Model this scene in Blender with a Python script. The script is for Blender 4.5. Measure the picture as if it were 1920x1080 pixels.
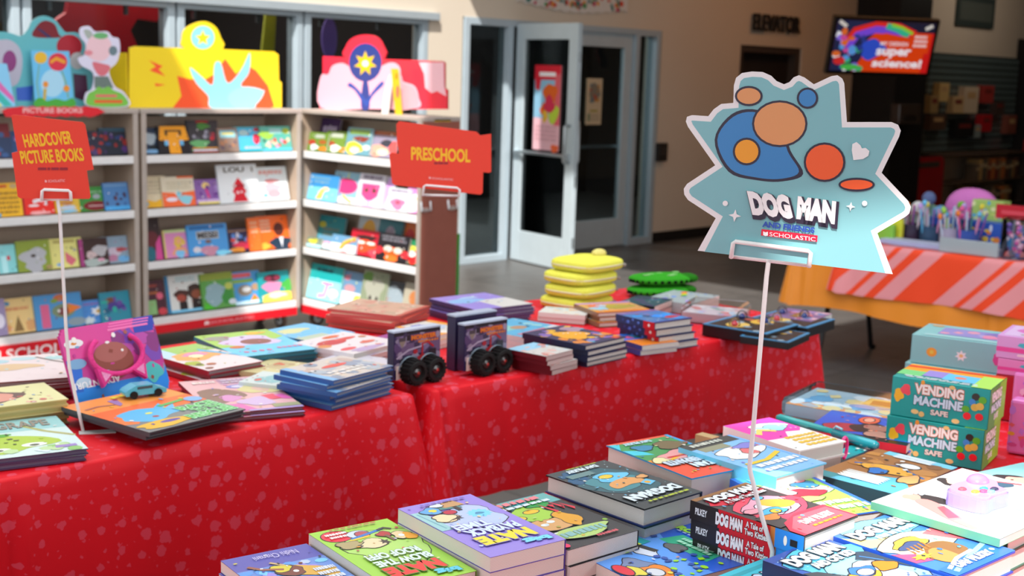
import bpy, bmesh, math, random
from mathutils import Vector, Matrix
from math import sin, cos, pi, radians

for o in list(bpy.data.objects):
    bpy.data.objects.remove(o)
SC = bpy.context.scene
COL = SC.collection

# ------------------------------------------------------------------ camera
# x runs along the tables and the far wall, y towards the far wall, z up (metres)
EYE = 1.62
FPX, PITCH, ROLL, YAW = 2460.0, 0.1635, -0.0323, 0.7540
_f = Vector((cos(YAW) * cos(PITCH), sin(YAW) * cos(PITCH), -sin(PITCH)))
_r0 = Vector((sin(YAW), -cos(YAW), 0))
_u0 = _r0.cross(_f)
CR = _r0 * cos(ROLL) - _u0 * sin(ROLL)
CU = _u0 * cos(ROLL) + _r0 * sin(ROLL)
CF = _f
CAMP = Vector((0, 0, EYE))
cd = bpy.data.cameras.new('camera')
cam = bpy.data.objects.new('camera', cd)
COL.objects.link(cam)
cd.sensor_width = 36.0
cd.lens = 36.0 * FPX / 1920.0
cd.clip_start = 0.05
cd.clip_end = 200
cam.matrix_world = Matrix(((CR.x, CU.x, -CF.x, 0), (CR.y, CU.y, -CF.y, 0), (CR.z, CU.z, -CF.z, EYE), (0, 0, 0, 1)))
cd.dof.use_dof = True
cd.dof.focus_distance = 1.74
cd.dof.aperture_fstop = 7.5
SC.camera = cam

# ------------------------------------------------------------------ light
SC.view_settings.view_transform = 'Standard'
SC.view_settings.look = 'None'
SC.view_settings.gamma = 1.0
SC.view_settings.exposure = 0.0
SC.view_settings.use_curve_mapping = False
W = bpy.data.worlds.new('sky')
SC.world = W
W.use_nodes = True
W.node_tree.nodes['Background'].inputs[0].default_value = (0.84, 0.92, 1.0, 1)
W.node_tree.nodes['Background'].inputs[1].default_value = 0.82
SUN_D = Vector((0.52, 0.40, -0.755)).normalized()
sl = bpy.data.lights.new('sun', 'SUN')
sl.energy = 6.2
sl.angle = 0.012
sl.color = (1.0, 0.97, 0.92)
so = bpy.data.objects.new('sun', sl)
COL.objects.link(so)
so.rotation_euler = SUN_D.to_track_quat('-Z', 'Y').to_euler()
so.location = (0, 0, 9)


def area(name, loc, direction, sx, sy, power, color):
    l = bpy.data.lights.new(name, 'AREA')
    l.shape = 'RECTANGLE'
    l.size = sx
    l.size_y = sy
    l.energy = power
    l.color = color
    o = bpy.data.objects.new(name, l)
    COL.objects.link(o)
    o.location = loc
    o.rotation_euler = Vector(direction).to_track_quat('-Z', 'Y').to_euler()
    return o


area('roof_glazing_daylight', (2.2, 2.6, 4.85), (0, 0, -1), 5.5, 6.0, 240, (0.93, 0.97, 1.0))  # unseen soft fill added under the opaque roof to light the tabletops
area('window_wall_daylight', (-4.5, 2.0, 2.6), (1, 0.35, -0.12), 6.0, 3.6, 135, (0.93, 0.97, 1.0))  # unseen daylight fill added from the left, no window stands there
area('side_window_daylight', (3.9, -3.2, 2.2), (-0.12, 1, -0.2), 3.4, 2.0, 95, (0.96, 0.98, 1.0))  # added fill from the near side, brightens the red cover fronts
area('lobby_ceiling_lamp', (11.5, 6.0, 3.5), (0, 0.1, -1), 3.0, 0.8, 16, (1.0, 0.42, 0.14))  # unseen warm fill added to tint the lobby wall
area('shop_lamp', (16.6, 6.3, 3.5), (0.1, 0.4, -1), 2.0, 0.6, 12, (1.0, 0.86, 0.72))  # unseen fill added so the slatted shop wall comes out brighter
area('inner_room_lamp', (4.6, 9.6, 3.15), (0, 0, -1), 2.0, 1.0, 120, (1.0, 0.9, 0.85))  # added fill inside, lifts the decorations behind the window glass
area('inner_hall_lamp', (9.2, 10.2, 3.15), (0, 0, -1), 1.2, 1.0, 100, (0.8, 0.95, 1.0))  # added fill behind the doors, keeps their glass from going black

# ------------------------------------------------------------------ pixel of the photo -> point in the room


def ray(px, py):
    return CF * FPX + CR * (px - 960) - CU * (py - 540)


def at(px, py, z):
    d = ray(px, py)
    return CAMP + d * ((z - EYE) / d.z)


def aty(px, py, y):
    d = ray(px, py)
    return CAMP + d * (y / d.y)


def atx(px, py, x):
    d = ray(px, py)
    return CAMP + d * (x / d.x)


def atplane(px, py, p, n):
    d = ray(px, py)
    return CAMP + d * ((p - CAMP).dot(n) / d.dot(n))


# ------------------------------------------------------------------ colour and materials
def lin(v):
    return v / 12.92 if v <= 0.04045 else ((v + 0.055) / 1.055) ** 2.4


_cc = {}


def C(h):
    if h not in _cc:
        k = h if len(h) == 6 else ''.join(c * 2 for c in h)
        _cc[h] = tuple(lin(int(k[i:i + 2], 16) / 255) for i in (0, 2, 4)) + (1.0,)
    return _cc[h]


def newmat(name):
    m = bpy.data.materials.new(name)
    m.use_nodes = True
    nt = m.node_tree
    return m, nt, nt.nodes['Principled BSDF']


def ink(name, rough, spec=0.5, metal=0.0, noise=0.0, nscale=60.0, bump=0.0, coat=0.0):
    m, nt, b = newmat(name)
    a = nt.nodes.new('ShaderNodeVertexColor')
    a.layer_name = 'ink'
    src = a.outputs[0]
    if noise or bump:
        tc = nt.nodes.new('ShaderNodeTexCoord')
        n = nt.nodes.new('ShaderNodeTexNoise')
        n.inputs['Scale'].default_value = nscale
        n.inputs['Detail'].default_value = 4
        nt.links.new(tc.outputs['Object'], n.inputs['Vector'])
        if noise:
            mx = nt.nodes.new('ShaderNodeMixRGB')
            mx.blend_type = 'MULTIPLY'
            mx.inputs[0].default_value = noise
            nt.links.new(src, mx.inputs[1])
            nt.links.new(n.outputs['Color'] if False else n.outputs['Fac'], mx.inputs[2])
            src = mx.outputs[0]
        if bump:
            bp = nt.nodes.new('ShaderNodeBump')
            bp.inputs['Strength'].default_value = bump
            bp.inputs['Distance'].default_value = 0.004
            nt.links.new(n.outputs['Fac'], bp.inputs['Height'])
            nt.links.new(bp.outputs[0], b.inputs['Normal'])
    nt.links.new(src, b.inputs['Base Color'])
    b.inputs['Roughness'].default_value = rough
    b.inputs['Specular IOR Level'].default_value = spec
    b.inputs['Metallic'].default_value = metal
    b.inputs['Coat Weight'].default_value = coat
    return m


GLOSS = ink('printed_gloss_card', 0.34)
MATTE = ink('printed_matte_card', 0.55, 0.35)
PAINT = ink('painted_surface', 0.55, 0.4, noise=0.12, nscale=9)
METAL = ink('brushed_metal', 0.35, metal=0.9)
WIRE = ink('coated_wire', 0.3)
RUBBER = ink('black_rubber', 0.7, 0.3, noise=0.2, nscale=120, bump=0.4)
PLUSH = ink('plush_fabric', 0.95, 0.1, noise=0.25, nscale=220, bump=0.8)
PLASTIC = ink('moulded_plastic', 0.25, 0.5, coat=0.3)
WOOD = ink('laminate_board', 0.5, 0.4, noise=0.18, nscale=14)


def paper_mat():
    m, nt, b = newmat('page_edges')
    tc = nt.nodes.new('ShaderNodeTexCoord')
    w = nt.nodes.new('ShaderNodeTexWave')
    w.bands_direction = 'Z'
    w.inputs['Scale'].default_value = 260
    w.inputs['Distortion'].default_value = 1.5
    r = nt.nodes.new('ShaderNodeValToRGB')
    r.color_ramp.elements[0].color = C('b9b3ac')
    r.color_ramp.elements[1].color = C('efeae2')
    nt.links.new(tc.outputs['Object'], w.inputs['Vector'])
    nt.links.new(w.outputs['Fac'], r.inputs[0])
    nt.links.new(r.outputs[0], b.inputs['Base Color'])
    b.inputs['Roughness'].default_value = 0.8
    return m


PAPER = paper_mat()


def glass_mat(name, tint, gloss):
    m = bpy.data.materials.new(name)
    m.use_nodes = True
    nt = m.node_tree
    nt.nodes.clear()
    out = nt.nodes.new('ShaderNodeOutputMaterial')
    t = nt.nodes.new('ShaderNodeBsdfTransparent')
    t.inputs[0].default_value = tint
    g = nt.nodes.new('ShaderNodeBsdfGlossy')
    g.inputs['Roughness'].default_value = 0.03
    fr = nt.nodes.new('ShaderNodeFresnel')
    fr.inputs['IOR'].default_value = gloss
    mx = nt.nodes.new('ShaderNodeMixShader')
    nt.links.new(fr.outputs[0], mx.inputs[0])
    nt.links.new(t.outputs[0], mx.inputs[1])
    nt.links.new(g.outputs[0], mx.inputs[2])
    nt.links.new(mx.outputs[0], out.inputs[0])
    return m


GLASS = glass_mat('window_glass', (0.72, 0.76, 0.76, 1), 1.25)
CLEAR = glass_mat('clear_plastic', (0.96, 0.98, 0.98, 1), 1.25)


def wall_mat(name, col):
    m, nt, b = newmat(name)
    tc = nt.nodes.new('ShaderNodeTexCoord')
    n = nt.nodes.new('ShaderNodeTexNoise')
    n.inputs['Scale'].default_value = 90
    n2 = nt.nodes.new('ShaderNodeTexNoise')
    n2.inputs['Scale'].default_value = 1.3
    r = nt.nodes.new('ShaderNodeValToRGB')
    c = C(col)
    r.color_ramp.elements[0].color = tuple(v * 0.93 for v in c[:3]) + (1,)
    r.color_ramp.elements[1].color = c
    bp = nt.nodes.new('ShaderNodeBump')
    bp.inputs['Strength'].default_value = 0.15
    bp.inputs['Distance'].default_value = 0.003
    nt.links.new(tc.outputs['Object'], n.inputs['Vector'])
    nt.links.new(tc.outputs['Object'], n2.inputs['Vector'])
    nt.links.new(n2.outputs['Fac'], r.inputs[0])
    nt.links.new(r.outputs[0], b.inputs['Base Color'])
    nt.links.new(n.outputs['Fac'], bp.inputs['Height'])
    nt.links.new(bp.outputs[0], b.inputs['Normal'])
    b.inputs['Roughness'].default_value = 0.85
    return m


def floor_mat():
    m, nt, b = newmat('polished_floor_tiles')
    tc = nt.nodes.new('ShaderNodeTexCoord')
    br = nt.nodes.new('ShaderNodeTexBrick')
    br.offset = 0.0
    br.inputs['Scale'].default_value = 1.0
    br.inputs['Mortar Size'].default_value = 0.006
    br.inputs['Brick Width'].default_value = 0.6
    br.inputs['Row Height'].default_value = 0.6
    br.inputs['Color1'].default_value = C('6a6663')
    br.inputs['Color2'].default_value = C('625e5b')
    br.inputs['Mortar'].default_value = C('4a4745')
    n = nt.nodes.new('ShaderNodeTexNoise')
    n.inputs['Scale'].default_value = 7
    n.inputs['Detail'].default_value = 6
    mx = nt.nodes.new('ShaderNodeMixRGB')
    mx.blend_type = 'MULTIPLY'
    mx.inputs[0].default_value = 0.35
    rr = nt.nodes.new('ShaderNodeMapRange')
    rr.inputs[3].default_value = 0.28
    rr.inputs[4].default_value = 0.5
    nt.links.new(tc.outputs['Object'], br.inputs['Vector'])
    nt.links.new(tc.outputs['Object'], n.inputs['Vector'])
    nt.links.new(br.outputs['Color'], mx.inputs[1])
    nt.links.new(n.outputs['Fac'], mx.inputs[2])
    nt.links.new(mx.outputs[0], b.inputs['Base Color'])
    nt.links.new(n.outputs['Fac'], rr.inputs[0])
    nt.links.new(rr.outputs[0], b.inputs['Roughness'])
    return m


def red_cloth_mat():
    # red plastic sheet printed with scattered paler confetti shapes (two sizes)
    m, nt, b = newmat('red_confetti_table_cover')
    uv = nt.nodes.new('ShaderNodeTexCoord')
    ns = nt.nodes.new('ShaderNodeTexNoise')
    ns.inputs['Scale'].default_value = 110
    ns.inputs['Detail'].default_value = 1
    nt.links.new(uv.outputs['UV'], ns.inputs['Vector'])
    dv = nt.nodes.new('ShaderNodeMixRGB')
    dv.blend_type = 'LINEAR_LIGHT'
    dv.inputs[0].default_value = 0.006
    nt.links.new(uv.outputs['UV'], dv.inputs[1])
    nt.links.new(ns.outputs['Color'], dv.inputs[2])
    masks = []
    for sc, r0, r1, met in ((26.0, 0.14, 0.33, 'EUCLIDEAN'), (44.0, 0.02, 0.20, 'MANHATTAN')):
        v = nt.nodes.new('ShaderNodeTexVoronoi')
        v.voronoi_dimensions = '2D'
        v.distance = met
        v.inputs['Scale'].default_value = sc
        v.inputs['Randomness'].default_value = 0.85
        nt.links.new(dv.outputs[0], v.inputs['Vector'])
        sp = nt.nodes.new('ShaderNodeSeparateColor')
        nt.links.new(v.outputs['Color'], sp.inputs[0])
        mr = nt.nodes.new('ShaderNodeMapRange')
        mr.inputs[3].default_value = r0
        mr.inputs[4].default_value = r1
        nt.links.new(sp.outputs[0], mr.inputs[0])
        lt = nt.nodes.new('ShaderNodeMath')
        lt.operation = 'LESS_THAN'
        nt.links.new(v.outputs['Distance'], lt.inputs[0])
        nt.links.new(mr.outputs[0], lt.inputs[1])
        g = nt.nodes.new('ShaderNodeMath')
        g.operation = 'GREATER_THAN'
        g.inputs[1].default_value = 0.26
        nt.links.new(sp.outputs[1], g.inputs[0])
        mu = nt.nodes.new('ShaderNodeMath')
        mu.operation = 'MULTIPLY'
        nt.links.new(lt.outputs[0], mu.inputs[0])
        nt.links.new(g.outputs[0], mu.inputs[1])
        masks.append(mu)
    mxm = nt.nodes.new('ShaderNodeMath')
    mxm.operation = 'MAXIMUM'
    nt.links.new(masks[0].outputs[0], mxm.inputs[0])
    nt.links.new(masks[1].outputs[0], mxm.inputs[1])
    mx = nt.nodes.new('ShaderNodeMixRGB')
    mx.inputs[1].default_value = C('dc0e20')
    mx.inputs[2].default_value = C('de4054')
    nt.links.new(mxm.outputs[0], mx.inputs[0])
    nt.links.new(mx.outputs[0], b.inputs['Base Color'])
    b.inputs['Roughness'].default_value = 0.55
    b.inputs['Specular IOR Level'].default_value = 0.25
    return m


def stripe_mat():
    m, nt, b = newmat('orange_pink_striped_cloth')
    uv = nt.nodes.new('ShaderNodeTexCoord')
    sp = nt.nodes.new('ShaderNodeSeparateXYZ')
    nt.links.new(uv.outputs['UV'], sp.inputs[0])
    my = nt.nodes.new('ShaderNodeMath')
    my.operation = 'MULTIPLY_ADD'
    my.inputs[1].default_value = -0.95
    nt.links.new(sp.outputs['Y'], my.inputs[0])
    nt.links.new(sp.outputs['X'], my.inputs[2])
    sc = nt.nodes.new('ShaderNodeMath')
    sc.operation = 'MULTIPLY'
    sc.inputs[1].default_value = 1 / 0.62
    nt.links.new(my.outputs[0], sc.inputs[0])
    fr = nt.nodes.new('ShaderNodeMath')
    fr.operation = 'FRACT'
    nt.links.new(sc.outputs[0], fr.inputs[0])
    r = nt.nodes.new('ShaderNodeValToRGB')
    r.color_ramp.interpolation = 'CONSTANT'
    e = r.color_ramp.elements
    e[0].position = 0.0
    e[0].color = C('ff4a1c')
    e[1].position = 0.36
    e[1].color = C('f39aa0')
    for p, c in ((0.55, 'ff4a1c'), (0.61, 'f39aa0'), (0.72, 'ff4a1c'), (0.82, 'f39aa0')):
        k = e.new(p)
        k.color = C(c)
    nt.links.new(fr.outputs[0], r.inputs[0])
    nt.links.new(r.outputs[0], b.inputs['Base Color'])
    b.inputs['Roughness'].default_value = 0.7
    return m


def cloth_mat(name, col, rough):
    m, nt, b = newmat(name)
    tc = nt.nodes.new('ShaderNodeTexCoord')
    n = nt.nodes.new('ShaderNodeTexNoise')
    n.inputs['Scale'].default_value = 5
    r = nt.nodes.new('ShaderNodeValToRGB')
    c = C(col)
    r.color_ramp.elements[0].color = tuple(v * 0.9 for v in c[:3]) + (1,)
    r.color_ramp.elements[1].color = c
    nt.links.new(tc.outputs['Object'], n.inputs['Vector'])
    nt.links.new(n.outputs['Fac'], r.inputs[0])
    nt.links.new(r.outputs[0], b.inputs['Base Color'])
    b.inputs['Roughness'].default_value = rough
    return m


WALLM = wall_mat('beige_wall_paint', 'e2d3bf')
CEILM = wall_mat('white_ceiling_paint', 'd8d4cc')
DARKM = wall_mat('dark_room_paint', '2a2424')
FLOORM = floor_mat()
REDM = red_cloth_mat()
STRIPEM = stripe_mat()
ORANGEM = cloth_mat('orange_sheet_cover', 'ff9a2e', 0.45)


def screen_mat():
    m, nt, b = newmat('lit_screen')
    a = nt.nodes.new('ShaderNodeVertexColor')
    a.layer_name = 'ink'
    b.inputs['Base Color'].default_value = (0.01, 0.01, 0.01, 1)
    nt.links.new(a.outputs[0], b.inputs['Emission Color'])
    b.inputs['Emission Strength'].default_value = 0.75
    b.inputs['Roughness'].default_value = 0.2
    return m


SCREEN = screen_mat()

# ------------------------------------------------------------------ mesh builder
_tc = {}


def textgeo(s, off):
    k = (s, off)
    if k in _tc:
        return _tc[k]
    cu = bpy.data.curves.new('t', 'FONT')
    cu.body = s
    cu.offset = off
    cu.resolution_u = 3
    cu.align_x = 'CENTER'
    cu.space_line = 0.85
    o = bpy.data.objects.new('t', cu)
    COL.objects.link(o)
    dg = bpy.context.evaluated_depsgraph_get()
    me = bpy.data.meshes.new_from_object(o.evaluated_get(dg))
    vs = [(v.co.x, v.co.y) for v in me.vertices]
    fs = [tuple(p.vertices) for p in me.polygons]
    bpy.data.objects.remove(o)
    bpy.data.curves.remove(cu)
    bpy.data.meshes.remove(me)
    bb = (min(v[0] for v in vs), min(v[1] for v in vs), max(v[0] for v in vs), max(v[1] for v in vs))
    _tc[k] = (vs, fs, bb)
    return _tc[k]


LAY = 7e-5


class M:
    def __init__(s):
        s.v = []
        s.f = []
        s.c = []
        s.T = Matrix()

    def add(s, vs, fs, col):
        n = len(s.v)
        s.v += [s.T @ Vector(v) for v in vs]
        c = C(col) if isinstance(col, str) else None
        for i, f in enumerate(fs):
            s.f.append([n + k for k in f])
            s.c.append(c if c else C(col[i]))
        return s

    def poly(s, pts, col):
        return s.add(pts, [list(range(len(pts)))], col)

    def box(s, a, b, col):
        x0, y0, z0 = a
        x1, y1, z1 = b
        return s.add([(x0, y0, z0), (x1, y0, z0), (x1, y1, z0), (x0, y1, z0), (x0, y0, z1), (x1, y0, z1), (x1, y1, z1), (x0, y1, z1)],
                     [(0, 3, 2, 1), (4, 5, 6, 7), (0, 1, 5, 4), (1, 2, 6, 5), (2, 3, 7, 6), (3, 0, 4, 7)], col)

    def prism(s, out, z0, z1, col, side=None):
        n = len(out)
        ar = sum(out[i][0] * out[(i + 1) % n][1] - out[(i + 1) % n][0] * out[i][1] for i in range(n))
        if ar < 0:
            out = out[::-1]
        vs = [(x, y, z0) for x, y in out] + [(x, y, z1) for x, y in out]
        s.add(vs, [list(range(n))[::-1], list(range(n, 2 * n))], col)
        s.add(vs, [(i, (i + 1) % n, n + (i + 1) % n, n + i) for i in range(n)], side or col)
        return s

    def lathe(s, prof, col, n=20, o=(0, 0, 0)):
        vs = []
        for r, z in prof:
            vs += [(o[0] + r * cos(2 * pi * i / n), o[1] + r * sin(2 * pi * i / n), o[2] + z) for i in range(n)]
        fs = []
        for k in range(len(prof) - 1):
            fs += [(k * n + i, k * n + (i + 1) % n, (k + 1) * n + (i + 1) % n, (k + 1) * n + i) for i in range(n)]
        fs.append(list(range(n))[::-1])
        fs.append([(len(prof) - 1) * n + i for i in range(n)])
        return s.add(vs, fs, col)

    def tube(s, pts, r, col, n=8, closed=False):
        pts = [Vector(p) for p in pts]
        m = len(pts)
        vs = []
        up = None
        for i, p in enumerate(pts):
            if closed:
                t = (pts[(i + 1) % m] - pts[i - 1]).normalized()
            else:
                t = (pts[min(i + 1, m - 1)] - pts[max(i - 1, 0)]).normalized()
            if up is None:
                up = t.orthogonal().normalized()
            up = (up - t * up.dot(t)).normalized()
            w = t.cross(up)
            rr = r[i] if isinstance(r, (list, tuple)) else r
            vs += [p + (up * cos(2 * pi * k / n) + w * sin(2 * pi * k / n)) * rr for k in range(n)]
        fs = []
        for i in range(m if closed else m - 1):
            j = (i + 1) % m
            fs += [(i * n + k, i * n + (k + 1) % n, j * n + (k + 1) % n, j * n + k) for k in range(n)]
        if not closed:
            fs.append(list(range(n))[::-1])
            fs.append([(m - 1) * n + k for k in range(n)])
        return s.add(vs, fs, col)

    def ball(s, c, r, col, n=14, m=8, sq=1.0):
        rx, ry, rz = r if isinstance(r, tuple) else (r, r, r)
        vs = []

        def pw(a):
            return math.copysign(abs(a) ** sq, a)
        for j in range(m + 1):
            ph = -pi / 2 + pi * j / m
            for i in range(n):
                th = 2 * pi * i / n
                vs.append((c[0] + rx * pw(cos(ph)) * pw(cos(th)), c[1] + ry * pw(cos(ph)) * pw(sin(th)), c[2] + rz * pw(sin(ph))))
        fs = []
        for j in range(m):
            fs += [(j * n + i, j * n + (i + 1) % n, (j + 1) * n + (i + 1) % n, (j + 1) * n + i) for i in range(n)]
        return s.add(vs, fs, col)

    def text(s, t, x0, y0, x1, y1, z, col, off=0.0, base=None):
        vs, fs, bb = textgeo(t, off)
        if base is not None:
            bb = textgeo(t, base)[2]
        sx = (x1 - x0) / (bb[2] - bb[0])
        sy = (y1 - y0) / (bb[3] - bb[1])
        return s.add([(x0 + (x - bb[0]) * sx, y0 + (y - bb[1]) * sy, z) for x, y in vs], fs, col)

    # flat printed art: x right 0..1, y DOWN 0..1 over a w x h rectangle whose top-left is (ox, oy), on plane z
    def art(s, ops, ox, oy, w, h, z, lay=LAY, outl=None):
        k = 0
        if outl:
            o2 = []
            for op in ops:
                if op[0] == 'e' and op[3] > .05:
                    o2.append(('e', op[1], op[2], op[3] + .012, op[4] + .012 * w / h, outl))
                if op[0] == 'g' and op[3] > .07:
                    o2.append(('g', op[1], op[2], op[3] + .012, op[4] + .012 * w / h, op[5], outl))
                o2.append(op)
            ops = o2

        def P(x, y):
            return (ox + x * w, oy - y * h, z + k * lay)
        for op in ops:
            k += 1
            q = op[0]
            if q == 'b':
                _, x0, y0, x1, y1, c = op
                s.poly([P(x0, y1), P(x1, y1), P(x1, y0), P(x0, y0)], c)
            elif q == 'e':
                _, cx, cy, rx, ry, c = op
                n = 18
                s.poly([P(cx + rx * cos(2 * pi * i / n), cy - ry * sin(2 * pi * i / n)) for i in range(n)], c)
            elif q == 'p':
                pts = op[1]
                ar = sum(pts[i][0] * pts[(i + 1) % len(pts)][1] - pts[(i + 1) % len(pts)][0] * pts[i][1] for i in range(len(pts)))
                if ar > 0:
                    pts = pts[::-1]
                s.poly([P(*p) for p in pts], op[2])
            elif q == 'g':
                _, cx, cy, rx, ry, sd, c = op
                rd = random.Random(sd)
                n = 22
                ph = [rd.uniform(0, 6.28) for _ in range(3)]
                s.poly([P(cx + rx * (1 + .12 * sin(3 * a + ph[0]) + .1 * sin(5 * a + ph[1])) * cos(a),
                          cy - ry * (1 + .12 * sin(3 * a + ph[0]) + .1 * sin(4 * a + ph[2])) * sin(a)) for a in [2 * pi * i / n for i in range(n)]], c)
            elif q == 's':
                _, cx, cy, rx, ry, n, inner, c = op
                s.poly([P(cx + rx * (1 if i % 2 == 0 else inner) * sin(pi * i / n), cy - ry * (1 if i % 2 == 0 else inner) * cos(pi * i / n)) for i in range(2 * n)][::-1], c)
            elif q == 'l':   # thick line
                _, pts, wd, c = op
                L = [Vector((p[0] * w, p[1] * h)) for p in pts]
                a = []
                b = []
                for i, p in enumerate(L):
                    d = (L[min(i + 1, len(L) - 1)] - L[max(i - 1, 0)]).normalized()
                    nn = Vector((-d.y, d.x)) * wd * w / 2
                    a.append(p + nn)
                    b.append(p - nn)
                for i in range(len(L) - 1):
                    s.poly([(ox + v.x, oy - v.y, z + k * lay) for v in (a[i], a[i + 1], b[i + 1], b[i])], c)
            elif q == 't':
                t, x0, y0, x1, y1, c = op[1:7]
                off = op[7] if len(op) > 7 else 0.02
                if len(op) > 8:
                    s.text(t, ox + x0 * w, oy - y1 * h, ox + x1 * w, oy - y0 * h, z + k * lay, op[8], off + (op[9] if len(op) > 9 else 0.05), base=off)
                    k += 1
                s.text(t, ox + x0 * w, oy - y1 * h, ox + x1 * w, oy - y0 * h, z + k * lay, c, off)
            elif q == 'z':
                _, x0, y0, x1, y1, rows, c, sd = op
                rd = random.Random(sd)
                rh = (y1 - y0) / rows
                for r in range(rows):
                    x = x0 + rd.uniform(0, .06) * (x1 - x0)
                    while x < x1 - .04 * (x1 - x0):
                        ww = rd.uniform(.05, .16) * (x1 - x0)
                        xe = min(x + ww, x1)
                        s.poly([P(x, y0 + (r + .78) * rh), P(xe, y0 + (r + .72) * rh), P(xe, y0 + (r + .1) * rh), P(x, y0 + (r + .16) * rh)], c)
                        x = xe + rd.uniform(.015, .04) * (x1 - x0)
            elif q == 'r':
                _, sd, n, cols, s0, s1, x0, y0, x1, y1 = op
                rd = random.Random(sd)
                for i in range(n):
                    cx = rd.uniform(x0, x1)
                    cy = rd.uniform(y0, y1)
                    r1 = rd.uniform(s0, s1)
                    r2 = rd.uniform(s0, s1)
                    a0 = rd.uniform(0, 3)
                    m = rd.choice((4, 6, 9))
                    k += .15
                    pts = []
                    for j in range(m):
                        a = a0 + 2 * pi * j / m
                        pts.append(P(min(max(cx + r1 * cos(a), 0), 1), min(max(cy - r2 * sin(a) * w / h, 0), 1)))
                    s.poly(pts, rd.choice(cols))
                k += 1
        return s

    def mesh(s, name, mat, smooth=False, bevel=0.0):
        me = bpy.data.meshes.new(name)
        me.from_pydata([tuple(v) for v in s.v], [], s.f)
        at_ = me.color_attributes.new('ink', 'FLOAT_COLOR', 'CORNER')
        buf = []
        for p, c in zip(s.f, s.c):
            buf += list(c) * len(p)
        at_.data.foreach_set('color', buf)
        if smooth:
            me.polygons.foreach_set('use_smooth', [True] * len(me.polygons))
        me.materials.append(mat)
        me.update()
        return me

    def obj(s, name, mat, parent=None, smooth=False, loc=None):
        o = bpy.data.objects.new(name, s.mesh(name, mat, smooth))
        COL.objects.link(o)
        if parent is not None:
            o.parent = parent
        if loc is not None:
            o.location = loc
        return o


def bev(o, w, seg=2):
    m = o.modifiers.new('bevel', 'BEVEL')
    m.width = w
    m.segments = seg
    m.limit_method = 'ANGLE'
    return o


def tag(o, label, cat, group=None):
    o['label'] = label
    o['category'] = cat
    if group:
        o['group'] = group
    return o


def empty(name, loc, rz=0.0):
    o = bpy.data.objects.new(name, None)
    COL.objects.link(o)
    o.location = loc
    o.rotation_euler = (0, 0, rz)
    o.empty_display_size = 0.1
    return o


def struct(o):
    o['kind'] = 'structure'
    return o


def copytree(o, **kw):
    c = o.copy()
    COL.objects.link(c)
    for ch in o.children:
        d = ch.copy()
        COL.objects.link(d)
        d.parent = c
        for g in ch.children:
            e = g.copy()
            COL.objects.link(e)
            e.parent = d
    return c


def frame(o, x, y, z, p):
    o.matrix_world = Matrix(((x.x, y.x, z.x, p.x), (x.y, y.y, z.y, p.y), (x.z, y.z, z.z, p.z), (0, 0, 0, 1)))


def arc(cx, cy, r, a0, a1, n):
    return [(cx + r * cos(radians(a0 + (a1 - a0) * i / n)), cy + r * sin(radians(a0 + (a1 - a0) * i / n))) for i in range(n + 1)]

# ------------------------------------------------------------------ the room
WY = 7.8      # face of the far wall
m = M()
m.box((-9, -9, -0.2), (30, 14, 0), '77736f')
struct(m.obj('floor', FLOORM))

m = M()
for (x0, x1, z0, z1) in ((-6, 2, 0, 5), (2, 7.25, 0, .4), (2, 7.25, 2.02, 5), (7.25, 7.62, 0, 5), (7.62, 10.3, 2.05, 5), (10.3, 11.65, 0, 5), (11.65, 12.85, 1.97, 5), (12.85, 28, 0, 5)):
    m.box((x0, WY, z0), (x1, WY + .2, z1), 'd9c8b4')
struct(m.obj('wall_back', WALLM))
m = M()
m.box((10.3, WY - .015, 0), (11.6, WY, .1), '1c1a1a')
m.box((12.9, WY - .015, 0), (15.0, WY, .1), '1c1a1a')
struct(m.obj('baseboard_back', MATTE))
m = M()
m.box((26.8, 2.4, 0), (27, 7.8, 5), 'd9c8b4')  # unseen end wall added to stop sky light entering the lobby
struct(m.obj('wall_right', WALLM))
m = M()
m.box((7.55, 2.2, 0), (27, 2.4, 3.6), 'd9c8b4')  # unseen wall added to block daylight from the lobby
struct(m.obj('wall_front', WALLM))
# dark room behind the glazing and the doors
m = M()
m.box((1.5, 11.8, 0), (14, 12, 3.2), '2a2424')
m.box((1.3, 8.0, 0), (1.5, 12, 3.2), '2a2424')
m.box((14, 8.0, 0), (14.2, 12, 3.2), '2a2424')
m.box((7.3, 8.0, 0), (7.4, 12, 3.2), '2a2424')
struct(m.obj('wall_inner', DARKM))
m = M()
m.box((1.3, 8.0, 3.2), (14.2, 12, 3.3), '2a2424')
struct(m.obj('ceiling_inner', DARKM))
m = M()
m.box((6.72, 2.4, 3.6), (27, 7.8, 3.8), 'd8d4cc')
m.box((6.72, -9, 3.6), (27, 2.4, 3.8), 'd8d4cc')
m.box((6.72, -9, 2.95), (6.86, 6.3, 3.6), 'd8d4cc')  # unseen soffit drop added to shade the lobby from the overhead fill
struct(m.obj('ceiling_lobby', CEILM))

# unseen atrium roof, added with openings cut to place the sun patches
ROOFZ = 5.0


def sun_to_roof(x, y, z):
    k = (ROOFZ - z) / -SUN_D.z
    return (x - SUN_D.x * k, y - SUN_D.y * k)


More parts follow.
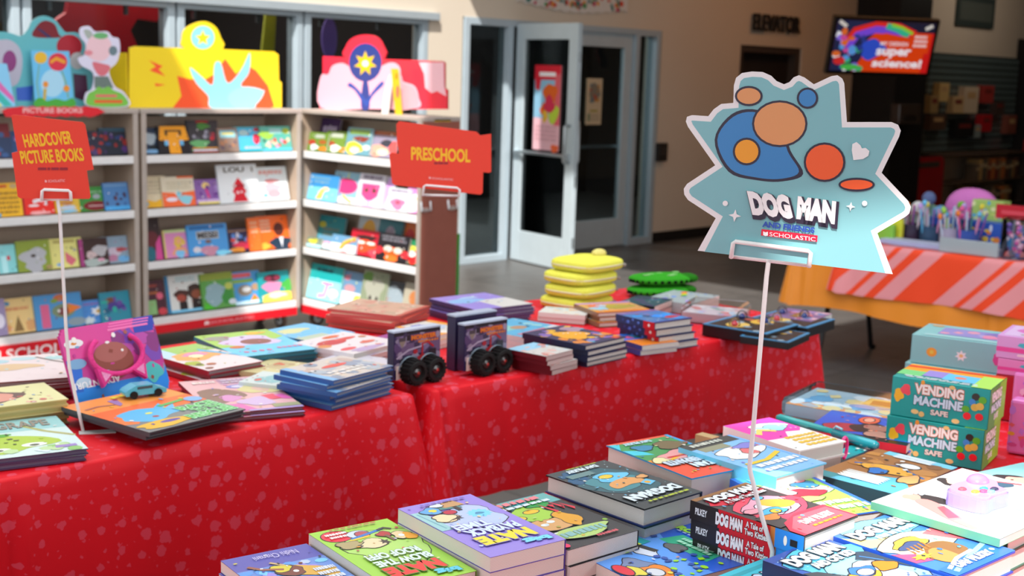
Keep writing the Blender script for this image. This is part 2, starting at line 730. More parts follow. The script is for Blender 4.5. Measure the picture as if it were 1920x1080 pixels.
holes = []
holes.append([sun_to_roof(*q) for q in ((1.79, 1.16, 1), (1.58, .98, 1), (1.47, .86, 1), (1.36, .72, 1), (1.4, .3, 1), (2.56, .3, 1))])
holes.append([sun_to_roof(x, y, 0) for x, y in ((2.52, 1.90), (2.82, 1.86), (3.02, 1.55), (3.02, 1.37))])
holes.append([sun_to_roof(x, y, 0) for x, y in ((4.70, 5.19), (4.55, 6.5), (5.15, 6.9), (5.3, 8.0), (4.2, 8.7), (4.2, 10), (10.0, 10), (10.0, 8.9), (8.65, 7.6), (8.65, 4.3), (6.5, 4.3), (6.5, 6.58), (5.01, 5.43))])
holes.append([sun_to_roof(*q) for q in ((2.2, 6.2, .35), (2.9, 6.2, .35), (2.9, 6.9, .35), (2.2, 6.9, .35))])
cu = bpy.data.curves.new('ceiling_atrium', 'CURVE')
cu.dimensions = '2D'
cu.fill_mode = 'BOTH'
cu.extrude = 0.06
for pl in [[(-9, -9), (6.70, -9), (6.70, 9), (-9, 9)]] + holes:
    sp = cu.splines.new('POLY')
    sp.points.add(len(pl) - 1)
    for i, p in enumerate(pl):
        sp.points[i].co = (p[0], p[1], 0, 1)
    sp.use_cyclic_u = True
cu.materials.append(CEILM)
ro = bpy.data.objects.new('ceiling_atrium', cu)
COL.objects.link(ro)
ro.location = (0, 0, ROOFZ + .06)
struct(ro)

# ---- window bays: aluminium frame with one pane each
FR = 'b4c2ca'


def bay(n, x0, x1, z0, z1, y, fw=.05, dep=.11):
    m = M()
    m.box((x0, y - dep / 2, z0), (x0 + fw, y + dep / 2, z1), FR)
    m.box((x1 - fw, y - dep / 2, z0), (x1, y + dep / 2, z1), FR)
    m.box((x0 + fw, y - dep / 2, z1 - fw), (x1 - fw, y + dep / 2, z1), FR)
    m.box((x0 + fw, y - dep / 2, z0), (x1 - fw, y + dep / 2, z0 + fw), FR)
    o = struct(m.obj('window_%d' % n, PAINT))
    bev(o, .004)
    g = M()
    g.box((x0 + fw, y - .004, z0 + fw), (x1 - fw, y + .004, z1 - fw), 'ffffff')
    g.obj('glass_pane', GLASS, o)
    return o


xs = (1.98, 2.78, 3.86, 4.945, 6.01, 7.25)
for i in range(5):
    bay(i + 1, xs[i] + .01, xs[i + 1] - .01, .4, 2.02, WY + .06, .055, .12)
m = M()
m.box((1.9, WY - .05, 2.0), (7.32, WY + .02, 2.06), 'a7b0b5')
bev(struct(m.obj('trim_1', PAINT)), .004)
bay(6, 7.64, 8.22, 0, 2.05, WY + .05, .06, .12)
bay(7, 9.9, 10.28, 0, 2.05, WY + .05, .06, .12)
m = M()
m.box((8.22, WY - .01, 2.0), (9.9, WY + .11, 2.05), FR)
struct(m.obj('trim_2', PAINT))


def door(n, width, h, flip):
    # local: hinge edge at x=0, leaf along +x, thickness along y, z up
    m = M()
    st = .115
    t = .022
    m.box((0, -t, .01), (st, t, h), 'c3d0d6')
    m.box((width - st, -t, .01), (width, t, h), 'c3d0d6')
    m.box((st, -t, h - .13), (width - st, t, h), 'c3d0d6')
    m.box((st, -t, .01), (width - st, t, .27), 'c3d0d6')
    o = struct(m.obj('door_%d' % n, PAINT))
    bev(o, .003)
    g = M()
    g.box((st, -.004, .27), (width - st, .004, h - .13), 'fff')
    g.obj('glass_pane', GLASS, o)
    for s in (-1, 1):
        b = M()
        xh = width - st * .55
        yy = s * (t + .055)
        b.tube([(xh, s * t, 1.20), (xh, yy - s * .012, 1.20), (xh, yy, 1.188), (xh, yy, .912), (xh, yy - s * .012, .9), (xh, s * t, .9)], .011, 'b9c0c4')
        b.obj('pull_handle', METAL, o, smooth=True)
    b = M()
    b.tube([(st * .5, -t - .03, .95), (width - st * .6, -t - .03, .95)], .014, 'c9d0d4')
    b.box((st * .35, -t - .03, .93), (st * .65, -t, .97), 'c9d0d4')
    b.box((width - st * .75, -t - .03, .93), (width - st * .45, -t, .97), 'c9d0d4')
    b.obj('push_bar', METAL, o)
    for z in (.25, .75, 1.75):
        b = M()
        b.tube([(width + .004, 0, z - .04), (width + .004, 0, z + .04)], .008, '8f969a')
        b.obj('hinge', METAL, o)
    return o


d1 = door(1, .84, 2.02, 1)
d1.location = (8.27, WY - .02, 0)
d1.rotation_euler = (0, 0, radians(-101))
d2 = door(2, .86, 2.0, 1)
d2.location = (9.89, WY + .05, 0)
d2.rotation_euler = (0, 0, pi)

# lift doorway
m = M()
m.box((11.65, WY + .02, 0), (11.73, WY + .16, 1.97), '4a3d36')
m.box((12.77, WY + .02, 0), (12.85, WY + .16, 1.97), '4a3d36')
m.box((11.73, WY + .02, 1.9), (12.77, WY + .16, 1.97), '4a3d36')
m.box((11.73, WY + .12, 0), (12.25, WY + .14, 1.9), '2b2422')
m.box((12.255, WY + .12, 0), (12.77, WY + .14, 1.9), '2b2422')
struct(m.obj('door_3', PAINT))
m = M()
m.text('ELEVATOR', 11.80, 2.12, 12.72, 2.30, 0, '241e1c', .03)
o = m.obj('wall_lettering', MATTE)
mo = o.modifiers.new('s', 'SOLIDIFY')
mo.thickness = .02
mo.offset = 1
for v in o.data.vertices:
    v.co = Vector((v.co.x, WY - .025, v.co.y))
tag(o, 'dark ELEVATOR lettering on the wall above the lift doorway', 'sign')

# ---- things on the doors and the far wall


def wallcard(name, label, cat, x0, z0, x1, z1, y, bg, ops, t=.004, mat=MATTE, ax='y'):
    w = x1 - x0
    h = z1 - z0
    m = M()
    m.box((-w / 2, -h / 2, 0), (w / 2, h / 2, t), bg)
    m.art(ops, -w / 2, h / 2, w, h, t + 2e-4, 2e-4)
    o = m.obj(name, mat)
    frame(o, Vector((1, 0, 0)), Vector((0, 0, 1)), Vector((0, -1, 0)), Vector(((x0 + x1) / 2, y, (z0 + z1) / 2)))
    return tag(o, label, cat)


wallcard('poster', 'narrow cream poster taped inside the closed right door', 'poster', 9.26, 1.16, 9.48, 1.58, WY + .044, 'd9c3a0',
         [('g', .5, .3, .36, .2, 3, '8d8372'), ('r', 5, 16, ['b9543c', '6f7f86', 'c98a3a', '8d8372'], .05, .12, .2, .14, .8, .5), ('b', .25, .68, .75, .72, 'a89a3c'), ('z', .3, .76, .9, .93, 4, 'b7a68a', 4), ('b', .1, .76, .28, .92, '8a9270')])
# poster on the open leaf, parallel to that leaf
m = M()
w, h = .36, .70
m.box((-w / 2, -h / 2, 0), (w / 2, h / 2, .003), 'f0bcc6')
m.art([('b', 0, 0, 1, .17, 'd81f33'), ('b', 0, .17, .85, .62, '8fc0dc'), ('b', .78, .1, 1, .7, 'e0606a'), ('p', [(0, .1), (.25, .17), (.2, .3), (.05, .28)], 'd81f33'), ('b', .18, .08, .8, .13, 'f4eef0'),
       ('g', .62, .34, .26, .13, 2, 'e2641c'), ('g', .4, .52, .14, .08, 5, 'e2641c'), ('g', .75, .55, .2, .13, 8, 'b9d23c'), ('g', .6, .46, .2, .1, 9, 'd62d50'), ('g', .45, .6, .1, .07, 4, 'e8b83a'),
       ('z', .08, .7, .9, .9, 4, 'd9a3ad', 9), ('g', .85, .97, .14, .05, 1, 'f26a3a')], -w / 2, h / 2, w, h, .0034, 2e-4)
o = m.obj('poster', MATTE)
dx = Vector((cos(radians(-101)), sin(radians(-101)), 0))
nn = Vector((dx.y, -dx.x, 0))
p = Vector((8.27, WY - .02, 0)) + dx * .44 + nn * .006
frame(o, dx, Vector((0, 0, 1)), nn, Vector((p.x, p.y, 1.33)))
tag(o, 'red, blue and pink poster taped to the open left door', 'poster')

m = M()
m.box((10.27, WY - .05, .80), (10.42, WY, .98), '2b2624')
o = bev(m.obj('card_reader', PLASTIC), .008)
m = M()
m.box((10.30, WY - .054, .86), (10.39, WY - .05, .95), '3c3532')
m.obj('face_plate', PLASTIC, o)
tag(o, 'small dark card reader on the brown wall beside the doors', 'switch')

# banner hung above the doors: scalloped lower edge
m = M()
out = [(0, .5), (1.5, .5), (1.5, .08)] + [(1.5 - 1.5 * i / 24, .10 - .06 * sin(pi * i / 24) + (.018 if i % 2 else 0)) for i in range(1, 24)] + [(0, .10)]
m.prism(out, 0, .008, 'e6ded6')
m.art([('r', 12, 60, ['6f8f8c', 'd9503c', '3f7f78', 'e9a04a', 'c94a6a', '5c9c6a'], .01, .022, .03, .6, .97, .82), ('r', 14, 12, ['b8322c', '8f5a2a', '3b4a4a'], .02, .04, .1, .3, .95, .55)], 0, .5, 1.5, .5, .0085, 2e-4)
o = m.obj('banner', MATTE)
frame(o, Vector((1, 0, 0)), Vector((0, 0, 1)), Vector((0, -1, 0)), Vector((8.23, WY - .01, 2.105)))
tag(o, 'white scalloped banner with coloured dots above the doors', 'banner')

# seen through the dark glazing
m = M()
out = [(0, .25), (.25, .42), (.3, .7), (.75, .78), (1.05, .6), (1.2, .66), (1.28, .5), (1.22, .38), (1.0, .4), (.92, .28), (1.0, .12), (1.35, .08), (1.4, -.12), (1.1, -.22), (.7, -.15), (.3, -.32), (0, -.3)]
m.prism([(x * .7, y * .7) for x, y in out], 0, .05, 'e01c34')
o = m.obj('hanging_decoration', MATTE)
frame(o, Vector((1, 0, 0)), Vector((0, 0, 1)), Vector((0, -1, 0)), Vector((4.25, 8.35, 1.62)))
tag(o, 'wavy red cut-out shape behind the left window glass', 'decoration')
m = M()
m.prism([(0, 0), (.13, 0), (.17, .62), (.08, .62)], 0, .02, 'c8c83a')
o = m.obj('hanging_decoration', MATTE)
frame(o, Vector((1, 0, 0)), Vector((0, 0, 1)), Vector((0, -1, 0)), Vector((5.95, 8.3, 1.45)))
tag(o, 'yellow green strip hanging behind the glass over the yellow header', 'decoration')
for (x, z, rx, rz, lb) in ((6.62, 1.83, .075, .16, 'tall violet oval hanging behind the window glass'), (6.95, 1.52, .13, .14, 'violet oval behind the glass, left of the header bump'), (7.1, 1.5, .13, .13, 'violet oval behind the glass, right of the header bump')):
    m = M()
    m.prism([(rx * cos(2 * pi * i / 20), rz * sin(2 * pi * i / 20)) for i in range(20)], 0, .012, '9a7ae0')
    o = m.obj('hanging_decoration', MATTE)
    frame(o, Vector((1, 0, 0)), Vector((0, 0, 1)), Vector((0, -1, 0)), Vector((x, 8.28 + .03 * (x > 7), z)))
    tag(o, lb, 'decoration')
for i, px in enumerate((108, 252, 380, 500, 618, 726)):
    a = aty(px, 14 + px * .045, WY - .01)
    m = M()
    m.box((-.012, -.015, -.06), (.012, .01, 0), '8b9195')
    o = m.obj('hook', METAL, loc=(a.x, WY + .1, 1.965))
    tag(o, ('small grey hook under the window header, %s from the left' % ('first', 'second', 'third', 'fourth', 'fifth', 'sixth')[i]), 'hook', 'hooks under the window header')

# ------------------------------------------------------------------ lobby: screen, column, shop wall
cp = at(1655, 88, 2.3)
dirv = (CAMP - cp)
D = 13.0
k = D / ray(1655, 88).length * 1.0
cpos = CAMP + ray(1655, 88).normalized() * D
hd = Vector((-cpos.x, -cpos.y, 0)).normalized()
hd = Matrix.Rotation(radians(24), 3, 'Z') @ hd
tz = (hd * cos(radians(16)) + Vector((0, 0, -1)) * sin(radians(16))).normalized()
tx = Vector((0, 0, 1)).cross(tz).normalized()
ty = tz.cross(tx)
Wt, Ht = 1.04, .55
m = M()
m.box((-Wt / 2, -Ht / 2, -.06), (Wt / 2, Ht / 2, 0), '0b0b0c')
tv = m.obj('wall_screen', PLASTIC)
frame(tv, tx, ty, tz, cpos)
bev(tv, .006)
m = M()
sw, sh = Wt - .07, Ht - .07
m.poly([(-sw / 2, -sh / 2, .002), (sw / 2, -sh / 2, .002), (sw / 2, sh / 2, .002), (-sw / 2, sh / 2, .002)], 'e0400c')
m.art([('b', 0, 0, 1, .2, '1c1c34'), ('b', .93, .2, 1, 1, 'd01818'), ('p', [(0, 0), (.5, 0), (.32, .4), (.3, .75), (.22, 1), (0, 1)], '20264a'),
       ('l', [(.12, .5), (.2, .22), (.4, .1), (.62, .12), (.8, .26)], .1, 'e02a24'), ('l', [(.14, .55), (.22, .28), (.4, .16), (.6, .18), (.74, .28)], .07, '7a48d8'), ('l', [(.5, .08), (.62, .14), (.74, .26)], .06, '34b890'), ('l', [(.55, .06), (.66, .11), (.78, .22)], .03, '8ad03a'),
       ('p', [(.4, .35), (.5, .22), (.75, .3), (.97, .2), (.97, .6), (.5, .65)], 'e0400c'), ('g', .4, .55, .12, .2, 4, '2f4fc8'), ('r', 31, 26, ['5a9ae0', 'e8d03a', 'd04a9a', 'f0f0f4', '3ab070', 'e06a2a', '8a6ae0', '2a3a8a'], .02, .05, .03, .2, .3, .95), ('e', .08, .8, .06, .08, 'd02a2a'), ('e', .2, .92, .1, .06, '4ab84a'),
       ('l', [(.02, .02), (.1, .12)], .035, 'd8d0c8'), ('l', [(.9, .12), (.97, .05)], .035, 'd8d0c8'),
       ('t', 'MY DESIGN', .47, .39, .75, .47, 'f4e6ea', .02), ('z', .8, .24, .94, .5, 3, 'f0d4d4', 2), ('t', 'super', .44, .53, .8, .72, 'f6ecf2', .04), ('t', 'science!', .42, .73, .93, .9, 'f6ecf2', .04)], -sw / 2, sh / 2, sw, sh, .0022, 1e-4)
m.obj('lit_panel', SCREEN, tv)
tag(tv, 'wall screen showing orange super science slide', 'screen')
m = M()
a = cpos + tz * -.065
b = cpos + tz * -.4 + Vector((0, .1, 0))
m.tube([a, b], .03, '0d0d0d')
mt = m.obj('screen_bracket', PLASTIC)
tag(mt, 'black bracket arm behind the wall screen', 'bracket')

A0 = aty(1675, 200, 7.25)
A1 = aty(1733, 200, 7.25)
m = M()
m.box((A0.x, 7.25, 0), (A1.x, WY, 3.6), '141212')
struct(m.obj('trim_3', PAINT))
a = aty(1679, 195, 7.2)
b = aty(1716, 232, 7.2)
m = M()
m.box((a.x, 7.14, b.z), (b.x, 7.25, a.z), '4a403a')
o = bev(m.obj('wall_dispenser', PLASTIC), .01)
m = M()
m.box((a.x + .1, 7.135, b.z + .03), (b.x - .1, 7.14, b.z + .1), '241f1c')
m.obj('slot', PLASTIC, o)
tag(o, 'grey brown dispenser box on the black column below the screen', 'dispenser')

SX0, SX1 = 15.78, 18.5
m = M()
m.box((SX0, WY - .05, .76), (SX1, WY - .03, 2.03), '3a4646')
n = 15
for i in range(n):
    z = .78 + i * 1.24 / n
    m.box((SX0, WY - .075, z), (SX1, WY - .05, z + .062), '5a6a6a')
o = m.obj('slat_wall_panel', PLASTIC)
tag(o, 'grey slatted display panel on the shop wall', 'display panel')
rd = random.Random(4)
shop = [(1740, 178, 1752, 212, 'a88a5a', 'tan'), (1757, 155, 1772, 190, 'd8b878', 'pale tan card with red spot'), (1782, 180, 1800, 212, 'd0b080', 'tan box with red edge'), (1804, 162, 1826, 212, 'd8c4a8', 'tall cream'), (1838, 160, 1856, 193, 'b03a34', 'small red'),
        (1740, 215, 1766, 243, '5a4030', 'dark brown'), (1786, 226, 1820, 256, '141414', 'wide black'), (1822, 234, 1832, 258, '8a9a9a', 'narrow grey'), (1836, 215, 1852, 246, 'c01820', 'bright red'), (1885, 216, 1898, 250, '8a4a3a', 'reddish brown'), (1862, 190, 1876, 215, '4a3a34', 'small dark')]
for i, (x0, y0, x1, y1, c, ds) in enumerate(shop):
    a = aty(x0, y0, WY - .12)
    b = aty(x1, y1, WY - .12)
    m = M()
    w = b.x - a.x
    h = a.z - b.z
    m.box((-w / 2, -.045, 0), (w / 2, .045, h), c)
    m.box((-w * .3, -.047, h * .55), (w * .3, -.045, h * .8), 'c8a070' if i % 2 else '7a2a24')
    o = m.obj('gift_box', MATTE, loc=((a.x + b.x) / 2, WY - .12, b.z))
    if 'red edge' in ds:
        m2 = M()
    tag(o, ds + ' gift item hanging on the slatted panel, ' + ('upper row' if y0 < 214 else 'lower row'), 'gift', 'gifts on the slatted panel')
m = M()
m.box((SX0, WY - .32, .0), (SX1, WY - .30 + .25, .03), '3a302a')
m.box((SX0, WY - .32, .36), (SX1, WY - .05, .385), '5a4636')
m.box((SX0, WY - .32, .72), (SX1, WY - .05, .745), '5a4636')
m.box((SX0, WY - .32, .0), (SX0 + .03, WY - .05, .745), '3a302a')
m.box((SX1 - .03, WY - .32, .0), (SX1, WY - .05, .745), '3a302a')
o = m.obj('low_bookshelf', WOOD)
tag(o, 'low brown bookshelf under the slatted panel', 'shelf')
rd = random.Random(8)
shc = ['5a3a2a', '8a6a4a', 'a8804a', '3a2a24', 'c09a60', '7a2a24', '4a4a44', '6a5a48', 'c8743a']
shn = {'5a3a2a': 'brown', '8a6a4a': 'tan', 'a8804a': 'ochre', '3a2a24': 'dark brown', 'c09a60': 'cream', '7a2a24': 'dark red', '4a4a44': 'grey', '6a5a48': 'taupe', 'c8743a': 'orange'}
ordw = ['first', 'second', 'third', 'fourth', 'fifth', 'sixth', 'seventh', 'eighth', 'ninth', 'tenth', 'eleventh', 'twelfth', 'thirteenth', 'fourteenth', 'fifteenth', 'sixteenth']
for lev in range(2):
    x = 16.9 if lev else 16.75
    i = 0
    while x < SX1 - .2 and i < 14:
        t = rd.uniform(.06, .13)
        h = rd.uniform(.2, .29)
        c = rd.choice(shc)
        m = M()
        m.box((-t / 2 + .002, -.09, 0), (t / 2 - .002, .09, h), c)
        m.box((-t / 2 + .012, -.092, h * .6), (t / 2 - .012, -.09, h * .8), 'c8b088')
        o = m.obj('book', MATTE, loc=(x + t / 2, WY - .21, .386 if lev else .031))
        tag(o, '%s book, %s from the left on the %s shelf below the slatted panel' % (shn[c], ordw[i], 'upper' if lev else 'lower'), 'book', 'books on the low shop shelf')
        x += t
        i += 1
# red board with a slot grip
a = aty(1708, 282, 7.3)
b = aty(1770, 282, 7.3)
m = M()
w = b.x - a.x
out = [(-w / 2, 0), (w / 2, 0), (w / 2, .66)] + [(w / 2 - .1 + .1 * cos(radians(t)), .66 + .1 * sin(radians(t))) for t in (30, 60, 90)] + [(-w / 2 + .1 + .1 * cos(radians(t)), .66 + .1 * sin(radians(t))) for t in (90, 120, 150)] + [(-w / 2, .66)]
m.prism(out, -.02, .02, 'b0141c')
m.art([('b', .2, .08, .85, .17, '4a4038')], -w / 2, .76, w, .76, .021, 3e-4)
o = m.obj('trolley_board', PLASTIC)
frame(o, Vector((1, 0, 0)), Vector((0, 0, 1)), Vector((0, -1, 0)), Vector(((a.x + b.x) / 2, 7.3, 0)))
tag(o, 'upright red board with a slot grip before the slatted panel', 'board')
m = M()
m.box((18.55, 6.9, 0), (18.9, WY - .01, 2.3), '141010')
o = m.obj('dark_cabinet', PAINT)
tag(o, 'tall dark cabinet at the right end of the shop wall', 'cabinet')
for i, (z, c) in enumerate(((1.4, '5a2a24'), (1.05, '7a4a34'), (.7, 'a01c20'))):
    m = M()
    m.box((-.02, -.07, 0), (.02, .07, .2), c)
    o = m.obj('gift_box', MATTE, loc=(18.525, 7.25 + .12 * i, z))
    tag(o, '%s gift hanging on the side of the tall dark cabinet' % ('brown', 'tan', 'red')[i], 'gift', 'gifts on the dark cabinet')
m = M()
a = aty(1795, -12, WY - .01)
b = aty(1860, 55, WY - .01)
m.box((a.x, WY - .03, b.z), (b.x, WY, a.z), '3a4644')
o = m.obj('framed_notice', MATTE)
m = M()
m.box((a.x + .08, WY - .034, b.z + .08), (b.x - .08, WY - .03, a.z - .08), '5a625c')
m.obj('notice_sheet', MATTE, o)
tag(o, 'dim framed notice high on the wall above the slatted panel', 'notice')

# ------------------------------------------------------------------ tables and covers
ZT = .90      # the two red tables stand on leg risers


def cover(name, mat, L, Dp, z, drop, loc, rz, seed, creases=(), col='d8101e', wob=.006, sides=None):
    rd = random.Random(seed)
    ph = [rd.uniform(0, 6.28) for _ in range(6)]
    per = []
    r = .012
    N = 110

    def seg(a, b, n, k):
        for i in range(k):
            t = i / k
            per.append((a[0] + (b[0] - a[0]) * t, a[1] + (b[1] - a[1]) * t, n))

    def corner(cx, cy, a0):
        for i in range(7):
            a = radians(a0 + 90 * i / 6)
            per.append((cx + r * cos(a), cy + r * sin(a), (cos(a), sin(a))))
    kx = int(L / .02)
    ky = int(Dp / .025)
    seg((r, 0), (L - r, 0), (0, -1), kx)
    corner(L - r, r, -90)
    seg((L, r), (L, Dp - r), (1, 0), ky)
    corner(L - r, Dp - r, 0)
    seg((L - r, Dp), (r, Dp), (0, 1), kx)
    corner(r, Dp - r, 90)
    seg((0, Dp - r), (0, r), (-1, 0), ky)
    corner(r, r, 180)
    n = len(per)
    rings = [(-.006, 0, 0), (-.001, -.0015, .004), (.003, -.006, .01)] + [(.004, -drop * f, drop * f) for f in (.12, .25, .4, .55, .7, .85, 1.0)]
    vs = []
    uvs = []
    s = 0
    for k, (o, dz, d) in enumerate(rings):
        s = 0
        px, py = per[0][0], per[0][1]
        for (x, y, nn) in per:
            s += math.hypot(x - px, y - py)
            px, py = x, y
            f = d / drop
            w = wob * f * (sin(s * 9 + ph[0]) + .7 * sin(s * 17 + ph[1]) + .5 * sin(s * 31 + ph[2]))
            cd_ = min(math.hypot(x - cx, y - cy) for cx in (0, L) for cy in (0, Dp))
            w += .05 * f * math.exp(-(cd_ / .07) ** 2) + .012 * f * (sin(s * 55) * math.exp(-(cd_ / .14) ** 2))
            for c, hgt in creases:
                if nn == (0, -1):
                    w += hgt * min(1, f * 2.5) * math.exp(-((x - c) / .012) ** 2)
            w += .004 * math.exp(-((d - .09) / .012) ** 2) if nn == (0, -1) else 0
            hz = dz * (1 + .03 * f * sin(s * 6 + ph[3]))
            vs.append((x + nn[0] * (o + w + .012 * f), y + nn[1] * (o + w + .012 * f), z + hz))
            uvs.append((x + nn[0] * d, y + nn[1] * d))
    fs = [list(range(n))]
    for k in range(len(rings) - 1):
        fs += [((k + 1) * n + i, (k + 1) * n + (i + 1) % n, k * n + (i + 1) % n, k * n + i) for i in range(n)]
    me = bpy.data.meshes.new(name)
    me.from_pydata(vs, [], fs)
    ul = me.uv_layers.new(name='UVMap')
    for p in me.polygons:
        for li in p.loop_indices:
            ul.data[li].uv = uvs[me.loops[li].vertex_index]
    me.polygons.foreach_set('use_smooth', [i > 0 for i in range(len(me.polygons))])
    me.materials.append(mat)
    o = bpy.data.objects.new(name, me)
    COL.objects.link(o)
    o.location = loc
    o.rotation_euler = (0, 0, rz)
    return o


def table(label, L, Dp, z, loc, rz, col='d8d4cc'):
    e = empty('folding_table', loc, rz)
    m = M()
    m.box((.004, .004, z - .04), (L - .004, Dp - .004, z - .001), col)
    bev(m.obj('tabletop', PLASTIC, e), .006)
    for xs_, s in ((.16, 1), (L - .16, -1)):
        m = M()
        m.tube([(xs_, Dp * .3, z - .045), (xs_, Dp * .24, z * .6), (xs_, .06, .02), (xs_, .05, .012), (xs_, .02, .012)], .0155, '16161a')
        m.tube([(xs_, Dp * .7, z - .045), (xs_, Dp * .76, z * .6), (xs_, Dp - .06, .02), (xs_, Dp - .05, .012), (xs_, Dp - .02, .012)], .0155, '16161a')
        m.tube([(xs_, Dp * .24, z * .6), (xs_, Dp * .76, z * .6)], .014, '16161a')
        m.tube([(xs_, Dp / 2, z * .57), (xs_ + s * .3, Dp / 2, z - .05)], .01, '16161a')
        m.obj('leg', WIRE, e, smooth=True)
    tag(e, label, 'table')
    return e


# far red tables, end to end
LT = 2.44
table('long folding table under the red confetti cover, left of the pair at the back', LT, .78, ZT - .003, (-.50, 2.115, 0), 0)
o = cover('table_cover', REDM, LT, .78, ZT, .30, (-.50, 2.115, 0), 0, 1, ((1.50, -.012), (1.52, .012), (2.1, .006)))
tag(o, 'red confetti table cover on the back left table, hanging in front', 'tablecloth', )
RT, RR = 1.49, radians(-4.2)
rl = (2.0, 2.108, 0)
table('folding table under the red confetti cover, right of the pair at the back', RT, .76, ZT - .003, rl, RR)
o = cover('table_cover', REDM, RT, .76, ZT, .27, rl, RR, 5, ((.22, -.008), (.24, .006), (.62, .003), (.98, -.004)), wob=.004)
tag(o, 'red confetti table cover with loose corner, on the back right table', 'tablecloth')
# near red table
table('folding table under the red cover in the foreground', 2.75, 1.25, ZT - .003, (.441, .305, 0), radians(-5))
o = cover('table_cover', REDM, 2.75, 1.25, ZT, .30, (.441, .305, 0), radians(-5), 9)
tag(o, 'red confetti table cover under the foreground books', 'tablecloth')
# orange table, long side towards the camera side
OX, OY0, OL = 6.62, 1.9, 2.08
oe = table('folding table with black bent legs under the orange covers', OL, .76, .735, (OX + .0, OY0 + OL, 0), radians(-90))
o = cover('table_cover', ORANGEM, OL, .76, .738, .40, (OX, OY0 + OL, 0), radians(-90), 21, ((.1, .03), (1.2, .01)), wob=.008)
tag(o, 'plain orange table cover hanging below the striped one', 'tablecloth')
o = cover('table_cover', STRIPEM, OL - .31, .79, .742, .285, (OX - .015, OY0 + OL - .3, 0), radians(-90), 23, (), wob=.006)
tag(o, 'orange and pink striped table cover lying over the orange one', 'tablecloth')

# ------------------------------------------------------------------ bookcases
ROWZ = (1.085, .785, .488, .165)
BTOP = 1.328


def bookcase(label, L, Dp, loc, rz, strip):
    e = empty('bookcase', loc, rz)
    wood = 'c3ad98'
    for x in (0, L - .03):
        m = M()
        m.box((x, 0, .13), (x + .03, Dp, BTOP - .0), 'b39c88')
        m.box((x, -.004, .13), (x + .03, 0, BTOP), 'b9aca2')
        bev(m.obj('side_panel', WOOD, e), .003)
    m = M()
    m.box((.03, Dp - .015, .13), (L - .03, Dp, BTOP - .03), wood)
    m.obj('back_panel', WOOD, e)
    m = M()
    m.box((-.005, -.006, BTOP), (L + .005, Dp, BTOP + .025), 'b9aca2')
    bev(m.obj('top_panel', WOOD, e), .003)
    for i, z in enumerate(ROWZ):
        m = M()
        m.box((.03, .002, z - .02), (L - .03, Dp - .015, z), 'd8cfc6')
        m.box((.03, -.004, z - .03), (L - .03, .014, z + .012), 'efecea')
        bev(m.obj('shelf', WOOD, e), .003)
    m = M()
    big = strip == 2
    z0, z1 = (.03, .135) if big else (.088, .135)
    m.box((.03, -.012, z0), (L - .03, .01, z1), 'e01a28')
    o = m.obj('red_sign_strip', GLOSS, e)
    o['label'] = 'red strip with white lettering'
    t = M()
    if big:
        t.text('SCHOLASTIC', .30, z0 + .028, .86, z1 - .02, 0, 'fff2f0', .015)
        t.poly([(.20, z0 + .028, 0), (.235, z0 + .034, 0), (.27, z0 + .028, 0), (.27, z1 - .024, 0), (.235, z1 - .018, 0), (.20, z1 - .024, 0)], 'fff2f0')
        t.box((.895, z0, -.0005), (.898, z1, 0), 'f04a54')
    else:
        t.text('SCHOLASTIC', .43, z0 + .016, .74, z1 - .014, 0, 'f6a0a8', .01)
        t.poly([(.39, z0 + .014, 0), (.405, z0 + .017, 0), (.42, z0 + .014, 0), (.42, z1 - .014, 0), (.405, z1 - .011, 0), (.39, z1 - .014, 0)], 'ffe0e0')
    for i, v in enumerate(t.v):
        t.v[i] = Vector((v.x, -.0128 + v.z, v.y))
    t.obj('lettering', GLOSS, o)
    for x in (.09, L - .09):
        for y in (.06, Dp - .06):
            m = M()
            m.box((x - .02, y - .025, .115), (x + .02, y + .025, .13), 'c8cccf')
            m.box((x - .022, y - .004, .045), (x - .017, y + .03, .115), 'c8cccf')
            m.box((x + .017, y - .004, .045), (x + .022, y + .03, .115), 'c8cccf')
            co = m.obj('caster', METAL, e)
            w = M()
            w.T = Matrix.Translation((x, y + .015, .05)) @ Matrix.Rotation(pi / 2, 4, 'Y')
            w.lathe([(.035, -.014), (.05, -.011), (.05, .011), (.035, .014)], '5a4a40', 18)
            w.lathe([(.03, -.016), (.03, .016)], 'd8dcde', 14)
            w.obj('caster_wheel', PLASTIC, co)
    tag(e, label, 'bookcase')
    return e


B1 = (2.755, 6.46)
B2 = (3.865, 6.46)
B3 = (5.01, 6.545)
BL = 1.09
bookcase('left wheeled bookcase behind the hardcover picture books sign', BL, .34, (B1[0], B1[1], 0), 0, 2)
bookcase('middle wheeled bookcase under the yellow header board', BL, .34, (B2[0], B2[1], 0), 0, 1)
b3 = bookcase('right wheeled bookcase set at right angles, behind the preschool sign', 1.115, .29, (B3[0], B3[1], 0), radians(-90), 1)
# reddish end panel with latches on the right-hand case
m = M()
m.box((1.115, .004, .13), (1.121, .286, BTOP), '9a5a4c')
ep = m.obj('end_panel', WOOD, b3)
ep['label'] = 'reddish brown laminate end panel'
for (yy, z) in ((.14, 1.13), (.03, .85), (.24, .85)):
    m = M()
    m.tube([(1.121, yy - .035, z + .03), (1.128, yy - .035, z - .02), (1.128, yy + .035, z - .02), (1.121, yy + .035, z + .03)], .006, 'e8ecef')
    m.box((1.121, yy - .02, z - .03), (1.126, yy + .02, z - .005), 'e0e4e6')
    m.obj('latch', METAL, ep)
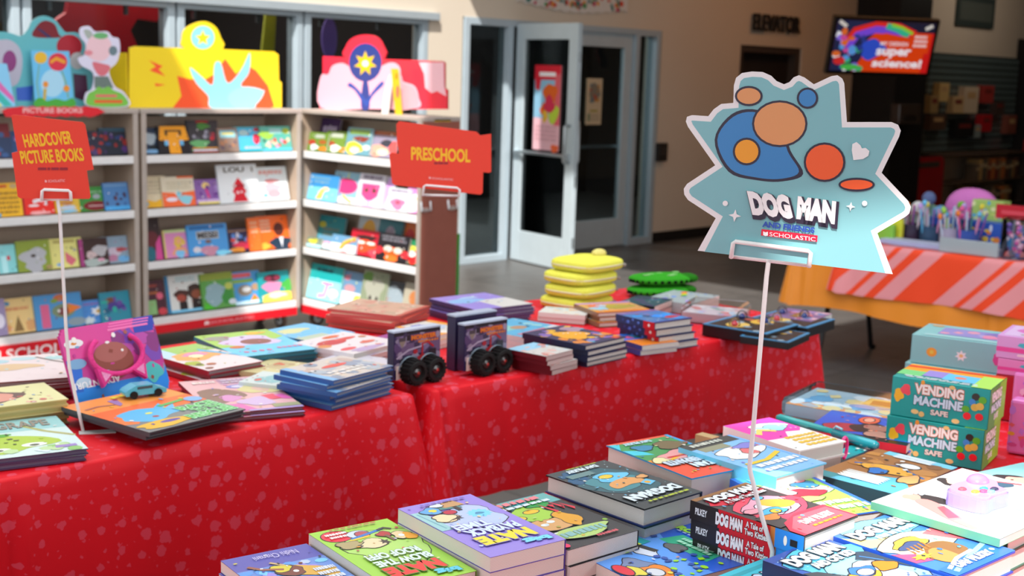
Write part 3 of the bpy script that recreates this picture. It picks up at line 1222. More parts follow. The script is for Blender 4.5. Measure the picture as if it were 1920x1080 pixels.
# yellow tag on the rim
m = M()
m.box((-.065, -.0, -.03), (.065, .003, .03), 'e8c43a')
m.box((-.045, -.001, -.012), (.045, 0, .012), 'b89a30')
o = m.obj('shelf_tag', MATTE, loc=(5.16, 5.425, 1.31))
tag(o, 'small yellow tag card on the end of the right bookcase', 'tag')
m = M()
m.box((0, 0, 0), (.05, .22, .5), ['3a9a3c', '3a9a3c', '3a9a3c', '3a9a3c', '3a9a3c', '3a9a3c'])
m.prism([(.006, .02), (.044, .02), (.025, .3)], .0, .001, 'f0f4f0')
for i in range(len(m.v) - 6, len(m.v)):
    v = m.v[i]
    m.v[i] = Vector((v.x, -.001 - v.z, v.y + .08))
m.box((.0, -.002, 0), (.05, 0, .07), 'e01a28')
o = m.obj('boxed_set', GLOSS, loc=(5.315, 5.47, .17))
tag(o, 'narrow green, white and red box at the bookcase end', 'box')

# ------------------------------------------------------------------ books
ORD = ['top', 'second', 'third', 'fourth', 'fifth', 'sixth', 'seventh', 'eighth', 'ninth']


def busy(ops, bg, n, sd):
    cols = [o_[-1] for o_ in ops if o_[0] in 'eg' and isinstance(o_[-1], str)] + ['f0ece8', '3a3440', bg]
    shp = [o_ for o_ in ops if o_[0] not in 'tz']
    txt = [o_ for o_ in ops if o_[0] in 'tz']
    return shp + [('r', sd, n, cols, .010, .030, .05, .08, .95, .95)] + txt


def bookmesh(w, h, t, bg, ops, spine='', hard=False, sops=None, pagecol=None, outl=None, nb=18, back=None):
    """local: x right 0-centred, y up 0-centred, z 0..t; the spine is the left edge (x = -w/2)"""
    ov = .003 if hard else .0004
    bt = .0024 if hard else .0006
    p = M()
    p.box((-w / 2 + .002, -h / 2 + ov, bt), (w / 2 - ov, h / 2 - ov, t - bt), pagecol or 'e4ded6')
    pm = p.mesh('book', MATTE if pagecol else PAPER)
    c = M()
    sp = spine or bg
    c.box((-w / 2, -h / 2, t - bt), (w / 2, h / 2, t), [sp, bg, sp, sp, sp, sp])
    c.box((-w / 2, -h / 2, 0), (w / 2, h / 2, bt), back or sp)
    c.box((-w / 2, -h / 2, bt), (-w / 2 + bt, h / 2, t - bt), sp)
    if ops and nb:
        ops = busy(ops, bg, nb, len(ops) * 7 + int(w * 1000))
    c.art(ops, -w / 2, h / 2, w, h, t + 1e-4, LAY, outl)
    if sops:
        s = M()
        s.art(sops, 0, t, h, t, 0)
        n0 = len(c.v)
        c.v += [Vector((-w / 2 - .0002 - v.z, h / 2 - v.x, v.y)) for v in s.v]
        c.f += [[n0 + k for k in f] for f in s.f]
        c.c += s.c
    cm = c.mesh('cover', GLOSS)
    return pm, cm


def onebook(pm, cm, mw, label, group=None):
    o = bpy.data.objects.new('book', pm)
    COL.objects.link(o)
    o.matrix_world = mw
    k = bpy.data.objects.new('cover', cm)
    COL.objects.link(k)
    k.parent = o
    tag(o, label, 'book', group)
    return o


def rect(a, b, c, z, size=None, d=None):
    A, B, Cc = at(*a, z), at(*b, z), at(*c, z)
    e = B - A
    if d:
        Dd = at(*d, z)
        e = (B - A) + (Cc - Dd)
    e.z = 0
    w = e.length / (2 if d else 1)
    e.normalize()
    n = Vector((-e.y, e.x, 0))
    h = abs((Cc - B).dot(n))
    if (Cc - B).dot(n) > 0:
        n = -n
    ctr = (A + Cc) / 2
    if d:
        h = (abs((Cc - B).dot(n)) + abs((Dd - A).dot(n))) / 2
        ctr = (A + B + Cc + Dd) / 4
        if size:
            w, h = size
        return ctr, e, -n, w, h
    if size:
        w, h = size
        ctr = B - e * (w / 2) - n * (h / 2)
    return ctr, e, -n, w, h


def stack(a, b, c, n, t, bg, ops, desc, spine='', hard=False, sops=None, size=None, jit=.004, jr=2.0, z0=None, seed=0, grp=None, dx=0.0, pg=None, outl=None, d=None, back=None):
    z0 = ZT + .002 if z0 is None else z0
    ctr, ex, ey, w, h = rect(a, b, c, z0 + n * t, size, d)
    pm, cm = bookmesh(w, h, t * .97, bg, ops, spine, hard, sops, pg, outl, 18, back)
    rd = random.Random(seed + int(a[0] * 7 + a[1]))
    ang = math.atan2(ex.y, ex.x)
    g = grp or (desc + ' copies')
    for i in range(n):     # i = 0 is the top copy
        z = z0 + (n - 1 - i) * t
        jx = jy = ja = 0
        if i:
            jx, jy, ja = rd.uniform(-jit, jit) + dx * i, rd.uniform(-jit, jit), radians(rd.uniform(-jr, jr))
        mw = Matrix.Translation((ctr.x + jx, ctr.y + jy, z)) @ Matrix.Rotation(ang + ja, 4, 'Z')
        lab = desc if n == 1 else (desc + ', top of stack' if i == 0 else desc + ', %s from top of stack' % ORD[i])
        onebook(pm, cm, mw, lab, g if n > 1 else None)
    return z0 + n * t


ROWN = ('top', 'second', 'third', 'bottom')


def shelfbook(unit, row, x0, x1, ytop, bg, ops, desc, k, spine='', back=0.0):
    z = ROWZ[row] + .013
    off = .045 + .016 * (k % 2) + back
    if unit < 3:
        Y = 6.46 + off
        xm = (x0 + x1) / 2
        p0 = aty(x0, 400, Y)
        p1 = aty(x1, 400, Y)
        # follow the leaning verticals: evaluate at the row's own height
        for _ in range(2):
            q = [(p.x - 0) for p in (p0, p1)]
        ys = [0, 0]
        for j, xx in enumerate((x0, x1)):
            y = 300
            for _ in range(6):
                p = aty(xx, y, Y)
                y += (p.z - z) * 330
            ys[j] = p.x
        lo = (2.755, 3.865)[unit - 1] + .034
        ys = [max(ys[0], lo), min(ys[1], lo + 1.09 - .068)]
        ht = min(aty(xm, ytop, Y + .05).z - z, .215 if row == 0 else .245)
        w = ys[1] - ys[0]
        ctr = Vector(((ys[0] + ys[1]) / 2, Y, z))
        ex = Vector((1, 0, 0))
        outn = Vector((0, -1, 0))
    else:
        X = 5.01 + off
        ys = [0, 0]
        for j, xx in enumerate((x0, x1)):
            y = 300
            for _ in range(6):
                p = atx(xx, y, X)
                y += (p.z - z) * 330
            ys[j] = p.y
        ys = [min(ys[0], 6.545 - .034), max(ys[1], 6.545 - 1.115 + .034)]
        ht = min(atx((x0 + x1) / 2, ytop, X + .05).z - z, .215 if row == 0 else .245)
        w = ys[0] - ys[1]
        ctr = Vector((X, (ys[0] + ys[1]) / 2, z))
        ex = Vector((0, -1, 0))
        outn = Vector((-1, 0, 0))
    lean = radians(13)
    h = ht / cos(lean)
    ey = Vector((0, 0, 1)) * cos(lean) - outn * sin(lean)
    ez = ex.cross(ey)
    t = .014
    pm, cm = bookmesh(w, h, t, bg, ops, spine, True, nb=9)
    c0 = ctr + ey * (h / 2)
    mw = Matrix(((ex.x, ey.x, ez.x, c0.x), (ex.y, ey.y, ez.y, c0.y), (ex.z, ey.z, ez.z, c0.z), (0, 0, 0, 1)))
    onebook(pm, cm, mw, '%s, %s shelf of the %s bookcase' % (desc, ROWN[row], ('', 'left', 'middle', 'right')[unit]), 'books on the %s shelf of the %s bookcase' % (ROWN[row], ('', 'left', 'middle', 'right')[unit]))


def blobs(sd, cols, n=14, s0=.05, s1=.14, x0=.05, y0=.1, x1=.95, y1=.95):
    return ('r', sd, n, cols, s0, s1, x0, y0, x1, y1)


SB = [
    # left bookcase
    (1, 0, -30, 22, 232, '7a1c24', [('b', 0, .4, 1, 1, '2a3a5c'), blobs(1, ['3a5a8c', 'c04048'], 8)], 'dark red and navy book'),
    (1, 0, 18, 60, 246, '2c4a7a', [blobs(2, ['5aa0c8', '8a4a9a'], 9)], 'blue book with violet spots'),
    (1, 0, 150, 196, 246, '26263a', [('b', 0, 0, .12, 1, 'a02a2a'), blobs(3, ['4a3a6a', 'a02a2a'], 8)], 'dark book with red edge'),
    (1, 0, 188, 250, 240, '1c2230', [('b', 0, 0, 1, .14, '2a4a5c'), blobs(4, ['8a2020', '24386a', '4a2a6a'], 12)], 'navy book with dark red marks'),
    (1, 1, -8, 42, 343, 'f2b822', [('b', .1, .06, .5, .14, 'd04a1a'), ('e', .75, .1, .14, .07, 'c8a878'), ('z', .1, .25, .9, .95, 5, 'a87818', 3), ('e', .08, .95, .1, .06, '3aa0d0')], 'gold yellow book with lines of print'),
    (1, 1, 40, 104, 368, 'ea2a20', [('b', 0, 0, .1, 1, 'b01418'), ('l', [(.35, .3), (.5, .2), (.75, .2), (.7, .5)], .1, 'e8e4e8'), ('e', .36, .5, .16, .06, 'f0eef0'), ('g', .5, .92, .3, .1, 3, 'f4a8a8')], 'red book with white doodle'),
    (1, 1, 104, 149, 372, 'd8b03c', [('g', .45, .3, .3, .15, 2, 'c07a3a'), ('g', .5, .62, .35, .15, 5, 'b8c8dc'), ('e', .5, .88, .4, .1, '7ac4e8')], 'small yellow and pale blue book'),
    (1, 1, 148, 204, 350, '3a8a3a', [('b', .1, .18, .9, .24, '8ab08a'), ('e', .6, .4, .13, .1, '9aa0a8'), ('e', .55, .78, .42, .2, '7a1c22'), ('b', .3, .76, .8, .81, 'c8a0a0')], 'green book with dark red oval'),
    (1, 1, 196, 250, 342, '4a7ab0', [('b', .05, .06, .95, .14, '6a90b8'), blobs(9, ['3a2a4a', '6a3a3a', '284a8a'], 9, .05, .1, .1, .4, .9, .85), ('b', 0, .85, 1, 1, '4aa0dc')], 'blue book with small dark figures'),
    (1, 2, -12, 40, 458, '8ad4d8', [('b', .05, .4, .22, .55, 'd0404a'), ('b', .4, .4, .62, .55, 'd0404a'), ('l', [(.1, .5), (.12, 1)], .1, 'e86a6a'), ('b', .3, .4, .5, 1, 'b8ecf0')], 'pale teal book with red socks'),
    (1, 2, 34, 96, 450, '8a9a34', [('g', .5, .55, .4, .3, 6, 'b0b0b6'), ('g', .5, .85, .25, .2, 6, 'b0b0b6'), ('e', .48, .5, .08, .05, '3a2a24'), ('e', .92, .9, .1, .07, 'a89060')], 'olive book with puffy grey shape'),
    (1, 2, 90, 156, 446, 'e4dc84', [('b', .2, .06, .8, .16, 'b8a85a'), ('p', [(.5, .45), (.8, .75), (.65, .95), (.5, .8)], 'd86a7a'), ('e', .3, .88, .08, .06, '8ab0d8'), ('e', .78, .42, .06, .04, 'a8a0a0')], 'pale yellow book with pink bird'),
    (1, 2, 150, 204, 446, '3a2420', [('b', 0, 0, .14, 1, 'a03a7a'), ('g', .72, .45, .25, .2, 2, 'b0acb0'), ('g', .4, .6, .18, .14, 3, 'c8b0b0'), ('g', .5, .88, .4, .14, 4, 'a8b4b0'), ('e', .72, .8, .12, .06, 'e0a0b8')], 'dark brown book with pale puffs'),
    (1, 2, 190, 250, 442, '8a9eb0', [('g', .5, .55, .3, .15, 2, 'c8b8c8'), ('g', .75, .5, .22, .08, 4, 'b04a52'), ('g', .35, .8, .25, .12, 6, 'b87a98'), ('e', .8, .85, .2, .12, '6aa8d8')], 'grey blue book with red and white patches'),
    (1, 3, -20, 14, 560, '9a8ab0', [('e', .6, .6, .3, .2, 'e8e0f0')], 'lilac book'),
    (1, 3, 4, 66, 558, 'ecc884', [('e', .2, .14, .1, .06, '4a8ab0'), ('z', .15, .24, .85, .38, 1, 'd88a5a', 3), ('p', [(.5, .5), (.65, .95), (.35, .95)], '8a6a3a'), ('g', .1, .85, .2, .12, 3, 'e8a060'), ('g', .9, .8, .2, .15, 4, 'e0a468')], 'sandy yellow book with brown peak'),
    (1, 3, 68, 156, 550, '4a90c8', [('b', .12, .28, .3, .95, 'd8608a'), ('e', .55, .12, .14, .1, 'c86a3a'), ('e', .6, .5, .25, .2, '7a8a6a'), ('e', .6, .52, .13, .12, '7a3a3a'), ('p', [(.7, .3), (1, .45), (.7, .6)], 'e87a2a'), ('e', .85, .85, .2, .12, '8a9aa4'), ('e', .42, .2, .08, .06, '7a9a3a')], 'blue book with colourful animals'),
    (1, 3, 152, 208, 560, '4a8ad0', [('z', .1, .1, .9, .26, 1, '8a6ab0', 4), ('s', .6, .5, .3, .22, 7, .6, 'e8e8ec'), ('e', .6, .5, .09, .08, 'e0a83a'), ('s', .25, .85, .25, .18, 7, .6, 'd0dce0')], 'blue book with daisies'),
    (1, 3, 190, 252, 545, '2f8aa0', [('e', .35, .3, .18, .12, '7a4a3a'), ('g', .5, .5, .3, .15, 3, '4a3a8a'), blobs(8, ['2aa898', '1f5a7a', '6a4a9a'], 9)], 'dark teal book with violet shapes'),
    # middle bookcase
    (2, 0, 266, 302, 240, '24344c', [('g', .4, .4, .4, .22, 2, 'a8b4bc'), ('e', .6, .75, .2, .1, '14181c'), ('e', .5, .9, .4, .08, '7aa8d0')], 'navy book with grey machine'),
    (2, 0, 297, 356, 237, '1f1c20', [('p', [(.1, .0), (.9, .0), (.98, .5), (.66, .56), (.7, 1), (.34, 1), (.32, .56), (.04, .5)], 'f0a024'), ('b', .24, .14, .76, .2, '2c2420'), ('b', .24, .2, .32, .34, '2c2420'), ('b', .68, .2, .76, .34, '2c2420'), ('b', .2, .52, .32, .7, '6ab4e0'), ('b', .68, .52, .8, .7, '6ab4e0')], 'black book with orange digger shape'),
    (2, 0, 354, 412, 226, '3c3c40', [('b', .3, .02, .7, .07, 'c01c24'), ('g', .5, .18, .2, .1, 3, '4a8a3c'), blobs(6, ['7a3a48', '9a9aa8', 'c8303a', '5a5a64'], 12, .05, .1, .1, .3, .9, .6), ('g', .35, .72, .3, .12, 2, '6ab070'), ('b', .1, .84, .95, .88, 'e8a03a'), ('b', .12, .9, .9, .95, 'd8e0f0'), ('b', .1, .96, .95, .99, 'e0603a')], 'tall dark book with small toy shapes'),
    (2, 0, 410, 447, 240, '8a7468', [('b', .1, .1, .9, .4, '8ac0c8'), ('b', .2, .2, .8, .28, 'd8c86a'), blobs(7, ['b07a58', '6a5a64'], 9, .06, .12, .1, .5, .9, .95)], 'narrow brown book with pale blue panel'),
    (2, 0, 441, 498, 238, '20a0a8', [('b', .06, .04, .94, .94, '4ab4d8'), ('e', .3, .25, .16, .12, 'a8ccd0'), ('g', .72, .5, .14, .2, 3, 'd82a48'), ('e', .75, .12, .12, .08, 'b02a3a'), ('z', .25, .78, .85, .92, 1, 'c0b8e0', 2)], 'teal book with red figure'),
    (2, 0, 490, 546, 237, '5ab0a0', [('g', .2, .35, .25, .15, 2, '9ac84a'), ('e', .85, .2, .12, .12, 'a8b83a'), ('b', .3, .1, .7, .3, '9ac8c8'), blobs(11, ['d84a3a', 'e8c8a8', '3a6a4a', 'd8a0c0'], 16, .04, .08, .1, .55, .9, .8), ('b', 0, .88, 1, 1, '5ac0dc')], 'green book with row of small figures'),
    (2, 1, 266, 314, 330, 'd8c8a8', [('z', .1, .15, .85, .6, 4, 'b8aa90', 3), ('p', [(0, .7), (.5, .82), (1, .66), (1, 1), (0, 1)], 'eab02a'), ('e', .1, .88, .14, .1, '7aa0b0')], 'cream book with yellow foot'),
    (2, 1, 305, 366, 331, 'd8ccb4', [('b', .5, 0, 1, .06, 'e8622a'), ('z', .12, .16, .88, .44, 3, 'c4b89c', 6), ('p', [(0, .5), (.5, .56), (1, .5), (1, 1), (0, 1)], 'f06a3a'), ('e', .28, .76, .18, .07, 'e8dce8'), ('g', .7, .78, .2, .15, 2, '8accdc'), ('g', .5, .6, .08, .1, 3, '8accdc')], 'cream and orange book with pale blue splash'),
    (2, 1, 362, 418, 336, '8a62a8', [('e', .45, .25, .13, .13, 'e8c878'), ('l', [(.45, .35), (.5, .6), (.52, .75)], .1, 'd0408a'), blobs(3, ['7a4a98', 'a888c0', '6a3a8a'], 9, .04, .08), ('b', .1, .8, 1, .9, 'd0b0e0'), ('b', .15, .9, 1, .99, 'f0e078')], 'purple book with blond figure'),
    (2, 1, 412, 486, 309, 'e4e8ea', [('t', 'LOU', .16, .06, .68, .2, '5a564a', .03), ('t', 'I', .86, .07, .9, .2, '5a564a', .03), ('p', [(.35, .55), (.5, .34), (.64, .55), (.62, .62), (.68, .7), (.62, .78), (.7, .97), (.32, .97), (.38, .78), (.32, .7), (.38, .62)], 'd8142c'), ('b', .36, .53, .64, .58, 'a00c20'), ('e', .45, .72, .04, .03, 'f0c0c8'), ('e', .55, .72, .04, .03, 'f0c0c8')], 'tall white book with red hydrant'),
    (2, 1, 480, 541, 313, 'dfe6e8', [('z', .12, .08, .85, .26, 1, 'e0a098', 5), ('g', .5, .42, .22, .06, 3, 'd88a8a'), ('g', .5, .62, .25, .14, 4, 'c8b8c0'), ('e', .55, .8, .2, .12, 'e8a8b0'), ('e', .28, .84, .07, .05, '6ab0dc')], 'white book with faint pink print'),
    (2, 2, 266, 304, 410, '3a2828', [('e', .5, .5, .4, .2, '6a2a30'), ('e', .35, .85, .3, .18, '2a6a7a'), ('e', .2, .12, .06, .04, 'd8d0d0'), ('p', [(.7, .6), (1, .4), (1, 1), (.6, 1)], 'd04a90')], 'tall dark brown book with teal spot'),
    (2, 2, 308, 360, 430, 'd88ab8', [('b', 0, 0, .06, 1, 'd8c86a'), ('b', .06, 0, 1, .1, 'c8d89a'), ('g', .55, .45, .2, .2, 3, 'e0b848'), ('e', .55, .42, .1, .1, 'e8a878'), ('g', .55, .85, .18, .16, 2, '7ac0e8'), ('l', [(.3, .9), (.4, .7), (.7, .7), (.85, .9)], .1, 'e8a070')], 'pink book with fair haired figure'),
    (2, 2, 354, 428, 420, '4a98d8', [('b', .06, .04, .94, .16, '2a6aa8'), ('b', .22, .22, .78, .48, 'b8b8b8'), ('t', 'MESSI', .25, .25, .75, .45, '24242a', .03), ('e', .5, .56, .08, .06, '7a5a50'), ('g', .5, .85, .22, .16, 2, 'c88aa0'), ('e', .2, .8, .1, .1, 'd8d0d8'), ('g', .85, .95, .2, .08, 4, '8adcf8')], 'blue book with boxed title and pink figure'),
    (2, 2, 424, 476, 428, '28284c', [('b', 0, 0, .06, 1, 'b8863a'), ('b', .1, .05, .95, .13, '8a6a54'), blobs(14, ['d84a3a', '5a8ad0', 'c8c8d8'], 9, .06, .1, .2, .25, .9, .6), ('g', .6, .72, .35, .15, 2, 'e83a5a'), ('g', .35, .9, .3, .1, 5, 'f8a03a')], 'navy book with red and orange flames'),
    (2, 2, 468, 490, 408, 'f07028', [('z', .2, .1, .8, .5, 3, 'e8b088', 8)], 'orange book partly hidden'),
    (2, 2, 484, 548, 404, 'f26a22', [('z', .06, .1, .42, .5, 4, 'f0c0a0', 3), ('e', .68, .42, .16, .2, '5a2a24'), ('g', .7, .85, .32, .2, 2, '24384c'), ('p', [(.66, .66), (.8, .66), (.73, .98)], 'e8eaf0'), ('g', .2, .9, .15, .1, 4, 'ffb040')], 'orange book with portrait in suit'),
    (2, 3, 268, 312, 525, '4a2430', [('z', .1, .1, .7, .22, 1, 'a8483a', 2), ('z', .1, .3, .7, .42, 1, 'b8683a', 4), ('e', .75, .45, .16, .1, 'd8607a'), ('b', .05, .55, .55, .95, '8ab878'), ('e', .8, .88, .2, .1, 'c8404a')], 'dark maroon book with green block'),
    (2, 3, 314, 388, 514, 'd8d8d4', [('b', 0, 0, .08, 1, '2a7aa8'), ('z', .25, .05, .75, .2, 2, 'a8c8cc', 5), ('g', .38, .55, .18, .16, 2, '4a2a24'), ('g', .75, .48, .24, .2, 3, '3c2822'), ('e', .36, .62, .12, .1, 'a84a3a'), ('e', .76, .55, .14, .12, '8a4a34'), ('b', .3, .72, .5, .98, '241c1c'), ('b', .62, .68, .9, .95, '241c1c'), ('b', .08, .93, 1, 1, '7ac4e8')], 'white book with two brown haired heads'),
    (2, 3, 380, 440, 511, '5a9a4a', [('b', 0, 0, 1, .2, '8a9a3a'), ('g', .45, .6, .38, .3, 3, '8aa8b0'), ('g', .8, .7, .18, .25, 5, '3a8a3c'), ('e', .85, .4, .12, .1, 'b8c05a'), ('p', [(.05, .8), (.4, 1), (.05, 1)], '4ab82a'), ('e', .92, .85, .12, .08, 'd0d8e0')], 'green book with big grey blue shape'),
    (2, 3, 436, 490, 508, '4a98d0', [('b', .05, .05, .7, .18, 'e0606a'), ('b', .05, .24, .75, .34, '8ab04a'), ('e', .45, .58, .25, .17, '8a7a6a'), ('e', .5, .55, .15, .08, 'd8d8d8'), ('e', .82, .5, .14, .11, 'b89070'), ('p', [(.6, .9), (.75, .7), (.9, .9)], 'f08a24'), ('b', 0, .9, 1, 1, 'd0f0ff')], 'blue book with red title bar'),
    (2, 3, 487, 545, 508, '1f9aa0', [('e', .45, .22, .28, .13, '4a1c2a'), ('e', .33, .22, .1, .09, '8a3048'), ('e', .6, .22, .1, .09, '8a3048'), ('g', .42, .52, .3, .2, 2, 'e08ab0'), ('g', .9, .5, .16, .2, 6, '4ab04a'), ('p', [(.1, .78), (.5, .68), (1, .72), (1, 1), (.05, 1)], 'f8e05a'), ('g', .55, .8, .3, .08, 3, 'fff4d8')], 'teal book with pink face in dark glasses'),
    # right bookcase
    (3, 0, 588, 632, 222, '4a3060', [('z', .1, .2, .9, .5, 1, 'd0c0e0', 2), ('b', 0, .6, 1, 1, '2a2030')], 'dark violet box', .06),
    (3, 0, 572, 614, 248, '6a8a34', [('b', .3, .1, .8, .3, 'b0b8a8'), ('e', .2, .55, .2, .15, 'b0402a'), ('e', .75, .5, .2, .12, 'a85a2a'), ('g', .35, .8, .2, .16, 4, 'e8ecf0'), ('g', .8, .85, .2, .12, 5, 'f0802a')], 'green book with orange and white figures'),
    (3, 0, 610, 652, 246, '74923a', [('b', .2, .1, .75, .3, 'b8c0ac'), ('e', .25, .6, .2, .12, 'a8482a'), ('g', .5, .8, .25, .16, 4, 'f4f4ec'), ('g', .85, .85, .2, .12, 5, 'f08a3a')], 'second green book with white figures'),
    (3, 0, 648, 694, 240, '6a9aa8', [('b', .1, .05, .9, .25, '7a9a4a'), ('g', .6, .4, .3, .1, 2, '8a3a2a'), ('g', .35, .75, .35, .22, 3, 'f8d83a'), ('e', .4, .82, .2, .12, 'fff4d0'), ('e', .85, .7, .15, .1, 'd8ece0')], 'blue book with big yellow blob'),
    (3, 0, 690, 742, 246, '9a90a8', [('b', 0, 0, 1, .16, '9a4a2a'), ('e', .65, .45, .2, .14, '3a3a48'), ('g', .4, .75, .35, .22, 3, 'f0a890'), ('e', .55, .8, .2, .12, 'f8e8c0'), ('g', .9, .6, .14, .25, 5, 'f05a5a')], 'mauve book with peach patches'),
    (3, 1, 570, 632, 326, '3a8cc8', [('b', .1, .12, .7, .2, '6a98b0'), ('z', .15, .25, .7, .36, 1, '7aa0b0', 2), ('b', 0, .5, 1, 1, '7ad0ec'), ('p', [(.3, .95), (.42, .6), (.5, .5), (.65, .52), (.55, .7), (.5, .95)], 'f4d060'), ('e', .6, .55, .12, .08, 'f6e0a0')], 'blue book with yellow giraffe shape'),
    (3, 1, 622, 674, 322, '8ab8cc', [('l', [(.1, .05), (.45, .4)], .04, '8aa8b0'), ('l', [(.5, .02), (.5, .4)], .04, 'c8c850'), ('l', [(.9, .05), (.55, .4)], .04, '7ab8c8'), ('e', .48, .45, .4, .25, 'd83a78'), ('b', 0, .8, 1, 1, 'f4f4f0'), ('l', [(.4, .75), (.55, .85), (.75, .95)], .07, 'f0d868')], 'pale blue book with pink balloon'),
    (3, 1, 668, 716, 326, 'd8d4dc', [('z', .15, .02, .9, .2, 1, '7a6a80', 3), ('p', [(.15, .3), (.85, .3), (.8, .65), (.6, .8), (.4, .8), (.18, .65)], 'e04884'), ('e', .35, .5, .07, .06, '4a3a24'), ('e', .65, .5, .07, .06, '4a3a24'), ('b', .45, .8, .55, .96, 'e0a8e0'), ('b', .3, .94, .7, .98, 'e0a8e0')], 'white book with pink cup'),
    (3, 1, 706, 736, 330, 'ccc4d4', [('l', [(.8, .1), (.5, .5), (.3, .9)], .4, 'd8a0e0')], 'pale lilac book'),
    (3, 1, 726, 766, 352, 'd4d8dc', [('z', .1, .06, .9, .2, 1, '8a6a90', 3), ('g', .5, .68, .32, .24, 2, 'f07aa0'), ('e', .5, .62, .12, .08, 'a8506a')], 'white book with pink berry'),
    (3, 1, 760, 792, 352, 'e08ac8', [('e', .55, .45, .3, .22, 'fbf4f4'), ('g', .5, .8, .4, .16, 3, 'f8e0f0'), ('e', .6, .42, .05, .04, 'e8c860')], 'pink book with white figure'),
    (3, 2, 588, 642, 404, '2a8890', [('e', .15, .3, .14, .1, 'c0b840'), ('z', .2, .35, .8, .7, 2, '6a7a70', 3)], 'tall teal book at the back', .07),
    (3, 2, 666, 708, 404, 'b8c4c4', [('e', .5, .45, .3, .35, 'e0a82a'), ('e', .5, .75, .2, .14, 'f8f0e0')], 'white book with yellow egg at the back', .07),
    (3, 2, 704, 748, 412, '2a7a84', [('e', .5, .35, .2, .2, '9a90a0'), ('g', .3, .6, .25, .15, 3, '24505c')], 'dark teal book at the back', .07),
    (3, 2, 746, 788, 412, 'e0783a', [('e', .4, .4, .2, .18, 'd02a24'), ('b', 0, .7, 1, .9, 'f0d8a0')], 'orange book at the back', .07),
    (3, 2, 562, 604, 442, '7a8a7a', [('g', .4, .4, .32, .22, 2, 'e8d84a'), ('g', .55, .2, .2, .14, 5, 'b8b83a'), ('b', 0, .7, 1, 1, 'b8ecf4')], 'grey green book with yellow flower'),
    (3, 2, 596, 630, 440, '6a9ab8', [('b', 0, .45, 1, 1, 'd8f0f8'), ('e', .55, .55, .22, .14, 'f4a8c0'), ('e', .5, .8, .2, .12, 'f0f8fc')], 'pale blue book with pink blob'),
    (3, 2, 622, 668, 440, '6a9cc0', [('b', 0, .5, 1, 1, 'eef2f0'), ('l', [(.35, .85), (.5, .45), (.75, .2), (.95, .1)], .1, 'd8b84a'), ('l', [(.42, .85), (.57, .5), (.8, .27), (.97, .18)], .05, 'c87a3a'), ('e', .35, .9, .25, .07, 'fdfdf8'), ('e', .55, .94, .14, .04, 'f0808a')], 'blue and white book with rainbow arc'),
    (3, 2, 656, 714, 430, 'c01c30', [('g', .5, .3, .32, .1, 2, '3a2424'), ('g', .5, .62, .36, .24, 3, 'f0502a'), ('e', .34, .5, .14, .06, 'fff0e0'), ('e', .66, .5, .14, .06, 'fff0e0'), ('g', .1, .9, .2, .12, 5, 'f06a4a'), ('g', .85, .85, .2, .2, 6, 'e84a5a')], 'red book with orange scowling mask'),
    (3, 2, 706, 764, 438, '222024', [('z', .1, .06, .9, .3, 2, '7a7880', 4), ('g', .5, .66, .3, .2, 2, 'f0581c'), ('e', .36, .56, .14, .12, 'd8d0c0'), ('e', .68, .58, .14, .12, 'd8d0c0'), ('g', .1, .65, .12, .14, 4, 'd8303a'), ('g', .92, .7, .12, .14, 5, 'd8303a'), ('e', .5, .9, .22, .12, 'f8742a')], 'black book with round eyed orange mask'),
    (3, 2, 750, 794, 446, '2a8a5a', [('b', 0, .5, .4, 1, '7ae0d0'), ('e', .5, .4, .2, .12, 'f0d850'), ('g', .65, .72, .36, .25, 3, 'e02a2a'), ('e', .5, .6, .16, .12, 'fff8f0'), ('e', .85, .62, .14, .12, 'fff8f0')], 'green book with red round eyed mask'),
    (3, 3, 574, 636, 496, '1ea8a8', [('b', .2, .1, .7, .2, '1a5a60'), ('b', 0, .42, 1, 1, '9aeaf4'), ('l', [(.6, .5), (.55, .85), (.35, .9)], .1, 'e0a0ec'), ('b', .42, .48, .76, .54, 'e87aa0'), ('e', .8, .75, .16, .12, 'f0fcff')], 'teal book with curled pink letter'),
    (3, 3, 630, 682, 508, '6a90b0', [('e', .3, .2, .12, .08, 'c87a8a'), ('e', .45, .5, .2, .12, 'c09098'), ('b', 0, .6, 1, 1, 'e8f0f4'), ('g', .8, .82, .2, .16, 3, 'e8e05a')], 'grey blue book with pale foot'),
    (3, 3, 674, 720, 508, '8a9478', [('g', .5, .45, .36, .32, 2, 'a8a898'), ('e', .4, .68, .05, .07, '241c1c'), ('e', .66, .68, .05, .07, '241c1c'), ('g', .2, .15, .2, .12, 5, '5a8a3a')], 'olive book with grey animal'),
    (3, 3, 714, 756, 525, '44484a', [('g', .5, .5, .4, .35, 3, '9aa8b0'), ('g', .12, .6, .12, .3, 4, 'b05a30')], 'charcoal book with round grey shape'),
    (3, 3, 752, 790, 530, 'b0a894', [('e', .55, .4, .25, .2, 'c07a48'), ('g', .4, .75, .3, .14, 3, '9a8a78')], 'tan book with brown disc'),
]
_k = 0
for b in SB:
    shelfbook(b[0], b[1], b[2], b[3], b[4], b[5], b[6], b[7], _k, back=(b[8] if len(b) > 8 else 0.0))
    _k += 1

# ------------------------------------------------------------------ header boards on the bookcases
BZ = BTOP + .026


def pxpoly(pts, Y):
    """photo outline -> x,z on the upright plane y = Y (or -y,z on the plane x = -Y when Y < 0)"""
    if Y < 0:
        return [(-atx(px, py, -Y).y, atx(px, py, -Y).z) for px, py in pts]
    return [(aty(px, py, Y).x, aty(px, py, Y).z) for px, py in pts]


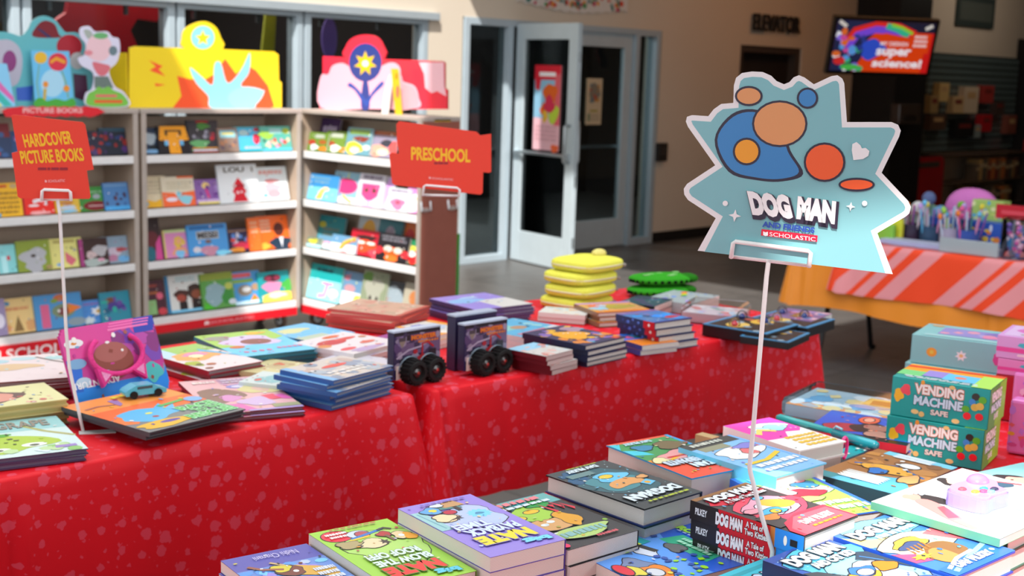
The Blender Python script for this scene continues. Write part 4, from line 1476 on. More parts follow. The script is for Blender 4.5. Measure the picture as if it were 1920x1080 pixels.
def board(name, label, pts, Y, t, col, ops_px, mat=GLOSS, edge=None, side=None):
    """upright cut-out board facing -y; ops_px = [(points or ellipse in photo pixels, colour)]"""
    o2 = pxpoly(pts, Y)
    cx = sum(p[0] for p in o2) / len(o2)
    zb = min(p[1] for p in o2)
    m = M()
    m.prism([(x - cx, z - zb) for x, z in o2], 0, t, col, side or col)
    k = 0
    for op in ops_px:
        k += 1
        if op[0] == 'e':
            _, x, y, rx, ry, c = op
            pts2 = [(x + rx * cos(2 * pi * i / 20), y + ry * sin(2 * pi * i / 20)) for i in range(20)]
        elif op[0] == 't':
            _, s, x0, y0, x1, y1, c, off = op
            a = pxpoly([(x0, y1)], Y)[0]
            b = pxpoly([(x1, y0)], Y)[0]
            m.text(s, a[0] - cx, a[1] - zb, b[0] - cx, b[1] - zb, t + k * 1.5e-4, c, off)
            continue
        else:
            pts2, c = op[1], op[2]
        q = [(x - cx, z - zb, t + k * 1.5e-4) for x, z in pxpoly(pts2, Y)]
        ar = sum(q[i][0] * q[(i + 1) % len(q)][1] - q[(i + 1) % len(q)][0] * q[i][1] for i in range(len(q)))
        m.poly(q if ar > 0 else q[::-1], c)
    o = m.obj(name, mat)
    if Y < 0:
        frame(o, Vector((0, -1, 0)), Vector((0, 0, 1)), Vector((-1, 0, 0)), Vector((-Y, -cx, zb)))
    else:
        frame(o, Vector((1, 0, 0)), Vector((0, 0, 1)), Vector((0, -1, 0)), Vector((cx, Y, zb)))
    if label:
        tag(o, label, 'display board')
    return o


def smooth(pts, n=6):
    """closed Catmull-Rom through the points"""
    out = []
    m = len(pts)
    for i in range(m):
        p0, p1, p2, p3 = [Vector(pts[(i + j) % m]) for j in (-1, 0, 1, 2)]
        for k in range(n):
            t = k / n
            out.append(tuple(.5 * ((2 * p1) + (p2 - p0) * t + (2 * p0 - 5 * p1 + 4 * p2 - p3) * t * t + (3 * p1 - p0 - 3 * p2 + p3) * t ** 3)))
    return out


YB = 6.60
# yellow board, its left end folded back
o = board('header_board', 'yellow header board with orange flames on the middle bookcase',
          [(240, 212), (241, 100), (252, 97), (345, 100)] + smooth([(345, 100), (340, 82), (345, 65), (362, 54), (383, 50), (402, 60), (412, 80), (416, 102)], 4)[:-5] + [(416, 102), (512, 106), (520, 112), (521, 160), (526, 164), (526, 211)],
          YB, .012, 'f8d81e',
          [('p', [(322, 212), (338, 190), (330, 152), (352, 158), (380, 160), (398, 150), (420, 120), (440, 148), (462, 132), (478, 142), (500, 170), (512, 208), (505, 212)], 'ff5a2a'),
           ('p', smooth([(395, 212), (388, 190), (365, 165), (354, 136), (378, 155), (396, 168), (400, 130), (412, 128), (425, 165), (450, 140), (466, 108), (465, 145), (450, 170), (480, 178), (494, 180), (478, 205), (470, 212)], 4), '8ed4dc'),
           ('p', smooth([(440, 212), (425, 190), (452, 172), (492, 180), (474, 208)], 4), '9adfe6'),
           ('p', [(277, 123), (303, 134), (295, 140), (308, 153), (278, 142), (290, 135)], 'ff5a2a'), ('p', [(288, 166), (308, 169), (290, 172)], 'ff5a2a'),
           ('s', 0, 0, 0, 0, 0) if False else ('e', 378, 80, 22, 22, '8ed4dc'), ('p', [(378, 66), (382, 76), (392, 77), (384, 84), (387, 94), (378, 88), (369, 94), (372, 84), (364, 77), (374, 76)], 'f8d81e')],
          side='d8b818')
m = M()
a = pxpoly([(237, 212)], YB)[0]
m.box((0, 0, 0), (.006, .22, .27), 'f8d81e')
fl = m.obj('folded_end', GLOSS, o)
fl.matrix_world = Matrix.Translation((a[0] + .004, YB, BZ))
o.location.z = BZ
YB2 = -5.17
o2 = board('header_board', 'red header board with pink clouds on the right bookcase',
           [(602, 210), (602, 164), (608, 160), (608, 112), (650, 114)] + smooth([(650, 114), (652, 92), (664, 78), (686, 72), (708, 76), (720, 92), (723, 118)], 4)[:-5] + [(723, 118), (832, 122), (836, 125), (836, 172), (841, 176), (841, 212)],
           YB2, .012, 'f83048',
           [('p', smooth([(604, 208), (604, 150), (618, 146), (626, 130), (645, 125), (662, 134), (676, 140), (708, 135), (735, 124), (752, 132), (757, 158), (780, 168), (788, 190), (784, 210), (690, 211)], 4), 'fbb8c8'),
            ('p', smooth([(735, 208), (745, 140), (756, 150), (760, 164), (778, 170), (787, 190), (783, 209)], 4), 'dca8b4'),
            ('p', [(788, 124), (835, 124), (836, 170), (840, 188), (822, 178), (812, 182), (800, 172), (798, 146)], 'fbc4d0'),
            ('e', 688, 124, 31, 36, '2c3f8e'), ('p', smooth([(680, 208), (684, 158), (692, 158), (696, 208)], 3), '2c3f8e'),
            ('p', smooth([(655, 168), (668, 176), (684, 200), (692, 206), (702, 186), (722, 166), (718, 160), (700, 180), (690, 194), (676, 176), (660, 162)], 3), '2c4fa8'),
            ('p', [(688 + (22 if i % 2 == 0 else 11) * sin(pi * i / 7), 126 - (24 if i % 2 == 0 else 12) * cos(pi * i / 7)) for i in range(14)], 'f4c41e'),
            ('e', 688, 126, 6, 6, 'f8f4f0')], side='c0182c')
o2.location.z = BZ
# pale prop and yellow ribbon card beside it
m = M()
m.prism([(0, 0), (.055, 0), (.07, .1), (.10, .24), (.06, .22), (.02, .12)], 0, .006, 'ece8e0')
o = m.obj('prop_card', MATTE)
p = atx(717, 210, 5.11)
frame(o, Vector((0, -1, 0)), Vector((0, 0, 1)), Vector((-1, 0, 0)), Vector((5.11, p.y, BZ)))
tag(o, 'narrow white card standing before the red header board', 'card')
m = M()
m.prism([(.045, 0), (.1, 0), (.06, .26), (.0, .26)], 0, .006, 'eab824')
m.art([('b', .4, .1, .62, .22, 'd08a1a'), ('e', .62, .5, .14, .14, 'c86a5a')], 0, .26, .1, .26, .0064, 2e-4)
o = m.obj('prop_card', MATTE)
p = atx(733, 210, 5.08)
frame(o, Vector((0, -1, 0)), Vector((0, 0, 1)), Vector((-1, 0, 0)), Vector((5.08, p.y, BZ)))
tag(o, 'slanted yellow strip card standing before the red header board', 'card')

# left header: teal arch board with picture panels, card, cut-out, red banner
Y1 = 6.64
o = board('header_board', 'teal arched header board on the left bookcase',
          [(-60, 208), (-60, 84)] + smooth([(-20, 74), (0, 67), (20, 70), (38, 75), (52, 62), (60, 46), (80, 37), (100, 44), (112, 58), (122, 68), (140, 68), (156, 78), (170, 100), (172, 150), (165, 208)], 4)[4:-4] + [(165, 208)], Y1, .012, '62b4bc',
          [('p', smooth([(60, 76), (68, 55), (82, 46), (100, 52), (108, 70), (110, 78)], 4), '7a1824'), ('p', [(66, 60), (75, 62), (96, 78), (88, 78)], '2a2c5c'),
           ('e', 128, 94, 24, 22, 'a81c2c'), ('p', smooth([(0, 82), (20, 84), (36, 100), (40, 130), (30, 165), (0, 170), (-30, 160), (-30, 90)], 4), 'b8b4c4'), ('e', 16, 122, 13, 20, '8a3a78'),
           ('e', 143, 121, 14, 16, 'b8b8b8'), ('p', [(135, 145), (160, 148), (165, 200), (138, 190)], '4a2440'), ('p', [(28, 172), (60, 168), (58, 196), (30, 196)], '3a62c0')])
o.location.z = BZ
m_pts = [(57, 78), (128, 80), (137, 176), (136, 186), (66, 184), (64, 170)]
o = board('display_card', 'sky blue card with two balloons and grass, on the left bookcase', m_pts, 6.585, .006, '6ac0ec',
          [('e', 97, 140, 22, 26, 'a8d8f0'), ('e', 75, 92, 12, 11, 'e8b832'), ('e', 107, 100, 18, 17, 'd83048'), ('p', [(92, 98), (104, 90), (122, 98), (120, 104), (104, 97), (94, 104)], 'e8a02a'), ('p', [(71, 104), (73, 104), (69, 140), (73, 166), (70, 166), (66, 140)], '7ab0a0'), ('p', [(113, 117), (116, 117), (124, 140), (128, 168), (125, 168), (120, 140)], '7ab0a0'), ('e', 84, 142, 5, 6, 'e8922a'), ('p', [(80, 150), (86, 150), (84, 172), (79, 172)], 'c8a83a'), ('e', 123, 150, 6, 6, 'e8922a'), ('p', smooth([(66, 184), (66, 170), (76, 167), (86, 173), (104, 169), (120, 173), (135, 168), (136, 185)], 3), '4aa83c')])
o.location.z = BZ
o = board('display_card', 'white edged pink cut-out card on a green base, on the left bookcase',
          smooth([(165, 208), (160, 184), (172, 175), (174, 146), (152, 132), (146, 118), (158, 112), (160, 92), (150, 78), (150, 62), (166, 58), (178, 68), (200, 68), (210, 78), (222, 82), (224, 104), (218, 126), (204, 142), (214, 170), (232, 182), (240, 208)], 4), 6.555, .006, 'dcd8ec',
          [('p', smooth([(156, 66), (168, 66), (174, 78), (164, 82)], 4), 'a8b0a8'), ('p', smooth([(165, 84), (178, 74), (196, 76), (208, 92), (202, 116), (186, 124), (168, 118), (160, 106)], 4), 'ecc4cc'), ('e', 188, 76, 14, 6, '6ab070'), ('e', 211, 104, 8, 9, '6a8088'), ('p', smooth([(172, 126), (190, 128), (206, 134), (196, 150), (182, 148)], 4), 'd8707c'), ('e', 165, 108, 8, 5, 'e08a94'), ('p', [(176, 152), (202, 152), (212, 174), (176, 174)], '6a7a74'),
           ('p', smooth([(166, 207), (164, 186), (176, 178), (184, 171), (192, 175), (202, 171), (212, 178), (230, 186), (236, 207)], 4), '7ac04a'), ('p', [(178, 186), (218, 186), (218, 191), (178, 191)], 'e06a6a'), ('p', [(176, 196), (228, 196), (228, 202), (176, 202)], 'e0602a')])
o.location.z = BZ
o = board('display_card', 'pale blue and rainbow striped card at the left frame edge', [(-14, 200), (-10, 117), (12, 118), (28, 198)], 6.575, .006, '8accf0',
          [('p', [(-12, 140), (24, 180), (26, 192), (-12, 158)], 'd86ab0'), ('p', [(-12, 160), (22, 196), (8, 198), (-12, 178)], '3ab8b0'), ('p', [(-12, 180), (4, 198), (-12, 198)], 'e8d83a')])
o.location.z = BZ
zz = [(4, 208), (12, 203), (30, 201)] + [(40 + 10 * i, 199 + (i % 2) * 2) for i in range(14)] + [(182, 202), (196, 210)] + [(178 - 11 * i, 217 + (i % 2) * 3) for i in range(14)] + [(10, 219)]
o = board('red_banner', 'ragged red picture books banner on the left bookcase front', zz, 6.45, .006, 'e01c2a', [('t', 'PICTURE BOOKS', 42, 202, 154, 212, 'f0b0b0', .04)])
tag(o, 'ragged red picture books banner on the left bookcase front', 'sign')

# ------------------------------------------------------------------ sign holders on the tables


def lifted(px, py, p, n):
    return atplane(px, py, p, n)


def sign(label, hold_label, base, n, outline, ops, wire, clip, col, border=None, rough=GLOSS, t=.0035, side=None):
    """a flat sign in an upright plane through the holder's foot; outline in photo pixels"""
    n = n.normalized()
    fx = Vector((0, 0, 1)).cross(n).normalized()
    fy = Vector((0, 0, 1))

    def L(px, py, off=0.0):
        q = atplane(px, py, base + n * off, n) - (base + n * off)
        return (q.dot(fx), q.dot(fy))
    m = M()
    out = [L(*p) for p in outline]
    m.prism(out, -t, 0, border or col, side or border or col)
    k = 0
    for op in ops:
        k += 1
        z = k * 1.2e-4
        if op[0] == 'q':      # text inside a slanted pixel parallelogram: tl, tr, bl
            _, s, tl, tr, bl, c, off = op[:7]
            A, B, D_ = [Vector(L(*p)) for p in (tl, tr, bl)]
            for cc, oo in (((op[7], off + op[8]), (c, off)) if len(op) > 7 else ((c, off),)):
                vs, fs, _b = textgeo(s, oo)
                bb = textgeo(s, off)[2]
                pts = []
                for x, y in vs:
                    uu = (x - bb[0]) / (bb[2] - bb[0])
                    vv = (bb[3] - y) / (bb[3] - bb[1])
                    q = A + (B - A) * uu + (D_ - A) * vv
                    if len(op) > 9 and cc == op[7]:
                        q += Vector((op[9][0], op[9][1]))
                    pts.append((q.x, q.y, z))
                m.add(pts, fs, cc)
                k += 1
                z = k * 1.2e-4
            continue
        if op[0] == 'e':
            _, x, y, rx, ry, c = op
            pts = [(x + rx * cos(2 * pi * i / 24), y + ry * sin(2 * pi * i / 24)) for i in range(24)]
        else:
            pts, c = op[1], op[2]
        q = [L(*p) for p in pts]
        ar = sum(q[i][0] * q[(i + 1) % len(q)][1] - q[(i + 1) % len(q)][0] * q[i][1] for i in range(len(q)))
        if ar < 0:
            q = q[::-1]
        m.poly([(x, y, z) for x, y in q], c)
    so_ = m.obj('sign', rough)
    frame(so_, fx, fy, n, base)
    tag(so_, label, 'sign')
    h = M()
    r = .0032
    h.tube([(0, 0, -.007)] + [(*L(*p), -.007) for p, d in wire], r, 'e8e6e4', 8)
    ho = h.obj('sign_holder', WIRE, smooth=True)
    frame(ho, fx, fy, n, base)
    c1 = M()
    cl = [L(*p) for p in clip]
    zf = .0045
    c1.tube([(cl[0][0], cl[0][1], -.009), (cl[0][0], cl[0][1], zf)] + [(x, y, zf) for x, y in cl[1:-1]] + [(cl[-1][0], cl[-1][1], zf), (cl[-1][0], cl[-1][1], -.009)], r * .95, 'efedeb', 8)
    c1.tube([(cl[0][0], cl[0][1], -.009), (cl[-1][0], cl[-1][1], -.009)], r * .95, 'efedeb', 8)
    c1.obj('clip', WIRE, ho, smooth=True)
    b = M()
    b.box((-.008, 0, -.012), (.06, .0014, .012), 'e8e6e4')
    b.obj('base', WIRE, ho)
    tag(ho, hold_label, 'sign holder')
    return so_


def facing(px):
    d = ray(px, 540)
    return Vector((-d.x, -d.y, 0)).normalized()


# big star sign in the foreground
bp = atx(1448, 1036, 1.502)
bp = Vector((bp.x, bp.y, ZT + .0005))
star = [(1308, 470), (1342, 409), (1290, 375)] + [(1283, 365), (1282, 354), (1288, 345)] + [(1341, 310), (1290, 238), (1286, 228), (1288, 219), (1297, 216), (1328, 218), (1338, 205), (1352, 195), (1375, 193), (1376, 160), (1380, 146), (1391, 137), (1410, 134), (1430, 135), (1446, 142), (1456, 152), (1470, 158), (1480, 154), (1488, 145), (1498, 141), (1508, 145), (1526, 158), (1558, 143), (1570, 141), (1579, 147), (1583, 156), (1588, 229), (1672, 229), (1684, 234), (1689, 245), (1686, 256), (1653, 324), (1703, 377), (1708, 388), (1705, 400), (1698, 406), (1645, 437), (1674, 514)]
cxy = (1490, 325)


def inset(pts, d):
    out = []
    n = len(pts)
    ar = sum(pts[i][0] * pts[(i + 1) % n][1] - pts[(i + 1) % n][0] * pts[i][1] for i in range(n))
    sg = 1 if ar > 0 else -1
    for i in range(n):
        a, b, c = Vector(pts[i - 1]), Vector(pts[i]), Vector(pts[(i + 1) % n])
        e1 = (b - a).normalized()
        e2 = (c - b).normalized()
        n1 = Vector((-e1.y, e1.x)) * sg
        n2 = Vector((-e2.y, e2.x)) * sg
        nn = (n1 + n2)
        nn = nn / max(.35, nn.length_squared / 2) if nn.length > 1e-6 else n1
        out.append(tuple(b + nn * d))
    return out


inner = inset(star, 10)
inner[0] = (1321, 472)
inner[-1] = (1660, 512)


def spark(x, y, r):
    return [(x + (r if i % 2 == 0 else r * .36) * cos(pi * i / 4 + .12), y + (r if i % 2 == 0 else r * .36) * sin(pi * i / 4 + .12)) for i in range(8)]


heart = [(1600, 300), (1597, 282), (1598, 270), (1606, 266), (1613, 272), (1616, 278), (1623, 277), (1630, 283), (1628, 292), (1618, 298)]
OUTL = '33283c'
ops = [('p', inner, '82bcc2'),
       # plain stand-in artwork: overlapping rounded shapes in the sign's blue, tan and orange
       ('p', smooth([(1340, 262), (1372, 214), (1420, 206), (1468, 236), (1482, 282), (1506, 326), (1468, 340), (1420, 338), (1366, 322)], 5), OUTL),
       ('p', smooth([(1345, 262), (1375, 219), (1420, 211), (1463, 239), (1477, 284), (1498, 322), (1466, 335), (1420, 333), (1370, 317)], 5), '3f86c4'),
       ('e', 1462, 232, 52, 44, OUTL), ('e', 1462, 232, 48, 40, 'e09a62'),
       ('e', 1400, 284, 26, 26, OUTL), ('e', 1400, 284, 22, 22, 'f0a028'),
       ('e', 1404, 180, 26, 19, OUTL), ('e', 1404, 180, 22, 15, 'e09a62'), ('e', 1514, 184, 20, 20, OUTL), ('e', 1514, 184, 16, 16, '3f86c4'),
       ('e', 1546, 304, 39, 37, OUTL), ('e', 1546, 304, 35, 33, 'f4602a'), ('e', 1606, 346, 34, 13, OUTL), ('e', 1606, 346, 30, 9, 'f4602a'),
       ('p', heart, 'f2f0f0'), ('p', spark(1378, 404, 12), 'f2f0f0'), ('p', spark(1595, 387, 9), 'f2f0f0'), ('e', 1360, 381, 5, 5, 'f2f0f0'), ('e', 1621, 381, 5, 5, 'f2f0f0'),
       ('q', 'DOG', (1400, 357), (1477, 365), (1411, 403), 'f4f2f2', .075, OUTL, .08, (.002, -.003)), ('q', 'MAN', (1496, 367), (1568, 377), (1493, 410), 'f4f2f2', .075, OUTL, .08, (.002, -.003)),
       ('q', 'AND FRIENDS', (1430, 414), (1528, 426), (1429, 425), '2f4fa8', .05),
       ('p', [(1428, 429), (1533, 441), (1532, 453), (1427, 441)], 'e82040'), ('q', 'SCHOLASTIC', (1443, 434.5), (1529, 444.5), (1443, 442), 'ffffff', .0), ('p', [(1431, 433), (1435, 435), (1440, 434), (1440, 441), (1435, 442), (1431, 440)], 'ffffff')]
sign('star-shaped pale blue sign with white rim, nearest to the camera', 'white bent wire holder carrying the star sign', bp, facing(1480), star, ops,
     [((1448, 1036), 0), ((1430, 978), 0), ((1407, 890), 0), ((1405, 878), 0), ((1408, 850), 0), ((1437, 520), 0), ((1440, 497), 0), ((1441, 488), 0)],
     [(1371, 482), (1375, 455), (1379, 452), (1515, 470), (1520, 474), (1517, 499)], '8fd6dc', border='eceaea')

bp = at(156, 812, ZT + .0005)
ol = [(21, 217), (26, 215), (155, 229), (160, 234), (176, 318), (163, 320), (170, 369), (167, 373), (38, 372), (33, 368), (22, 287), (33, 284)]
sign('red HARDCOVER PICTURE BOOKS sign on the left table', 'thin white wire holder carrying the hardcover picture books sign', bp, facing(100), ol,
     [('q', 'HARDCOVER', (41, 252), (132, 245), (47, 277), 'f4c024', .03), ('q', 'PICTURE BOOKS', (36, 283), (154, 277), (41, 308), 'f4c024', .03), *[('p', [(x, 314), (x + w, 314), (x + w, 319), (x, 319)], '9a2430') for x, w in ((71, 16), (89, 5), (96, 14), (112, 15))], ('q', 'SCHOLASTIC', (90, 337), (122, 336), (90, 342), 'f0a8a8', .02), ('p', [(84, 337), (88, 338), (88, 342), (84, 342)], 'f0a8a8')],
     [((156, 810), 0), ((147, 770), 0), ((130, 690), 0), ((124, 620), 0), ((112, 400), 0), ((108, 376), 0)],
     [(78, 374), (79, 358), (83, 355), (128, 357), (132, 360), (133, 375)], 'e8402c')
bp = at(804, 622, ZT + .037)
ol = [(743, 233), (748, 227), (893, 247), (898, 251), (900, 254), (921, 251), (921, 322), (917, 324), (906, 323), (905, 361), (901, 365), (740, 347), (735, 343), (730, 290), (734, 286), (748, 288), (744, 262)]
sign('red PRESCHOOL sign on the far table', 'thin white wire holder carrying the preschool sign', bp, facing(830), ol,
     [('q', 'PRESCHOOL', (771, 275), (882, 280), (771, 300), 'f4c024', .03), *[('p', [(x, 304), (x + w, 304), (x + w, 308), (x, 308)], '9a2430') for x, w in ((814, 7), (822, 9), (832, 8))], ('q', 'SCHOLASTIC', (810, 332), (850, 335), (810, 336), 'f0a8a8', .02), ('p', [(804, 331), (808, 332), (808, 336), (804, 335)], 'f0a8a8')],
     [((804, 622), 0), ((812, 606), 0), ((823, 588), 0), ((826, 540), 0), ((829, 380), 0), ((828, 364), 0)],
     [(793, 366), (795, 349), (799, 347), (857, 352), (862, 356), (861, 368)], 'e8402c')

# ------------------------------------------------------------------ books on the back tables (covers face the camera)
stack((-112, 802), (105, 779), (187, 832), 2, .011, 'cfe6e4',
      [('b', 0, 0, 1, .34, '9fd2d4'), ('t', 'SOUR GRAPE', .12, .08, .9, .26, '9a9088', .03), ('l', [(.7, .2), (.82, .4), (1, .6)], .04, 'b0b070'), ('g', .5, .66, .34, .22, 3, 'a8c83a'), ('e', .42, .8, .09, .05, 'eef0ee'), ('e', .42, .81, .035, .025, '3a4a2a'), ('e', .68, .74, .09, .05, 'eef0ee'), ('e', .68, .75, .035, .025, '3a4a2a'), ('g', .5, .42, .08, .04, 2, '4aa83c'), blobs(3, ['d8e8f4', '8ac46a', 'b8d8a0'], 14, .03, .07, .05, .82, .95, .97), ('b', .8, .84, .95, .9, '9a82c8')],
      'pale blue picture book with round green fruit', spine='4a3a5a', size=(.25, .25), hard=True, pg='6a6078')
stack((-92, 736), (70, 718), (141, 746), 4, .013, 'dcd8a0',
      [('g', .3, .5, .3, .3, 4, '5a3a3c'), ('g', .3, .55, .22, .2, 6, 'd89080'), ('g', .12, .4, .1, .1, 2, '7a9ad0'), blobs(5, ['c85a5a', 'e8b8a0'], 6, .02, .05, .5, .6, .9, .95)], 'yellow board book with dark haired face', spine='c8b070', jit=.012, hard=True, pg='b8a868')
stack((-70, 674), (107, 662), (142, 706), 4, .012, 'e2d2d4',
      [('e', .3, .2, .16, .08, 'a8ccd8'), ('e', .62, .14, .14, .07, 'b0d0d8'), ('e', .95, .18, .12, .08, 'a8d0d4'), ('g', .45, .45, .3, .12, 3, 'd8b890'), ('l', [(.75, .1), (.9, .3), (1, .4)], .04, '7a6a6a')], 'pale pink book with cloud shapes', spine='7a1c24', jit=.01, hard=True, pg='a08888')
stack((292, 656), (392, 640), (469, 681), 3, .012, 'e8d8dc',
      [('p', [(0, 0), (.75, 0), (.3, .4), (0, .4)], 'b8d8f4'), ('b', .3, 0, 1, .3, '9ac86a'), ('g', .45, .45, .4, .16, 3, 'f4a860'), ('g', .5, .38, .2, .08, 5, 'f08ab8'), ('e', .45, .45, .12, .06, 'fff0c0'), ('p', [(.75, .2), (1, .6), (1, .7), (.7, .3)], '3ab0e0'), ('g', .12, .7, .12, .1, 2, 'a8b83a'), ('e', .15, .75, .06, .03, '3a3428'), ('e', .3, .8, .08, .04, 'b05a3a'), ('e', .12, .92, .07, .03, '8a4a3a')], 'white book with orange slipper shape beside the green stack', spine='9a2a3a', jit=.012, hard=True, pg='988c8c')
stack((370, 631), (500, 616), (592, 655), 3, .012, '6acdf4',
      [('p', [(0, 0), (1, 0), (1, .35), (.6, .55), (0, .6)], 'a4d060'), ('g', .5, .4, .36, .22, 5, 'd8c4ec'), ('e', .55, .46, .2, .12, '8a4a4c'), ('g', .2, .2, .16, .1, 2, '9a9a94'), ('e', .2, .62, .1, .05, 'd86a34'), ('g', .75, .12, .14, .06, 4, 'e8b83a'), *[('e', .18 + .1 * i, .84, .035, .03, 'd86a98') for i in range(4)], *[('e', .64 + .07 * i, .8, .03, .03, 'd880a8') for i in range(5)]], 'green and blue picture book with lilac loaf shape', spine='1f7a90', jit=.01, d=(444, 669), hard=True, pg='4a8a98')
stack((508, 617), (592, 601), (645, 627), 2, .011, '6ac0f0', [('g', .4, .3, .3, .14, 3, 'd8d8a0'), ('b', 0, .7, .6, 1, 'b8c8b0')], 'sky blue book behind the white spotted one', spine='2a7ab8')
stack((553, 642), (648, 620), (752, 641), 3, .012, 'e4dce0', [('e', .35, .35, .25, .13, 'c8203a'), ('e', .65, .32, .2, .06, 'd83a3c'), ('e', .1, .45, .1, .08, 'd88a4a'), ('e', .6, .12, .16, .06, 'e0622a'), ('e', .2, .75, .14, .06, 'e8485a'), ('e', .7, .65, .14, .06, 'e06a5a'), ('g', .4, .9, .3, .08, 4, 'b8a0cc'), ('e', .9, .4, .06, .05, 'c87a48')], 'white picture book with red ovals', jit=.012)
stack((460, 690), (520, 668), (606, 690), 2, .011, 'd8cc98', [('b', .4, .2, .9, .5, 'c8b488'), ('g', .7, .3, .1, .08, 2, 'd8604a'), blobs(6, ['b89a70', 'e0dcb8'], 8, .05, .1)], 'tan picture book in the middle of the left table')
stack((455, 712), (500, 692), (560, 706), 2, .013, 'd0dcdc', [('g', .4, .5, .3, .3, 4, '8ac0c8'), ('e', .3, .3, .1, .08, 'd8625a'), ('b', .6, .6, .9, .95, 'c87a34')], 'small white and teal booklet')
stack((578, 682), (655, 655), (752, 682), 2, .012, 'd0ccd8', [('b', 0, 0, .06, 1, 'f0c020'), ('z', .3, .2, .7, .8, 4, 'e8dc88', 3), ('b', .2, .1, .5, .2, 'b0c8e8'), blobs(9, ['c8b8d0', 'e8e4e4', 'a8b8d0'], 8, .06, .1)], 'activity book with bright yellow spine', spine='f0c020')
stack((655, 646), (740, 622), (792, 640), 2, .010, 'a04a98', [blobs(2, ['d86ab8', '3a9a8a', '5a2a6a'], 12, .06, .12)], 'magenta patterned magazine', spine='6a2a6a')
stack((517, 695), (631, 668), (746, 683), 6, .011, 'ccc2bc',
      [blobs(12, ['a8b4c0', 'd8c8b8', '8a98b0', 'c0a8a0'], 30, .05, .12), ('e', .55, .38, .2, .07, 'e04a44'), ('b', 0, 0, .1, 1, '7ab4e4'), ('z', .2, .6, .8, .85, 2, 'e4e0dc', 3)], 'blue spined picture book', spine='2a5a9a', d=(632, 712), hard=True, jit=.012, jr=4, pg='8a90a0')
stack((151, 747), (321, 708), (436, 786), 2, .0095, 'f09440',
      [('b', 0, .55, 1, 1, '7a7e80'), ('b', 0, .34, 1, .58, 'f06a2a'), ('p', [(0, .6), (.2, .5), (.3, .62), (.1, .78), (0, .74)], 'f07a34'), ('g', .34, .62, .28, .16, 3, '52b4e4'), ('p', [(.5, .5), (.62, .42), (.58, .55), (.7, .5), (.6, .64)], '52b4e4'), ('e', .36, .6, .035, .02, 'e8e04a'), ('e', .34, .7, .03, .02, 'b02a24'), ('l', [(.06, .22), (.2, .2), (.34, .24)], .03, 'a86a5a'), ('p', [(.36, .12), (.46, .1), (.4, .26), (.34, .3)], '9a78b0'),
       ('g', .3, .88, .3, .08, 4, 'e8b428'), ('e', .34, .86, .1, .03, '5a48a8'), ('l', [(.55, .5), (.85, .46)], .05, '4ab060'), ('e', .86, .14, .1, .07, '6ab0e8'), ('z', .42, .04, .76, .12, 1, 'e8d43a', 2), ('e', .92, .5, .08, .07, '7ab0e8'),
       ('t', 'RACE', .6, .62, .97, .72, '3cb44c', .03, 'b8f0c8', .06), ('t', 'TO THE', .66, .74, .97, .82, '3cb44c', .03, 'b8f0c8', .06), ('t', 'RESCUE!', .5, .84, .97, .95, '3cb44c', .03, 'b8f0c8', .06)],
      'orange and grey picture book with green block lettering', spine='4a4e52', hard=True, z0=ZT + .0195, d=(242, 829), jit=.02, jr=5, size=(.235, .275), pg='4a3038')
stack((165, 757), (240, 741), (282, 772), 1, .0165, '2a3a6a', [blobs(4, ['4a5a9a', '6a3a4a'], 8)], 'navy picture book tucked under the orange and grey one', spine='2a2c3c', hard=True, d=(212, 792), pg='3a3038')
stack((314, 718), (467, 705), (596, 760), 2, .0088, 'e8b4b8',
      [('z', .1, .06, .4, .16, 1, 'f0e0dc', 2), ('b', .42, .03, .95, .2, 'c8a0b8'), ('z', .45, .05, .92, .18, 2, 'd8c8dc', 8), ('g', .28, .5, .26, .2, 3, '8a6a62'), ('g', .36, .6, .12, .09, 4, 'd890c8'), ('e', .6, .28, .16, .06, '8a8ad0'), ('e', .6, .28, .1, .035, 'd8d4e8'), ('g', .78, .38, .22, .16, 5, 'd8cc90'), ('g', .8, .4, .1, .08, 2, 'e0b8a8'), ('p', [(.05, .75), (.4, .78), (.5, .95), (.3, 1), (.1, 1)], 'e070b8'), ('g', .6, .75, .2, .12, 6, 'd0b4dc'), ('p', [(.7, .6), (.85, .58), (.9, .72), (.75, .74)], 'e8486a'), ('p', [(.84, .62), (.95, .6), (1, .76), (.9, .74)], 'f070c0'), ('b', .7, .86, 1, .95, 'a8a880'), ('b', .4, .96, 1, 1, 'b8a0d8')],
      'pink storybook with two figures', spine='6a1c2a', jit=.01, d=(422, 775), hard=True, pg='8a7078')

# little toy car on the orange book
e = empty('toy_car', tuple(at(268, 742, ZT + .0395)), radians(-8))
m = M()
m.prism([(-.042, .006), (.044, .006), (.045, .014), (.03, .018), (.016, .026), (-.02, .027), (-.038, .019), (-.044, .014)], -.016, .016, '4ab0c8')
for i, v in enumerate(m.v):
    m.v[i] = Vector((v.x, v.z, v.y))
bev(m.obj('body', PLASTIC, e), .002)
m = M()
m.box((-.018, -.0165, .0185), (.014, .0165, .024), '24404a')
m.obj('window_band', PLASTIC, e)
for sx in (-.026, .026):
    for sy in (-.0165, .0165):
        m = M()
        m.T = Matrix.Translation((sx, sy, .008)) @ Matrix.Rotation(pi / 2, 4, 'X')
        m.lathe([(.008, -.003), (.008, .003)], '141414', 14)
        m.obj('wheel', RUBBER, e)
tag(e, 'small teal toy car fixed on the orange and grey book', 'toy car')

